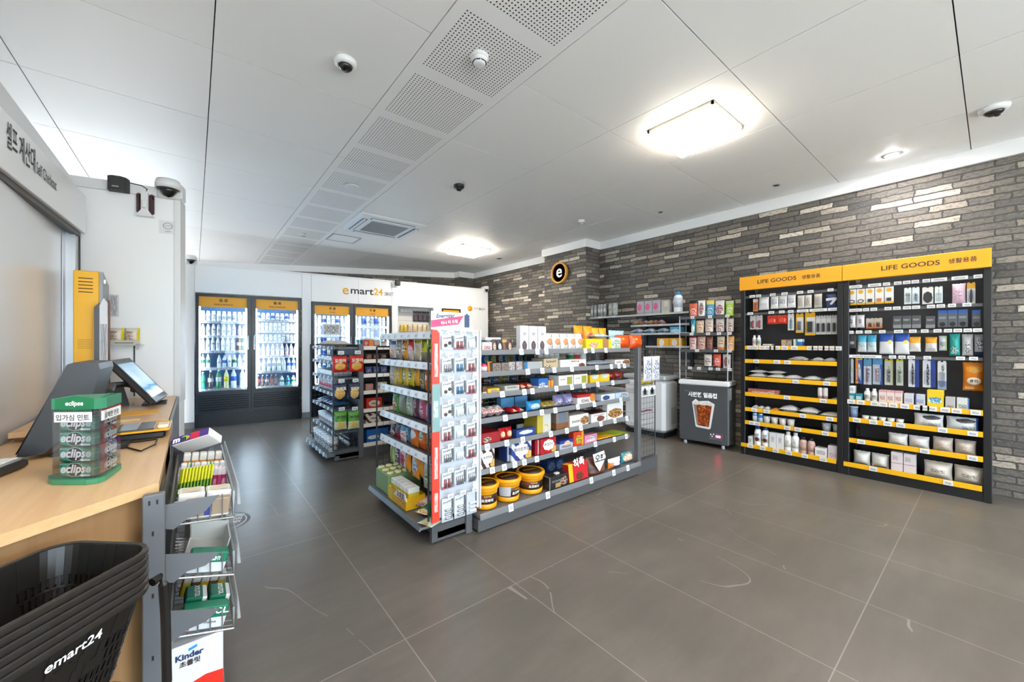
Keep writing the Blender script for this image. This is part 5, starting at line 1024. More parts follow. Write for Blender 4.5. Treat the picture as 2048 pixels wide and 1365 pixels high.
# --- right bay
def B_(name, lab, n, x0, x1, y0, y1, m, row, kind='hang', m2=None, m3=None, d=.025, rot=0): return LB.row(kind, name, lab, n, x0, x1, y0, yb=y1, m=m, m2=m2, m3=m3, d=d, dy=.06, where=f'{row} row of right bay', rot=rot)
B_('hair_tie_card', 'white hair tie card with yellow corner', 5, 1695, 1788, 577, 609, [pk('efede8', bot=('f2b21c', .12), top=('f4f2ee', .1), blob=(.5, .8, .3, .12, 'f2a81c', 'f2b83c'), seed=1)], 'top', 'box', d=.006)
for k, x in enumerate((1704, 1722.5, 1741, 1760, 1778)):
    c = LB.at(x, 597, .055); m = MB(); n = 16
    if k < 2: m.tube([(.02 * math.cos(2 * PI * i / n), 0, .014 * math.sin(2 * PI * i / n)) for i in range(n + 1)], .003, 6)
    else:
        for i in range(3): m.rbox(-.015 + .011 * i, -.007 + .011 * i, -.004, .002, -.014, .016, .002)
    oo = build('hair_tie', m, mat('tie_black', '1c1c1e', .5) if k != 3 else mat('tie_orange', 'd8762a', .5), bpy.data.objects['hair_tie_card' + ('' if k == 0 else f'.00{k}')], (0, -.004, .035))
B_('hang_pack', 'mint white cosmetic card', 2, 1807, 1839, 575, 608, [pk('dfe6e4', txt=(.5, .2, '7a8a8a')), pk('dde8ee', blob=(.5, .4, .15, .25, '5a6a7a', 'c8d4dc'))], 'top')
B_('hang_pack', 'black square hair clip card', 1, 1843, 1867, 574, 608, pk('e0dedb', blob=(.5, .4, .42, .34, '1c1c1e', '2c2a2c')), 'top'); B_('hang_pack', 'white card with slim green stick', 1, 1869, 1885, 573, 606, pk('dfe8ea', blob=(.5, .55, .07, .4, '5a8a4a', 'e8e8e0')), 'top')
B_('hang_pack', 'clear bag with pink puff', 1, 1903, 1932, 568, 609, pk('d8b8c8', blob=(.45, .5, .3, .3, 'e8d0dc', 'c89ab0')), 'top', 'bag', d=.04); B_('hang_pack', 'white card with navy brush and yellow tab', 1, 1933, 1951, 565, 608, pk('e6e4e2', top=('f0b428', .28), blob=(.5, .35, .2, .33, '22344e', '2a3c58')), 'top')
r = 'second'
B_('hang_pack', 'pale clip packet', 2, 1694, 1729, 631, 656, pk('dcdade', blob=(.5, .5, .2, .2, 'a8b0b8', '8a6a70')), r, 'bag'); B_('hang_pack', 'orange bottomed button card', 2, 1731, 1764, 636, 657, pk('c8b8a8', bot=('d8782a', .45), blob=(.5, .3, .25, .2, '5a3424', 'a86a34')), r)
B_('hang_pack', 'charcoal stocking packet', 3, 1785, 1842, 632, 657, pk('53565a', bot=('8a8c90', .3), txt=(.6, .15, 'a8a8a8')), r, 'box', d=.01); B_('hang_pack', 'charcoal stocking packet hanging apart', 1, 1851, 1870, 632, 657, pk('505458', bot=('8f9194', .3), txt=(.6, .15, 'a8a8a8')), r, 'box', d=.01)
B_('hang_pack', 'slate sock packet with blue hanger', 3, 1875, 1936, 620, 655, pk('5a6068', top=('2a62b8', .2), blob=(.5, .18, .3, .13, '18181a', '28201e'), txt=(.5, .12, '9aa4ac')), r, 'box', d=.01); B_('hang_pack', 'slate sock packet with blue hanger at the end', 1, 1943, 1963, 620, 655, pk('5a6068', top=('2a62b8', .2), blob=(.5, .18, .3, .13, '18181a', '28201e'), txt=(.5, .12, '9aa4ac')), r, 'box', d=.01)
r = 'third'
B_('hang_pack', 'black mask packet', 1, 1693, 1711, 670, 697, pk('3c3e42', txt=(.3, .2, 'c8c8ca')), r, 'box', d=.015); B_('hang_pack', 'sky blue wipe packet', 2, 1714, 1753, 671, 705, pk('d4dde0', top=('3fb0d4', .42), txt=(.3, .3, '8fb4c4')), r, 'bag'); B_('hang_pack', 'tilted white packet with royal blue top', 2, 1757, 1820, 669, 709, pk('e2e4e8', top=('2358b8', .38), blob=(.75, .6, .16, .1, 'e8c83a', 'f0d860'), bot=('dcdee2', .1)), r, 'bag')
B_('hang_pack', 'white cotton swab packet with amber top', 1, 1816, 1842, 674, 704, pk('e0dcd6', top=('f2a81e', .42)), r, 'bag'); B_('hang_pack', 'cotton pad packet with amber top', 1, 1849, 1875, 674, 704, pk('dcd8d2', top=('f0a41c', .42), txt=(.05, .2, 'b8b4b0')), r, 'bag')
B_('hang_pack', 'pale bottle shaped pack', 1, 1877, 1894, 672, 702, pk('cfd6d8', side=('a8c08a', .75, 1), txt=(.3, .3, '5a6a74')), r, 'bag'); B_('hang_pack', 'teal glossy wipe pouch', 1, 1897, 1921, 668, 712, pk('1fa8a0', blob=(.5, .25, .35, .2, 'd8ecea', '1a7a78')), r, 'bag', d=.04); B_('hang_pack', 'silver white mask pouch', 1, 1923, 1947, 669, 712, pk('cfd0d2', blob=(.5, .35, .3, .25, '7a7c80', 'e8e8ea')), r, 'bag', d=.04); B_('hang_pack', 'steel grey pouch with navy foot', 1, 1948, 1972, 669, 713, pk('a8b0b8', bot=('22345a', .2), blob=(.5, .55, .35, .25, '5a626c', 'd0d6dc')), r, 'bag', d=.04)
r = 'fourth'
for x0, x1, y0, y1, lab, m in ((1692, 1706, 718, 767, 'pale toothbrush tube', pk('cfd4d6', blob=(.5, .4, .3, .3, 'a8c0c8', 'e6eaec'))), (1709, 1724, 716, 768, 'orange and blue toothbrush pack', pk('2a62b0', side=('e8842a', 0, .4), top=('e8b82a', .08), blob=(.55, .5, .18, .3, 'dfe4ea', 'c8d0da'))), (1726, 1742, 717, 770, 'pink and blue toothbrush twin pack', pk('c4cbd4', side=('c8909a', .3, .5), top=('5a9ac0', .3), blob=(.6, .4, .15, .3, 'f0f0f2', '8a9ab8'))), (1744, 1764, 717, 770, 'blue and rose toothbrush twin pack', pk('b8c2d0', side=('2a5aa8', .75, 1), top=('4a94c4', .25), blob=(.4, .4, .2, .3, 'd890a0', 'e8e8ec'))), (1768, 1785, 719, 771, 'olive capped interdental pack', pk('c8c8bc', top=('c4b82a', .08), side=('b8b48a', .7, 1), blob=(.5, .4, .2, .35, '6a7a5a', 'e4e4dc'))), (1791, 1806, 719, 772, 'green tinted interdental pack', pk('c4c6b8', top=('c4b82a', .08), blob=(.5, .4, .25, .35, '7a8a5a', 'e0e4d8'))), (1815, 1838, 719, 775, 'white razor pack with navy corner', pk('e2e4e8', side=('22409a', .62, 1), blob=(.4, .45, .12, .4, '22252c', '9aa0a8'))), (1844, 1871, 719, 776, 'second white razor pack with navy corner', pk('e0e2e8', side=('22409a', .62, 1), blob=(.4, .45, .12, .4, '1e2228', 'a0a6ae'))), (1874, 1893, 723, 780, 'long white shaver card with blue foot', pk('e6e6e8', bot=('8a9ac0', .3), blob=(.6, .75, .18, .12, '6a6e74', 'b8bcc2')))):
    B_('hang_pack', lab, 1, x0, x1, y0, y1, m, r, 'hang', d=.03)
o = B_('hang_pack', 'large bright orange pouch', 1, 1924, 1972, 726, 783, pk('f08c14', blob=(.5, .75, .35, .12, 'f6b84a', 'f4a02a'), txt=(.06, .08, 'f4e0c0', .1, .5)), r, 'bag', d=.05)
m = MB(); m.lathe([(.03, 0), (.03, .002), (0, .002)], n=24, sx=1.3); build('cloud_print', m.xf(Matrix.Rotation(PI / 2, 4, 'X')), mat('print_cream', 'e8d8c0', .5), o, (0, -.004, .08)); text('클린', .025, mat('ink_brown', '4a3a2a', .5), o, (0, -.0075, .08), bold=.02)
def BS(kind, name, lab, n, x0, x1, yt, k, m, m2=None, m3=None, d=.09, dy=.03): return LB.row(kind, name, lab, n, x0, x1, yt, (BZ + [.104])[k], m=m, m2=m2, m3=m3, d=d, dy=dy, where=('on upper shelf', 'on second shelf', 'on third shelf', 'on base shelf')[k] + ' of right bay')
BS('box', 'toothpaste_box', 'teal toothpaste carton', 2, 1695, 1725, 788, 0, pk('1a8a9c', txt=(.3, .4, 'e0f0f2'))); LB.row('box', 'small_box', 'white carton atop the teal toothpaste cartons', 1, 1695, 1709, 772, LB.at(1710, 788, .03)[1] + .001, m=WC(11), d=.08, where='')
BS('lotion', 'pill_bottle', 'white pill bottle with grey label', 2, 1727, 1755, 778, 0, mat('pill_white', 'd0d4d4', .3), m3=pk('dcdcdc', txt=(.3, .4, '6a6a6a')))
BS('box', 'plaster_box', 'cream rose plaster carton', 3, 1757, 1805, 782, 0, pk('e4d8d2', top=('d8a0a4', .14), txt=(.3, .3, 'b0706a'))); BS('box', 'bandage_box', 'lavender bandage carton', 1, 1807, 1828, 788, 0, pk('cfd0da', txt=(.3, .3, '9a9ab0'))); BS('box', 'bandage_box', 'blue edged bandage carton', 1, 1829, 1851, 789, 0, pk('c4cad8', side=('2f52a0', 0, .14), txt=(.3, .3, '7a8ab0'))); 
BS('box', 'tissue_box', 'yellow and cyan carton, tallest', 1, 1853, 1888, 781, 0, pk('f0cc1a', bot=('f0cc1a', .25), blob=(.5, .45, .45, .16, 'dfeaf0', '1f98c8'), side=('f0cc1a', 0, .001), txt=(.45, .14, '0f6a98')), d=.1)
BS('box', 'mask_box', 'grey mask carton', 1, 1890, 1911, 795, 0, pk('b8b8b8', txt=(.15, .2, '6a6a6a'))); BS('box', 'mask_box', 'white mask carton with blue side', 1, 1913, 1938, 797, 0, pk('d2d6d4', side=('3a6ab0', .9, 1), txt=(.2, .3, '6a7a72')))
BS('cup', 'cotton_jar', 'slate blue cotton jar', 1, 1695, 1716, 813, 1, mat('jar_slate', '6a80a0', .3), m2=mat('jar_lid', 'c4ccd6', .3)); BS('cup', 'cream_jar', 'low white cream jar', 5, 1722, 1808, 836, 1, mat('jar_white', 'c8c8c8', .3), m2=WPLA)
BS('bag', 'liner_pack', 'white pack with black slash print', 1, 1825, 1889, 829, 1, pk('dcdee0', side=('f0f0f0', 0, .3), blob=(.6, .75, .3, .14, '2c2e32', '4a4c50'), txt=(.1, .3, 'a8acb4', .5, .9)), d=.07); BS('bag', 'liner_pack', 'white pack with blue side and black slash', 1, 1890, 1959, 836, 1, pk('dce2ea', side=('2a6ad0', .92, 1), blob=(.6, .75, .3, .14, '2c2e32', '5a5c60'), txt=(.1, .3, '9aa4b4', .5, .9)), d=.07)
BS('bag', 'tissue_pack', 'white folded tissue pack', 2, 1774, 1859, 871, 2, pk('e2e0de', txt=(.3, .3, 'c8c4c0')), d=.09); BS('bag', 'wipe_pack', 'beige wet wipe pack', 2, 1863, 1954, 880, 2, pk('d6c8bc', top=('c8c0ba', .18), txt=(.3, .3, 'b8a89a')), d=.09)
BS('bag', 'tissue_pack', 'white tissue pack with dark foot print', 2, 1704, 1778, 907, 3, pk('dedcd8', txt=(.08, .12, '4a4a4a'), top=('d0ceca', .12)), d=.09); BS('box', 'pad_box', 'tall white carton with thin red line', 2, 1781, 1832, 907, 3, pk('e2d8da', blob=(.5, .46, .7, .012, 'a8303c', 'a8303c'), txt=(.6, .22, 'b0a0a4', .12, .6)), d=.08)
BS('bag', 'tissue_pack', 'large cream tissue bale', 2, 1845, 1972, 931, 3, pk('e0d9ce', top=('cfc2b0', .14), txt=(.4, .18, '8a8478', .25, .75), bot=('e8d8b8', .08)), d=.12)

# ================================================================ FREEZERS, RACK AND WALL SHELF BY THE BRICK WALL
FT = math.atan2(-.99, .137); FZU = U(4.722, 2.494, FT, '', .33)
e = empty('chest_freezer', (4.722, 2.494, 0), FT); tag(e, 'dark grey chest freezer with iced drink picture', 'freezer')
GRF = mat('freezer_grey', '4c4d50', .35); w = .56
build('body', MB().rbox(0, w, 0, .3, .05, .735, .012), GRF, e); build('lid', MB().rbox(-.008, w + .008, -.012, .305, .737, .80, .012), mat('lid_white', 'e2e3e4', .3), e); build('glass_top', MB().box(.06, w - .05, .03, .27, .8, .803), mat('freezer_glass', '2b3036', .1), e)
for x in (.06, w - .07):
    build('caster', MB().lathe([(.014, 0), (.02, .004), (.02, .04), (.008, .05)], x, .04, 0, 12), LGREY, e)
c = FZU.at(1405, 791); text('시원한 얼음컵', .062, WINK, e, (c[0], -.002, c[1] - .002), bold=.045, sx=.92); text('Bellrud', .022, GINK, e, (.1, -.001, .66))
cx, cz = FZU.at(1406, 827); d = build('drink_decal', MB().prism([(cx - .125, cz + .125), (cx - .085, cz + .165), (cx - .05, cz + .14), (cx + .02, cz + .15), (cx + .06, cz + .155), (cx + .13, cz + .12), (cx + .085, cz - .17), (cx + .07, cz - .185), (cx - .07, cz - .175), (cx - .085, cz - .165)], -.0015, 0), WPLA, e)
def cola_mat():
    t = NT('iced_cola'); g, x = t.coord('Object'); n = t.noise(g, 45, 3, .6); c = t.ramp(n, [(.3, '3f1508'), (.5, '8a3a14'), (.62, 'c06a2c'), (.75, 'e8c49a')]); t.val(t.b.inputs['Base Color'], c); t.b.inputs['Roughness'].default_value = .3; return t.m
build('drink_print', MB().prism([(cx - .075, cz + .1), (cx + .1, cz + .1), (cx + .066, cz - .158), (cx - .052, cz - .152)], -.003, -.0015), cola_mat(), d); build('glass_print', MB().prism([(cx - .11, cz + .1), (cx - .075, cz + .1), (cx - .052, cz - .152), (cx - .07, cz - .15)], -.003, -.0015), mat('print_glass', '8d8076', .3), d)
m = MB()
for k in range(5): m.rbox(cx - .1 + k * .042, cx - .066 + k * .042, -.004, -.0015, cz + .095 + .012 * (k % 2), cz + .13 + .01 * (k % 2), .006)
build('ice_print', m, mat('print_ice', 'd6cfcc', .3), d)
c = FZU.at(1431, 874); p = build('control_panel', MB().rbox(c[0] - .07, c[0] + .075, -.006, 0, c[1] - .045, c[1] + .04, .003), mat('panel_dark', '5a5b5e', .4), e)
build('digit_display', MB().box(c[0] + .005, c[0] + .055, -.008, -.006, c[1] - .008, c[1] + .018), mat('digits_red', 'e83a5a', .4, emit=1.5), p)
for a, b in ((-.05, .02), (-.035, .0), (-.02, .025)): build('button', MB().lathe([(.007, 0), (.007, .003), (0, .003)], n=12).xf(Matrix.Translation((c[0] + a, -.006, c[1] + b)) @ Matrix.Rotation(PI / 2, 4, 'X')), WPLA, p)
build('sticker', MB().box(w, w + .0015, .03, .12, .58, .72), pk('d2d2d6', txt=(.1, .8, '9a9aa0')), e)
e = empty('chest_freezer', (4.75, 2.71, 0)); tag(e, 'white chest freezer behind the gondola end mesh', 'freezer')
m = MB(); m.rbox(0, .365, 0, .62, .06, .755, .04); build('body', m, mat('freezer_white', 'dfe0e2', .3), e); build('base', MB().box(.02, .36, .02, .6, 0, .06), DARK, e); build('lid', MB().rbox(-.01, .365, -.012, .63, .757, .82, .015), mat('lid_grey', 'aeb2b4', .3), e)
m = MB()
for k in range(14): m.box(.17, .3, -.003, 0, .17 + k * .016, .179 + k * .016)
build('vent', m, mat('vent_grey', 'b8babd', .4), e)
# wire snack rack standing on the dark freezer
e = empty('snack_rack', (4.722, 2.494, 0), FT); tag(e, 'grey wire snack rack standing on the dark freezer', 'rack')
RK = U(4.722, 2.494, FT, '', .2); zr = [RK.at(1420, y, .03)[1] for y in (634, 668, 702, 738)]
for x in (-.005, w - .02):
    for y in (.03, .25): build('post', MB().tube([(x, y, .803), (x, y, zr[0] + .02)], .007, 8), LGREY, e)
for z, tg in zip(zr, ((1385, 1420, 1455), (1383, 1416, 1438, 1459), (1394, 1432, 1459), (1380, 1398, 1421, 1436, 1459))):
    s = build('shelf', MB().box(0, w - .02, .03, .25, z - .008, z), MC['shelf_grey'], e); build('price_rail', MB().box(0, w - .02, .022, .03, z - .02, z + .014), GREYM, s)
    for t in tg: x = RK.at(t, 700, .02)[0]; build('price_tag', MB().box(x - .022, x + .022, .018, .022, z - .016, z + .016), TAGW, s)
rows = [(0, 601, 'top', [(1377, 1394, 'dee', pk('e06a4a', top=('2a2426', .18), blob=(.5, .35, .35, .2, 'f4d8cc', 'c04a34'))), (1394, 1410, '', pk('e8e4e4', blob=(.5, .5, .3, .35, '5a4a4a', 'd8a8a0'))), (1411, 1428, '', pk('2f9cc8', top=('ead26a', .25), blob=(.5, .4, .3, .25, 'dff0f6', '1f7aa8'))), (1429, 1448, '', pk('e6dcdc', blob=(.5, .45, .35, .3, '8a3444', 'd0b0b0'), bot=('4a2a30', .12))), (1450, 1467, '', pk('b8d83a', top=('c8d8a0', .2), blob=(.5, .45, .35, .25, 'eef4dc', '9ac82a')))], ['coral', 'white spotted', 'sky blue', 'white and maroon', 'lime']),
    (1, 637, 'second', [(1380, 1390, '', pk('2fa4b8', blob=(.5, .35, .35, .25, 'f0c89a', 'e8f4f4'))), (1390, 1407, '', pk('d8b494', top=('3a2c2e', .14), blob=(.5, .5, .35, .3, 'f4e8d8', 'b87a4a'))), (1408, 1426, '', pk('e2d4c8', blob=(.5, .5, .35, .3, 'b8846a', 'f2e8e0'), bot=('6a1a24', .14))), (1430, 1448, '', pk('ded2c8', blob=(.5, .45, .35, .3, '8a5040', 'e8dcd4'), bot=('5a2430', .14))), (1450, 1467, '', pk('d2c8be', blob=(.5, .45, .3, .3, '8a3a2a', 'e8e0d8'), bot=('4a2438', .14)))], ['teal', 'tan', 'cream wine-footed', 'cream maroon-footed', 'cream plum-footed']),
    (2, 673, 'third', [(1377, 1392, '', pk('d8b8b4', blob=(.5, .5, .35, .3, 'b84a50', 'f0e4e0'), top=('a83a44', .12))), (1393, 1410, '', pk('c89a8a', blob=(.5, .5, .35, .3, 'e4ccc0', '8a4a44'))), (1411, 1425, '', pk('7a4438', blob=(.5, .5, .35, .3, 'b07a64', '5a2c24'))), (1432, 1449, '', pk('dcc8ae', bot=('d87a24', .25), blob=(.5, .6, .35, .2, 'b0604a', 'f0e4d4'))), (1452, 1468, '', pk('f0b46a', blob=(.5, .4, .3, .3, 'f6e8d8', 'd8843a')))], ['rose white', 'dusty rose', 'brown', 'cream orange-footed', 'apricot']),
    (3, 709, 'bottom', [(1406, 1423, '', pk('d6cfca', bot=('2a2426', .18), blob=(.5, .5, .35, .25, '6a3a30', 'e8e0da'))), (1425, 1441, '', pk('e2523c', bot=('2c2424', .18), blob=(.5, .5, .3, .25, 'f0d0c4', 'c83a2a'))), (1444, 1461, '', pk('d8d2d2', blob=(.5, .5, .33, .33, '5a4a4c', 'b8887c')))], ['white dark-footed', 'scarlet dark-footed', 'white cow-spotted'])]
for zi, yt, nm, lst, cl in rows:
    for (x0, x1, _, m), c_ in zip(lst, cl): RK.row('pouch', 'snack_pouch', f'{c_} jerky pouch', 1, x0, x1, yt, zr[zi] + .001, m=m, d=.05, dy=.04, where=f'on {nm} tier of freezer rack')
for zi, yt, m, c_ in ((0, 602, pk('5aa81f', blob=(.5, .4, .3, .3, '3f8a14', '8ac83a')), 'green'), (1, 640, pk('3a2a44', blob=(.5, .5, .3, .3, 'c8b8c8', '5a3a64')), 'dark purple'), (2, 676, pk('e08a34', blob=(.5, .5, .3, .3, '4a3a34', 'f0a850')), 'pumpkin'), (3, 712, pk('2a4a74', blob=(.5, .5, .3, .3, '6a8ab0', '1f3050')), 'navy')):
    h = RK.at(1476, yt, .1)[1] - zr[zi]
    place('pouch', 'snack_pouch', 'snack pouch', f'{c_} pouch at the right end of freezer rack', None, RK.w(w - .05, .15, zr[zi] + .001), FT + .9, .09, h, .04, m)
# black wall shelf between the pier and the freezer rack
WS = U(4.85, 4.04, -PI / 2, 'on the black wall shelf', .27)
zs = [WS.at(1275, 630, 0)[1], WS.at(1315, 649.5, 0)[1], WS.at(1315, 667, 0)[1], WS.at(1330, 693, 0)[1]]
e = empty('wall_shelf', (4.85, 4.04, 0), -PI / 2); tag(e, 'black wall-mounted shelf of four boards beside the brick pier', 'shelf')
for x in (.1, .82, 1.5): build('upright', MB().box(x, x + .04, .24, .268, .9, zs[0] + .02), BLACKM, e)
build('board_back', MB().box(.84, 1.5, .255, .262, zs[3], zs[0] - .03), mat('rack_back', '2c2c2e', .5), e)
for z, a, dp in ((zs[0], 0, 0), (zs[1], .74, .02), (zs[2], .74, .01), (zs[3], .98, .02)):
    s = build('shelf', MB().box(a, 1.6, .006 + dp, .24, z - .014, z - .004), BLACKM, e); build('price_rail', MB().box(a, 1.6, dp, .006 + dp, z - .02, z + .006), mat('rail_light', 'b4b5b4', .4), s)
    for k in range(3 if a else 2): x = a + .2 + k * .24; build('price_tag', MB().box(x, x + .05, dp - .003, dp, z - .016, z + .006), TAGW, s)
V_ = WS.row
V_('can', 'glass_jar', 'clear capped grey jar', 2, 1179, 1192, 611, zs[0] - .003, m=mat('jar_clear', '9aa0a4', .15), m3=pk('b8bcbc', txt=(.4, .3, 'e8e8d8')), where='on wall shelf near pier'); V_('can', 'glass_jar', 'clear grey spice jar', 3, 1194, 1211, 609, zs[0] - .003, m=MC['jar_clear'], m3=pk('a8acac', txt=(.4, .3, 'e8e8e0')), where='on top wall shelf'); V_('can', 'glass_jar', 'stacked clear jar', 2, 1215, 1232, 607, zs[0] - .003, m=MC['jar_clear'], m3=pk('c0c4c0', txt=(.4, .3, '8a8a84')), where='on top wall shelf')
V_('box', 'sparkling_pack', 'clear pack with pink label', 3, 1273, 1321, 602, zs[0] - .003, m=pk('b4b2bc', blob=(.4, .55, .3, .25, 'd83a74', 'e880a4'), bot=('a8a8a0', .2)), d=.1, where='on top wall shelf'); V_('box', 'sparkling_pack', 'clear pack with gold cap', 1, 1322, 1338, 600, zs[0] - .003, m=pk('b8b8b8', blob=(.6, .7, .3, .2, 'd8c48a', 'e8e0c4'), bot=('d0c8a0', .2)), d=.1, where='on top wall shelf')
V_('lotion', 'detergent_bottle', 'tall white detergent bottle with blue cap', 1, 1343, 1361, 583, zs[0] - .003, m=mat('bottle_white', 'f0f2f4', .25), m2=mat('cap_blue', '1f86c0', .3), m3=pk('dde4ee', blob=(.5, .4, .3, .3, '9ab0d8', 'eef2f8')), where='on top wall shelf')
V_('flat', 'tea_packet', 'slanted tea packet row', 6, 1263, 1323, 641, zs[1] - .003, m=[pk('d8c48a', txt=(.3, .4, '8a7a3a')), pk('d89a7a', txt=(.3, .4, '8a3a2a')), pk('d0a8a8', txt=(.3, .4, '8a4a4a'))], d=.14, where='on second wall shelf')
V_('flat', 'wet_wipe_pack', 'white and blue wet wipe pack', 3, 1260, 1336, 657, zs[2] - .003, m=pk('dfe4ea', blob=(.5, .5, .2, .3, '8ab4d8', '5a94c8')), d=.14, where='on third wall shelf'); V_('box', 'wet_wipe_pack', 'light blue wet wipe block', 1, 1339, 1362, 654, zs[2] - .003, m=pk('4fa8d4', blob=(.5, .35, .4, .3, 'dff0f8', '8accec')), d=.12, where='on third wall shelf')
V_('box', 'napkin_pack', 'yellow napkin pack with white label', 2, 1313, 1364, 677, zs[3] - .003, m=pk('f4ae14', blob=(.42, .5, .22, .4, 'ece6d8', 'f0ece4')), d=.12, where='on lowest wall shelf')
# round clock sign on the pier
e = empty('round_clock_sign', (4.78, 4.6, 2.425), -PI / 2); tag(e, 'round amber-rimmed wall disc with white letter on brick pier', 'sign')
RX = Matrix.Rotation(PI / 2, 4, 'X')
m = MB(); m.lathe([(.165, 0), (.178, .004), (.178, .05), (.165, .056), (.152, .05), (.15, .03)], n=48); build('rim', m.xf(RX), mat('rim_amber', 'e8a23a', .4), e)
build('face', MB().lathe([(.152, 0), (.152, .03), (0, .03)], n=40).xf(RX), mat('face_grey', '8d9390', .7, spec=.2), e); text('e', .3, WPLA, e, (0, -.034, .02), bold=.012)
# ================================================================ CHECKOUT COUNTER
CZ = .80
e = empty('checkout_counter', (-.4, 2.8, 0)); tag(e, 'oak topped checkout counter with angled front at the left', 'counter')
poly = [(-.088, 1.70), (-.097, 3.93), (-.655, 4.03), (-.655, 1.21)]
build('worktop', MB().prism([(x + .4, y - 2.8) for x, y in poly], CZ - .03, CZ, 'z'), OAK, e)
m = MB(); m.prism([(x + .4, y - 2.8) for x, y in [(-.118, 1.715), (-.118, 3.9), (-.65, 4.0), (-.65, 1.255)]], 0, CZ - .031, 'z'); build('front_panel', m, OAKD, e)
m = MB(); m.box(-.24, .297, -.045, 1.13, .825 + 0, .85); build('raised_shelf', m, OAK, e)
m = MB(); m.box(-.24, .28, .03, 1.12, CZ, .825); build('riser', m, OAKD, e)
m = MB(); m.box(.3, .312, -.03, 1.12, .35, .846); build('side_panel', m, mat('side_grey', '8d8f92', .4, .3), e)
struct('wall_recess', MB().box(-.69, -.662, .8, 4.1, .0, 2.4), mat('recess_white', 'd9d9db', .22))
m = MB(); m.box(-.658, -.61, 3.84, 3.93, CZ + .0, 2.0); m.box(-.66, -.655, 3.78, 3.84, CZ, 2.0); struct('trim_6', m, ALU); struct('trim_7', MB().box(-.63, -.604, 3.932, 3.95, .85, 2.0), DARK)
# fascia over the counter
tb = math.atan2(1.28, .062); BM = U(-.70, 1.4, tb, '')
e = empty('checkout_fascia', (-.70, 1.4, 0), tb); tag(e, 'white fascia beam over the counter with self checkout lettering', 'sign')
build('beam', MB().rbox(0, 2.545, 0, .06, 2.0, 2.26, .004), mat('fascia_white', 'ececee', .3), e)
build('underside_rail', MB().box(0, 2.5, .02, .05, 1.97, 2.0), mat('rail_dark', '4a4744', .5), e)  # dark inner rail along the underside of the beam
a, b = BM.at(12, 280)[0], BM.at(34, 320)[0]; c, d = BM.at(38, 330)[0], BM.at(70, 370)[0]; f, g2 = BM.at(72, 370)[0], BM.at(112, 390)[0]
zt = (BM.at(22, 254)[1] + BM.at(22, 306)[1]) / 2
textfit('셀프', .13, a, b, INK, e, zt, bold=.01); textfit('계산대', .13, c, d, INK, e, zt - .005, bold=.01); textfit('Self Checkout', .085, f, g2, INK, e, zt - .02, bold=.005)
# --- main till screen, seen from behind
e = empty('till_monitor', (-.35, 2.45, CZ + .001)); tag(e, 'dark till monitor leaning back behind the mint display', 'monitor')
build('casing', MB().prism([(-.17, .02), (-.04, .364), (-.025, .37), (.045, .365), (.05, .34), (.025, .22), (-.03, .1), (-.1, .02), (-.15, .015)], -.13, .22, 'y'), mat('monitor_dark', '25272b', .4), e)
build('screen', MB().prism([(-.1715, .026), (-.0425, .36), (-.045, .361), (-.174, .027)], -.12, .21, 'y'), mat('screen_off', '0a0c10', .1), e)
m = MB(); m.prism([(-.06, .012), (-.04, .1), (-.02, .12), (.03, .06), (.05, .02), (.06, .012)], -.1, .0, 'y'); build('neck', m, DARK, e); m = MB(); m.rbox(-.09, .13, -.12, .01, 0, .014, .006); build('foot', m, DARK, e)
e = empty('till_keyboard', (-.47, 2.2, CZ + .001), math.atan2(-.97, -.24)); tag(e, 'grey till keyboard on black base at the counter edge', 'keyboard')
build('base', MB().rbox(-.02, .42, -.17, .0, .0, .03, .008), DARK, e); m = MB(); m.box(0, .4, -.16, -.012, .03, .036); kb = build('key_plate', m, mat('key_grey', '9a9a98', .4), e)
m = MB()
for i in range(16):
    for j in range(7): m.rbox(.008 + i * .0245, .029 + i * .0245, -.155 + j * .0205, -.138 + j * .0205, .036, .042, .002)
build('keys', m, mat('key_white', 'd6d6d2', .4), e)
# --- customer touch screen
e = empty('customer_screen', (-.16, 3.48, .85)); tag(e, 'tilted black customer touch screen showing pale blue page', 'screen')
ux = Vector((.04, .44, 0)).normalized(); uy = Vector((-.2, -.02, .275)).normalized(); uz = ux.cross(uy); R3 = Matrix((ux, uy, uz)).transposed().to_4x4()
T3 = Matrix.Translation((0, 0, .03)) @ R3
build('casing', MB().rbox(-.215, .215, 0, .34, -.035, 0, .01).xf(T3), DARK, e)
def screen_mat():
    t = NT('screen_page'); g, x = t.coord('Generated'); u, v = x[1], x[2]
    n = t.noise(t.vec(t.math('MULTIPLY', u, 3), t.math('MULTIPLY', v, 3)), 1, 3)
    w = t.math('ADD', v, t.math('MULTIPLY', t.math('SUBTRACT', n, .5), .35))
    c = t.ramp(w, [(.12, 'e8eef2'), (.2, '9cc4de'), (.27, '4a8fc0'), (.33, 'a8cce4'), (.5, 'c4dcec'), (.85, 'a4c0d4'), (1, '8aa8be')])
    tx = t.math('MULTIPLY', t.math('MULTIPLY', t.band(v, .5, .8), t.band(u, .3, .62)), t.math('GREATER_THAN', t.noise(t.vec(t.math('MULTIPLY', u, 40), t.math('MULTIPLY', v, 26)), 1, 1), .53))
    c = t.mix(t.math('MULTIPLY', tx, .5), c, lin('5f87a4')); t.val(t.b.inputs['Emission Color'], c); t.b.inputs['Emission Strength'].default_value = SCR_E; t.b.inputs['Base Color'].default_value = (.02, .02, .02, 1); t.b.inputs['Roughness'].default_value = .5; t.b.inputs['Specular IOR Level'].default_value = .15; return t.m
build('display', MB().box(-.185, .185, .04, .30, .0005, .002).xf(T3), screen_mat(), e); build('glass_front', MB().box(-.21, .21, .006, .334, 0, .0008).xf(T3), mat('glass_black', '24282c', .3, spec=.2), e)
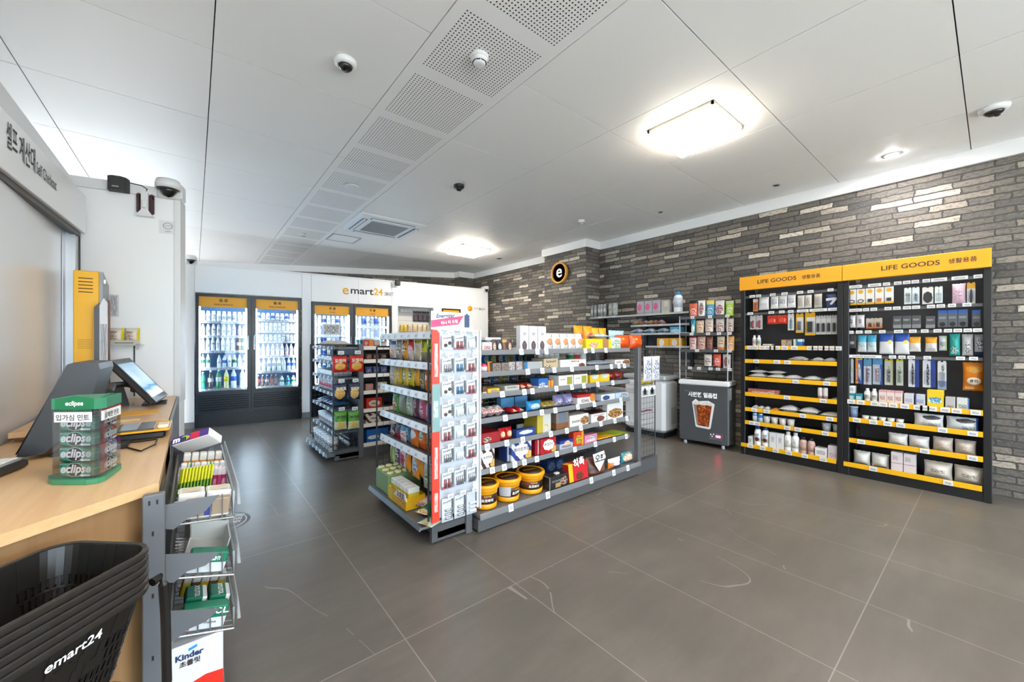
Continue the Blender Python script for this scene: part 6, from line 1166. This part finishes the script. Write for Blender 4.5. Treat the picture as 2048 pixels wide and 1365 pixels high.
build('arm', MB().tube([(-.12, -.02, .12), (-.16, -.15, .15), (-.2, -.33, .16), (-.19, -.52, .14)], .018, 8), DARK, e); build('hinge', MB().rbox(-.15, -.1, -.08, .04, .09, .15, .008), DARK, e)
build('foot', MB().rbox(-.1, .02, -.06, .12, 0, .01, .004), DARK, e); build('neck', MB().tube([(-.05, .02, .01), (-.09, .01, .11)], .016, 8), DARK, e)
# --- yellow kiosk
e = empty('checkout_kiosk', (-.53, 3.79, .85)); tag(e, 'tall yellow self checkout kiosk against the white pillar', 'kiosk')
build('cabinet', MB().rbox(-.065, .05, -.11, .13, 0, .865, .004), mat('kiosk_yellow', 'f7b81c', .35), e)
m = MB(); m.prism([(-.11, 0), (.13, 0), (.13, .80), (-.09, .865), (-.11, .865)], .05, .066, 'x'); build('front_frame', m, mat('kiosk_grey', '85878b', .35, .3), e); build('screen', MB().box(.066, .069, -.08, .11, .25, .7), mat('kiosk_screen', '3b3f46', .1), e); build('copper_edge', MB().box(.066, .074, .112, .12, 0, .7), mat('copper', '7a5442', .35, .6), e); build('status_light', MB().box(.066, .0672, -.05, -.02, .8, .82), mat('led_green', '9ff0c0', .4, emit=2), e)
m = MB()
for k in range(5): m.rbox(-.042, .022, -.1125, -.11, .725 + k * .022, .731 + k * .022, .001)
build('vent_grille', m, mat('vent_brown', '6a4a10', .6), e); m = MB()
for i in range(9):
    for j in range(6): m.box(-.044 + i * .007, -.0415 + i * .007, -.1115, -.11, .365 + j * .011, .369 + j * .011)
build('speaker_grille', m, mat('vent_brown', '6a4a10', .6), e)
e = empty('document_holder', (-.465, 3.62, .85)); tag(e, 'black document holder with white notes in front of the kiosk', 'holder')
build('back_plate', MB().prism([(-.03, 0), (-.006, 0), (-.006, .66), (-.03, .63)], 0, .012), mat('holder_dark', '4a4c50', .4), e); build('paper', MB().prism([(-.006, .02), (.03, .02), (.03, .66), (.012, .69), (-.006, .64)], .002, .006), pk('e9eaee', txt=(.05, .7, '8a8c92', .1, .9)), e); build('base', MB().box(-.03, .03, -.03, .06, 0, .008), DARK, e)
# --- card terminal and bits
e = empty('card_terminal', (-.205, 2.60, CZ + .001)); tag(e, 'black and yellow pad terminal in front of the raised shelf', 'terminal')
build('base', MB().rbox(-.07, .1, -.12, .11, 0, .035, .008), DARK, e); build('yellow_tray', MB().rbox(-.08, .115, -.13, .12, .035, .043, .003), mat('tray_yellow', 'f2ae14', .4), e); build('pad', MB().rbox(-.07, .06, -.11, .1, .043, .05, .003), mat('pad_dark', '4d5058', .3), e); build('corner_clip', MB().rbox(.07, .11, -.1, -.02, .043, .06, .004), mat('clip_cream', 'e8dcc0', .4), e); build('screen', MB().box(-.06, -.0, -.1, .09, .05, .051), mat('pad_screen', 'c4ccd6', .2), e)
tag(build('yellow_notice', MB().box(-.1, .1, -.09, .09, 0, .002), mat('paper_amber', 'e8a83a', .5), None, (-.26, 3.08, .8505), .05), 'amber sheet lying on the raised shelf below the screen', 'paper'); tag(build('sticker_label', MB().box(-.12, .12, -.025, .025, 0, .0015), mat('paper_lemon', 'ecdcaa', .5), None, (-.34, 2.815, .8505), 0), 'pale yellow strip sticker at the raised shelf edge', 'sticker')
tag(build('white_card', MB().box(-.07, .07, -.07, .07, 0, .0015), mat('card_blue', 'd4d8e0', .4), None, (-.44, 3.04, .8505), .2), 'white card lying beside the amber sheet', 'card')
e = empty('card_stand', (-.34, 3.5, .85), .3); tag(e, 'small black card stand on raised shelf behind touch screen', 'stand'); build('plate', MB().prism([(-.03, 0), (.02, 0), (-.01, .13), (-.05, .13)], 0, .06), DARK, e); build('card', MB().prism([(.012, .02), (.021, .003), (-.006, .12), (-.012, .12)], .008, .05), mat('card_frame', 'c8b48a', .4), e)
m = MB()
for y in (0, .07, .14): m.tube([(-.1, y, .025), (.1, y, .025)], .003, 5)
for x in (-.1, .1): m.tube([(x, 0, 0), (x, 0, .025), (x, .14, .025), (x, .14, 0)], .003, 5)
tag(build('wire_stand', m, BLACKM, None, (-.46, 3.3, .85)), 'low black wire stand on raised shelf under touch screen', 'stand')
tag(build('counter_cable', MB().tube([(-.22, 2.33, CZ + .004), (-.17, 2.22, CZ + .004), (-.13, 2.3, CZ + .01), (-.13, 2.4, CZ + .012), (-.16, 2.43, CZ + .006), (-.22, 2.44, CZ + .004)], .0035, 6), DARK), 'black cable looped on the counter beside mint display', 'cable')
# --- mint display
MT = 1.277 - .2; P1, P2, P3 = Vector((-.352, 1.899, 0)), Vector((-.241, 1.82, 0)), Vector((-.206, 1.974, 0)); ctr = Vector((-.285, 1.92, 0))
e = empty('mint_display', (ctr.x, ctr.y, CZ + .001)); tag(e, 'green capped clear counter display holding mint packs', 'mint display'); MGRN = mat('mint_green', '14784c', .35); MBASE = mat('mint_base', '3f8a68', .4)
build('base', MB().prism([(-.076, -.016), (-.064, -.038), (-.03, -.07), (.02, -.106), (.046, -.112), (.06, -.095), (.072, -.04), (.084, .045), (.08, .075), (.02, .105), (-.045, .075), (-.085, .03)], 0, .015, 'z'), MBASE, e)
tf, tr = math.atan2(P2.y - P1.y, P2.x - P1.x), math.atan2(P3.y - P2.y, P3.x - P2.x)
FF = U(P1.x, P1.y, tf, 'front face of mint display', .03); FRt = U(P2.x, P2.y, tr, 'side face of mint display', .03)
def face(Ux, wd, n, cols_, sgn, cap):
    fe = build('pocket', MB().box(.004, wd - .004, -.004, -.002, .016, .232).xf(Matrix.Translation((Ux.o.x - ctr.x, Ux.o.y - ctr.y, 0)) @ Matrix.Rotation(Ux.th, 4, 'Z')), CLEARP, e)
    for xa in (.004, wd - .007):
      m = MB(); m.box(xa, xa + .003, -.002, .034, .016, .232); m.xf(Matrix.Translation((Ux.o.x - ctr.x, Ux.o.y - ctr.y, 0)) @ Matrix.Rotation(Ux.th, 4, 'Z')); build('pocket_side', m, CLEARP, e)
    hd = build('header', MB().prism([(.01, .236), (wd - .01, .236), (wd - .01, .27), (wd * .5, .279), (.01, .268)], -.002, .004).xf(Matrix.Translation((Ux.o.x - ctr.x, Ux.o.y - ctr.y, 0)) @ Matrix.Rotation(Ux.th, 4, 'Z')), MGRN, e)
    p = Ux.w(wd / 2, -.003, .255) - ctr; text('eclipse', .02, WINK, hd, (p.x, p.y, .255), (PI / 2, 0, Ux.th), bold=.03, shear=.15)
    for k in range(n):
        w = wd - (.03 if Ux is FF else .055); o = link('mint_tin', cached(('tin', w), lambda: MB().rbox(-w / 2, w / 2, 0, .03, 0, .047, .005), 'mint_tin'), cols_[k], None, Ux.w(wd / 2 + (0 if Ux is FF else .012), .002, CZ + .018 + .0495 * k), Ux.th)
        tag(o, f'{"green" if k < 9 and Ux is FF else ("red and green" if k < 2 else "red")} mint pack, {["lowest", "second lowest", "second highest", "highest"][k]} in the {Ux.where}', 'mint pack', f'mint packs in the {Ux.where}')
        m = MB(); m.lathe([(.0215, 0), (.0215, .0006), (0, .0006)], n=24, sx=1.15); build('emblem', m.xf(Matrix.Translation((-.002, -.0002, .024)) @ RX), mat('emblem_black', '101418', .4), o)
        m = MB()
        for i in range(28):
            q0, q1 = 2 * PI * i / 28, 2 * PI * (i + 1) / 28; m.quad(*[(-.002 + r * 1.15 * math.cos(t), -.0004, .024 + r * math.sin(t)) for r, t in ((.0205, q0), (.0232, q0), (.0232, q1), (.0205, q1))])
        build('emblem_ring', m, mat('ring_pale', 'bfe4da', .4), o); textfit('eclipse', .037, -w * .43, w * .43, WINK, o, .027, -.0012, bold=.03, shear=.2)
        build('flash', MB().rbox(w * .15, w * .42, -.0012, 0, .003, .009, .001), WINK, o)
    c = MB(); c.box(.012, wd - .012, -.0065, -.0045, .196, .228); sg = build('sign', c.xf(Matrix.Translation((Ux.o.x - ctr.x, Ux.o.y - ctr.y, 0)) @ Matrix.Rotation(Ux.th, 4, 'Z')), PAPER, e)
    p = Ux.w(wd / 2, -.0072, 0) - ctr; text(sgn, .021, INK, sg, (p.x, p.y, .209), (PI / 2, 0, Ux.th), bold=.015)
    build('sign_strip', MB().box(.012, wd - .012, -.0065, -.0045, .2285, .234).xf(Matrix.Translation((Ux.o.x - ctr.x, Ux.o.y - ctr.y, 0)) @ Matrix.Rotation(Ux.th, 4, 'Z')), cap, e)
GT_ = pk('0f6b4a', blob=(.5, .5, .5, .5, '22a888', '1c9a7c'), txt=(.84, .1, 'a8d8c4', .03, .3)); RT_ = pk('c01f2a', blob=(.5, .5, .4, .4, 'd84a4e', 'b81824')); RG_ = pk('cf6a5a', blob=(.62, .6, .4, .45, '1f7a4c', 'dfe6dc'))
face(FF, .136, 4, [GT_] * 4, '입가심 민트', mat('strip_green', '1f5a40', .5)); face(FRt, .158, 4, [RG_, RG_, RT_, RT_], '상쾌한 민트', mat('strip_wine', '8a1f2c', .5))
m = MB(); m.prism([(-.069, -.02), (.045, -.102), (.062, -.08), (.083, .056), (-.03, .08)], .236, .27, 'z'); build('cap', m, MBASE, e); m = MB(); m.prism([(-.03, .03), (.02, -.02), (.03, .03), (-.01, .06)], .016, .236, 'z'); build('core', m, mat('core_clear', 'a9b4ae', .3), e)
# --- things on the pillar wall
PWU = lambda x, y, z: (Vector((-.084, 3.94, 0)) + Matrix.Rotation(pang, 3, 'Z') @ Vector((x, y, 0)) + Vector((0, 0, z)))
e = empty('wall_speaker', PWU(-.335, -.018, 2.385), pang); tag(e, 'small dark wall speaker near the top of the white pillar', 'speaker'); build('cabinet', MB().prism([(-.055, 0), (-.05, -.05), (-.02, -.07), (.025, -.072), (.05, -.05), (.055, 0)], -.048, .05, 'z'), mat('speaker_dark', '2e2f30', .6), e); build('badge', MB().box(-.02, .015, -.0735, -.0715, -.03, -.022), LGREY, e)
e = empty('alarm_siren', PWU(-.195, 0, 2.27), pang); tag(e, 'white and dark red alarm siren hanging on the pillar', 'siren')
build('housing', MB().prism([(-.05, -.085), (.05, -.085), (.04, -.07), (.02, -.04), (.02, .09), (-.02, .09), (-.02, -.04), (-.04, -.07)], -.04, 0), WPLA, e)
for s in (-1, 1): build('lens', MB().rbox(-.05 if s < 0 else .022, -.022 if s < 0 else .05, -.03, 0, -.065, .085, .01), mat('lens_wine', '3a0f16', .12, spec=.8), e)
build('knob', MB().rbox(-.012, .012, -.052, -.04, -.03, .03, .005), WPLA, e); build('cable', MB().tube([(0, -.01, .09), (.01, -.02, .12), (-.02, -.018, .14), (-.1, -.02, .15)], .004, 6), DARK, e)
e = empty('notice_sign', PWU(-.07, -.001, 2.128), pang); tag(e, 'square white notice with round grey camera symbol on pillar', 'sign'); build('plate', MB().box(-.052, .05, -.004, 0, -.047, .047), WPLA, e)
m = MB()
for i in range(32):
    q0, q1 = 2 * PI * i / 32, 2 * PI * (i + 1) / 32; m.quad(*[(r * math.cos(t), -.0048, .008 + r * .85 * math.sin(t)) for r, t in ((.024, q0), (.029, q0), (.029, q1), (.024, q1))])
build('symbol_ring', m, GINK, e); text('CCTV', .014, GINK, e, (0, -.005, .008), bold=.02); text('녹화중', .012, GINK, e, (0, -.005, -.034), bold=.02)
tag(build('price_list', MB().box(-.4, -.345, -.003, -.001, 1.44, 1.6), pk('e6e7ea', txt=(.05, .9, 'a4a8b0')), None, (-.084, 3.94, 0), pang), 'white printed sheet on pillar just beyond the kiosk', 'notice')
e = empty('wall_tray', PWU(-.29, 0, 1.235), pang); tag(e, 'pale wall tray holding two yellow striped packs on pillar', 'tray'); m = MB(); m.prism([(0, 0), (-.085, .0), (-.1, .035), (-.095, .035), (-.08, .006), (0, .006)], -.09, .085, 'x'); build('tray', m, mat('tray_cream', 'dcd8c8', .4), e); build('slot', MB().box(-.05, .05, -.0945, -.09, .014, .018), DARK, e)
for x in (.066, .074, .082): build('hook_wire', MB().tube([(x, -.09, .01), (x - .006, -.1, -.035)], .002, 4), LGREY, e)
for k, x in enumerate((-.05, .035)): place('bag', 'wipe_bag', 'wipe bag', f'{("first", "second")[k]} clear pack with yellow edge in the wall tray', None, PWU(-.29 + x, -.085, 1.242), pang, .085, .115, .05, pk('e4ddca', side=('e8cf2c', .82, 1), blob=(.4, .4, .25, .2, 'c89a7a', 'f0e8dc'), txt=(.68, .1, 'a83a2c', .15, .6)))
tag(build('wall_cable', MB().tube([(-.26, -.004, .86), (-.26, -.004, 1.23)], .004, 6), DARK, None, (-.084, 3.94, 0), pang), 'thin black cable running down the pillar under wall tray', 'cable')

# ================================================================ WIRE RACK AT THE COUNTER SIDE
e = empty('impulse_rack', (0, 0, 0)); tag(e, 'grey impulse rack of sloping wire baskets on the counter side', 'rack')
STEEL = mat('rack_steel', '66686b', .45, .15)
for y, px_ in ((1.62, -.122), (2.46, -.084)):
    p = build('post', MB().rbox(px_, -.07 if y < 2 else -.06, y, y + .03, 0, .785, .003), STEEL, e)
    for z in (.755, .66, .47, .28):
        for x in () if y > 2 else ((-.108, -.09) if z > .7 else (-.1,)): build('slot', MB().box(x, x + .005, y - .001, y + .002, z, z + .014), BLACKM, p)
build('back_panel', MB().box(-.078, -.072, 1.65, 2.48, .0, .77), mat('rack_back_dark', '26282b', .5), e); build('foot', MB().box(-.12, .13, 1.625, 1.665, 0, .06), STEEL, e); build('foot', MB().box(-.075, .13, 2.455, 2.485, 0, .06), STEEL, e)
LV = [(.737, .735, .665, .648), (.58, .528, .495, .449), (.40, .334, .305, .263)]      # rim left/right, floor left/right
for li, (zl, zr_, bl, br) in enumerate(LV):
    for y in (1.655, 2.455):
        m = MB(); m.prism([(-.07, zl), (.068, zl + (zr_ - zl) * .75), (.03, zl + (zr_ - zl) * .5 - .045), (-.02, bl + .012), (-.05, bl - .012), (-.07, bl - .005)], y, y + .003); build('bracket', m, STEEL, e)
    m = MB()
    for k in range(3): t = k / 2; m.tube([(-.055, 1.66, bl), (.107, 1.66, br), (.107, 1.66, zr_), (.107, 2.46, zr_), (.107, 2.46, br), (-.055, 2.46, bl)], .0035, 6) if k == 0 else m.tube([(.107, 1.66, br + (zr_ - br) * (.0 if k == 1 else .5)), (.107, 2.46, br + (zr_ - br) * (.0 if k == 1 else .5))], .003, 5)
    for k in range(26): y = 1.68 + k * .031; m.tube([(-.06, y, zl - .02), (-.055, y, bl), (.107, y, br), (.107, y, zr_)], .0016, 4)
    for k in range(1, 5): x = -.055 + .162 * k / 5; zb_ = bl + (br - bl) * k / 5; m.tube([(x, 1.66, zb_), (x, 2.46, zb_)], .002, 4); m.tube([(x, 1.66, zb_), (x, 1.66, zl + (zr_ - zl) * (k + .6) / 5.6)], .0018, 4)
    m.tube([(-.06, 1.66, zl - .02), (-.06, 2.46, zl - .02)], .003, 5)
    build('wire_basket', m, mat('wire_chrome', 'a4a6a8', .3, .7), e)
    m = MB(); tl = math.atan2(zr_ - zl, .177)
    m.prism([(.118, zr_ - .05), (.128, zr_ - .05), (.122, zr_ + .02), (.118, zr_ + .02)], 1.67, 2.45); build('price_strip', m, FOGP, e)
def slope(li, x): a, b = LV[li][2], LV[li][3]; return a + (b - a) * (x + .055) / .162 + .0065
def rackitems(name, lab, n, li, y, x0, x1, h, d, ms, grp, kind='box', z0=0):
    w = (x1 - x0) / n
    for i in range(n):
        x = x0 + w * (i + .5); place(kind, name, name.replace('_', ' '), f'{lab}, {ORD[i]} from left, {grp}' if n > 1 else f'{lab} {grp}', f'{lab} {grp}' if n > 1 else None, (x, y, slope(li, x) + z0), (0, math.atan2(LV[li][2] - LV[li][3], .162), 0), w * .93, h, d, ms[i % len(ms)])
g1 = 'top basket of impulse rack'
rackitems('gum_pack', 'orange gum pack with white top', 5, 0, 2.27, -.045, .096, .085, .045, [pk('e89a1e', top=('f2ede4', .35), side=('b8641a', .0, .08), txt=(.05, .3, 'b8641a'))], g1)
rackitems('gum_pack', 'white topped pale gum pack', 7, 0, 2.11, -.05, .1, .08, .03, [pk('e6e2e0', top=('f4f2f0', .3)), pk('d8e0dc', side=('3a8a5a', .4, .7)), pk('ece6e2')], g1)
rackitems('gum_pack', 'pink gum pack', 9, 0, 2.03, -.03, .1, .075, .035, [pk('b82a64', top=('f0e4e8', .4), txt=(.1, .3, 'e8a8c4')), pk('c23a70', top=('f4e8ec', .4))], g1)
for i in range(10):
    o = place('box', 'gum_stick', 'gum stick', f'yellow green gum stick, {ORD[i]} from left in top impulse basket', 'gum sticks in top basket of impulse rack', (-.04 + i * .0098, 1.9, slope(0, 0) + .02), (-.45, .3, .3), .006, .1, .03, pk('3f8a2c', top=('dfe02a', .55), side=('dfe02a', 0, .2)))
rackitems('gum_tub', 'white lidded mint tub', 2, 0, 1.71, -.05, .1, .075, .075, [pk('f0efec', bot=('d4d8d4', .2))], 'near end of top impulse basket')
for k, x in enumerate((-.0125, .0625)): tag(build('paper_label', MB().rbox(-.03, .03, 0, .05, 0, .001, .0003), pk('d8ceb0', txt=(.1, .8, '8a7a5a')), None, (x, 1.722, slope(0, x) + .0765)), f'beige label on the {("left", "right")[k]} white mint tub', 'label')
o = build('candy_box', MB().rbox(-.08, .08, -.045, .05, 0, .04, .003), mat('box_white', 'ebe7e2', .4), None, (.01, 2.36, .775), (-.7, -.3, -.5)); tag(o, 'tilted purple and white candy carton atop far basket end', 'candy box')
m = MB(); m.box(-.078, .078, -.0465, -.045, .002, .038); build('printed_side', m, pk('5a3f94', blob=(.35, .5, .12, .35, 'b8c83a', 'c8d84a'), side=('d83a54', .5, .75)), o); text('m', .04, WINK, o, (-.058, -.048, .02), bold=.05); text('m&m', .03, mat('ink_navy', '24365c', .5), o, (-.05, -.0475, .018), bold=.08)
rackitems('shelf_carton', 'kraft carton with blue label, near end', 1, 0, 1.672, -.03, .098, .062, .035, [pk('a08a74', side=('1f3f94', .42, .58), bot=('dcd8d0', .12))], g1)
g2_ = 'middle basket of impulse rack'
rackitems('shelf_carton', 'green and white mint carton, near end', 1, 1, 1.672, -.03, .084, .066, .05, [pk('0f7a5c', bot=('e2e6e8', .5), txt=(.6, .2, 'e4f0ec', .3, .8))], g2_)
m = MB(); m.box(-.06, .06, 0, .3, 0, .004); m.box(-.06, -.056, 0, .3, 0, .06); m.box(.056, .06, 0, .3, 0, .06); m.box(-.06, .06, .296, .3, 0, .08); m.box(-.06, .06, .14, .144, 0, .07)
tag(build('acrylic_tray', m, mat('tray_smoke', 'b4b4b0', .2), None, (.03, 1.75, slope(1, .03) + .026), (0, .28, 0)), 'empty grey acrylic tray in middle basket of impulse rack', 'tray')
rackitems('gum_pack', 'purple and white gum pack', 6, 1, 2.12, -.045, .086, .08, .04, [pk('8a3a84', top=('efe8ec', .45)), pk('e8e0e4', top=('f4f0f2', .3))], 'far end of middle basket')
g3 = 'lowest basket of impulse rack'
rackitems('shelf_carton', 'large green and white gum carton, near end', 1, 2, 1.668, -.05, .084, .07, .05, [pk('0e7a58', bot=('e4e8ec', .5), blob=(.15, .08, .1, .1, 'c83a3a', 'b4b8bc'))], g3)
o = bpy.data.objects['shelf_carton.002']; text('XYLITOL.', .026, WINK, o, (.012, -.001, .055), bold=.03); text('Pharma', .011, INK, o, (.02, -.001, .022), bold=.01)
for k, (x, lab) in enumerate(((.0, 'green gum box lying left in lowest impulse basket'), (.066, 'green gum box lying right in lowest impulse basket'))):
    o = tag(link('gum_box', cached(('gb',), lambda: MB().rbox(-.03, .03, 0, .09, 0, .03, .003), 'gum_box'), pk('0f6f52', side=('e8ecea', .78, 1)), None, (x, 1.735, slope(2, x) + .045), (0, .28, 0)), lab, 'gum box'); text('XYLITOL', .02, WINK, o, (.0, .045, .031), (0, 0, -PI / 2), bold=.03)
rackitems('gum_pack', 'yellow and grey gum pack', 5, 2, 1.9, -.045, .086, .07, .05, [pk('d8b82c', top=('b8b4ac', .3)), pk('5a4a34', top=('c8c4bc', .3))], g3); rackitems('gum_pack', 'dark red gum pack', 5, 2, 2.1, -.045, .086, .075, .05, [pk('8a2a30', top=('d8ccc8', .25))], g3)
o = build('chocolate_carton', MB().rbox(-.062, .078, 0, .14, .062, .262, .004), pk('eef0f4'), None, (0, 1.668, 0)); tag(o, 'white and red chocolate carton at the impulse rack foot', 'carton')
build('red_panel', MB().prism([(-.0615, .062), (.0775, .07), (.0775, .135), (.03, .14), (-.0615, .115)], -.0012, .0), mat('carton_red', 'd82c1c', .4), o); text('Kinder', .026, mat('ink_navy', '24365c', .5), o, (-.012, -.002, .225), bold=.04); text('초콜릿', .02, mat('ink_brown', '4a3a2a', .5), o, (-.01, -.002, .2), bold=.03); build('blue_flash', MB().prism([(-.014, .238), (.008, .244), (.008, .252), (-.014, .246)], -.0015, 0), mat('flash_blue', '2a8ad8', .4), o)

# ================================================================ SHOPPING BASKETS
BA = Vector((-.076, 1.325, 0)); e1 = Vector((-.68, -.733, 0)).normalized(); BTH = math.atan2(e1.y, e1.x)
LONG, SHORT, BH = .40, .25, .19
def loop(t, n=10):
    """rounded rectangle outline at height fraction t (0 foot, 1 rim); local x along the long side, y across"""
    i = (1 - t) * .04; r = .055 - .015 * (1 - t); pts = []
    for cx, cy, a0 in ((LONG - i - r, SHORT - i - r, 0), (i + r, SHORT - i - r, PI / 2), (i + r, i + r, PI), (LONG - i - r, i + r, 1.5 * PI)):
        for k in range(n + 1): a = a0 + PI / 2 * k / n; pts.append((cx + r * math.cos(a), cy + r * math.sin(a)))
    return pts
def perim(t):
    p = loop(t); L_ = [0]
    for i in range(len(p)): a, b = p[i], p[(i + 1) % len(p)]; L_.append(L_[-1] + math.hypot(b[0] - a[0], b[1] - a[1]))
    return p, L_
PT_, PB_ = perim(1), perim(0)
def S_(u, t):
    def on(P, u):
        p, L_ = P; s = (u % 1) * L_[-1]
        for i in range(len(p)):
            if s <= L_[i + 1]: f = (s - L_[i]) / max(L_[i + 1] - L_[i], 1e-9); a, b = p[i], p[(i + 1) % len(p)]; return a[0] + (b[0] - a[0]) * f, a[1] + (b[1] - a[1]) * f
    a, b = on(PB_, u), on(PT_, u); return (a[0] + (b[0] - a[0]) * t, a[1] + (b[1] - a[1]) * t, BH * t)
def basket_body():
    m = MB(); NU, rows = 84, [(0, .1), (.1, .24), (.24, .38), (.38, .52), (.52, .66), (.66, 1)]
    for ri, (t0, t1) in enumerate(rows):
        for k in range(NU):
            off = .5 * (ri % 2); u0, u1 = (k + off) / NU, (k + 1 + off) / NU; x, y, z = S_((u0 + u1) / 2, (t0 + t1) / 2)
            solid = ri in (0, 5) or (y > SHORT - .05 and .1 < x < .25 and ri >= 3) or (y < .05 and .1 < x < .25 and ri >= 3)
            A, B_, C_, D = S_(u0, t0), S_(u1, t0), S_(u1, t1), S_(u0, t1)
            if solid: m.quad(A, B_, C_, D); continue
            a, b, c, d = [S_(u0 + (u1 - u0) * f, t0 + (t1 - t0) * h) for f, h in ((.28, .14), (.72, .14), (.72, .86), (.28, .86))]
            for q4 in ((A, B_, b, a), (B_, C_, c, b), (C_, D, d, c), (D, A, a, d)): m.quad(*q4)
    pts = [(x, y, .001) for x, y in loop(0)]; m.quad(*pts)
    return m
BLK = mat('basket_black', '161412', .32); RIM_GLINT = mat('basket_rim_glint', '2a2724', .28); BODY = basket_body().mesh('basket_body')  # rim colour lightened to stand in for glints, body kept darker
m = MB(); prof = [(.0005, -.009), (.009, -.011), (.012, -.004), (.012, .002), (.008, .005), (.0005, .003)]
lp = loop(1, 8); cxy = (LONG / 2, SHORT / 2); rings = []
for i, (x, y) in enumerate(lp):
    a, b = lp[i - 1], lp[(i + 1) % len(lp)]; dx, dy = b[0] - a[0], b[1] - a[1]; l_ = math.hypot(dx, dy); nx, ny = dy / l_, -dx / l_
    rings.append([(x + nx * o_, y + ny * o_, BH + z) for o_, z in prof])
m.loft(rings + [rings[0]], caps=False); RIM = m.mesh('rim')
for k in range(6):
    z = .74 - BH - .018 * k; o = empty('shopping_basket', (BA.x, BA.y, z), BTH + PI * 0); o.rotation_euler = (0, 0, BTH)
    # local y must run towards the counter: mirror the outline about the long side
    tag(o, ('topmost open black shopping basket of the stack', 'second black basket from the top of the stack', 'third black basket from the top of the stack', 'fourth black basket from the top of the stack', 'fifth black basket from the top of the stack', 'lowest black basket with white logo and hanging handle')[k], 'shopping basket', 'nested shopping baskets')
    b_ = link('body', BODY, BLK, o, (0, -SHORT, 0)); sd = b_.modifiers.new('thickness', 'SOLIDIFY'); sd.thickness = .0012; sd.offset = -1; link('rim', RIM, RIM_GLINT, o, (0, -SHORT, 0))
    if k == 5:
        t_ = math.atan2(.04, BH);         text('emart24', .03, WINK, o, (.165, -.0055, BH * .78), (PI / 2 + t_, 0, PI), bold=.02)
        build('handle', MB().tube([(-.012, -.02, BH - .008), (-.03, -.02, BH - .006), (-.042, -.02, BH - .03), (-.05, -.022, BH - .12), (-.056, -.024, BH - .3), (-.056, -.06, BH - .32), (-.056, -.18, BH - .32), (-.05, -.22, BH - .3), (-.03, -.22, BH - .006), (-.012, -.22, BH - .008)], .0105, 8), BLK, o)
e = empty('basket_stand', (BA.x, BA.y, 0), BTH); tag(e, 'low black stand carrying the shopping basket stack', 'stand')
m = MB(); zz = .74 - BH - .018 * 5; m.box(.06, LONG - .06, -SHORT + .06, -.06, zz - .03, zz - .004)
build('platform', m, BLACKM, e)
for x in (.07, LONG - .09):
    for y in (-SHORT + .07, -.09): build('leg', MB().box(x, x + .02, y, y + .02, 0, zz - .03), BLACKM, e)
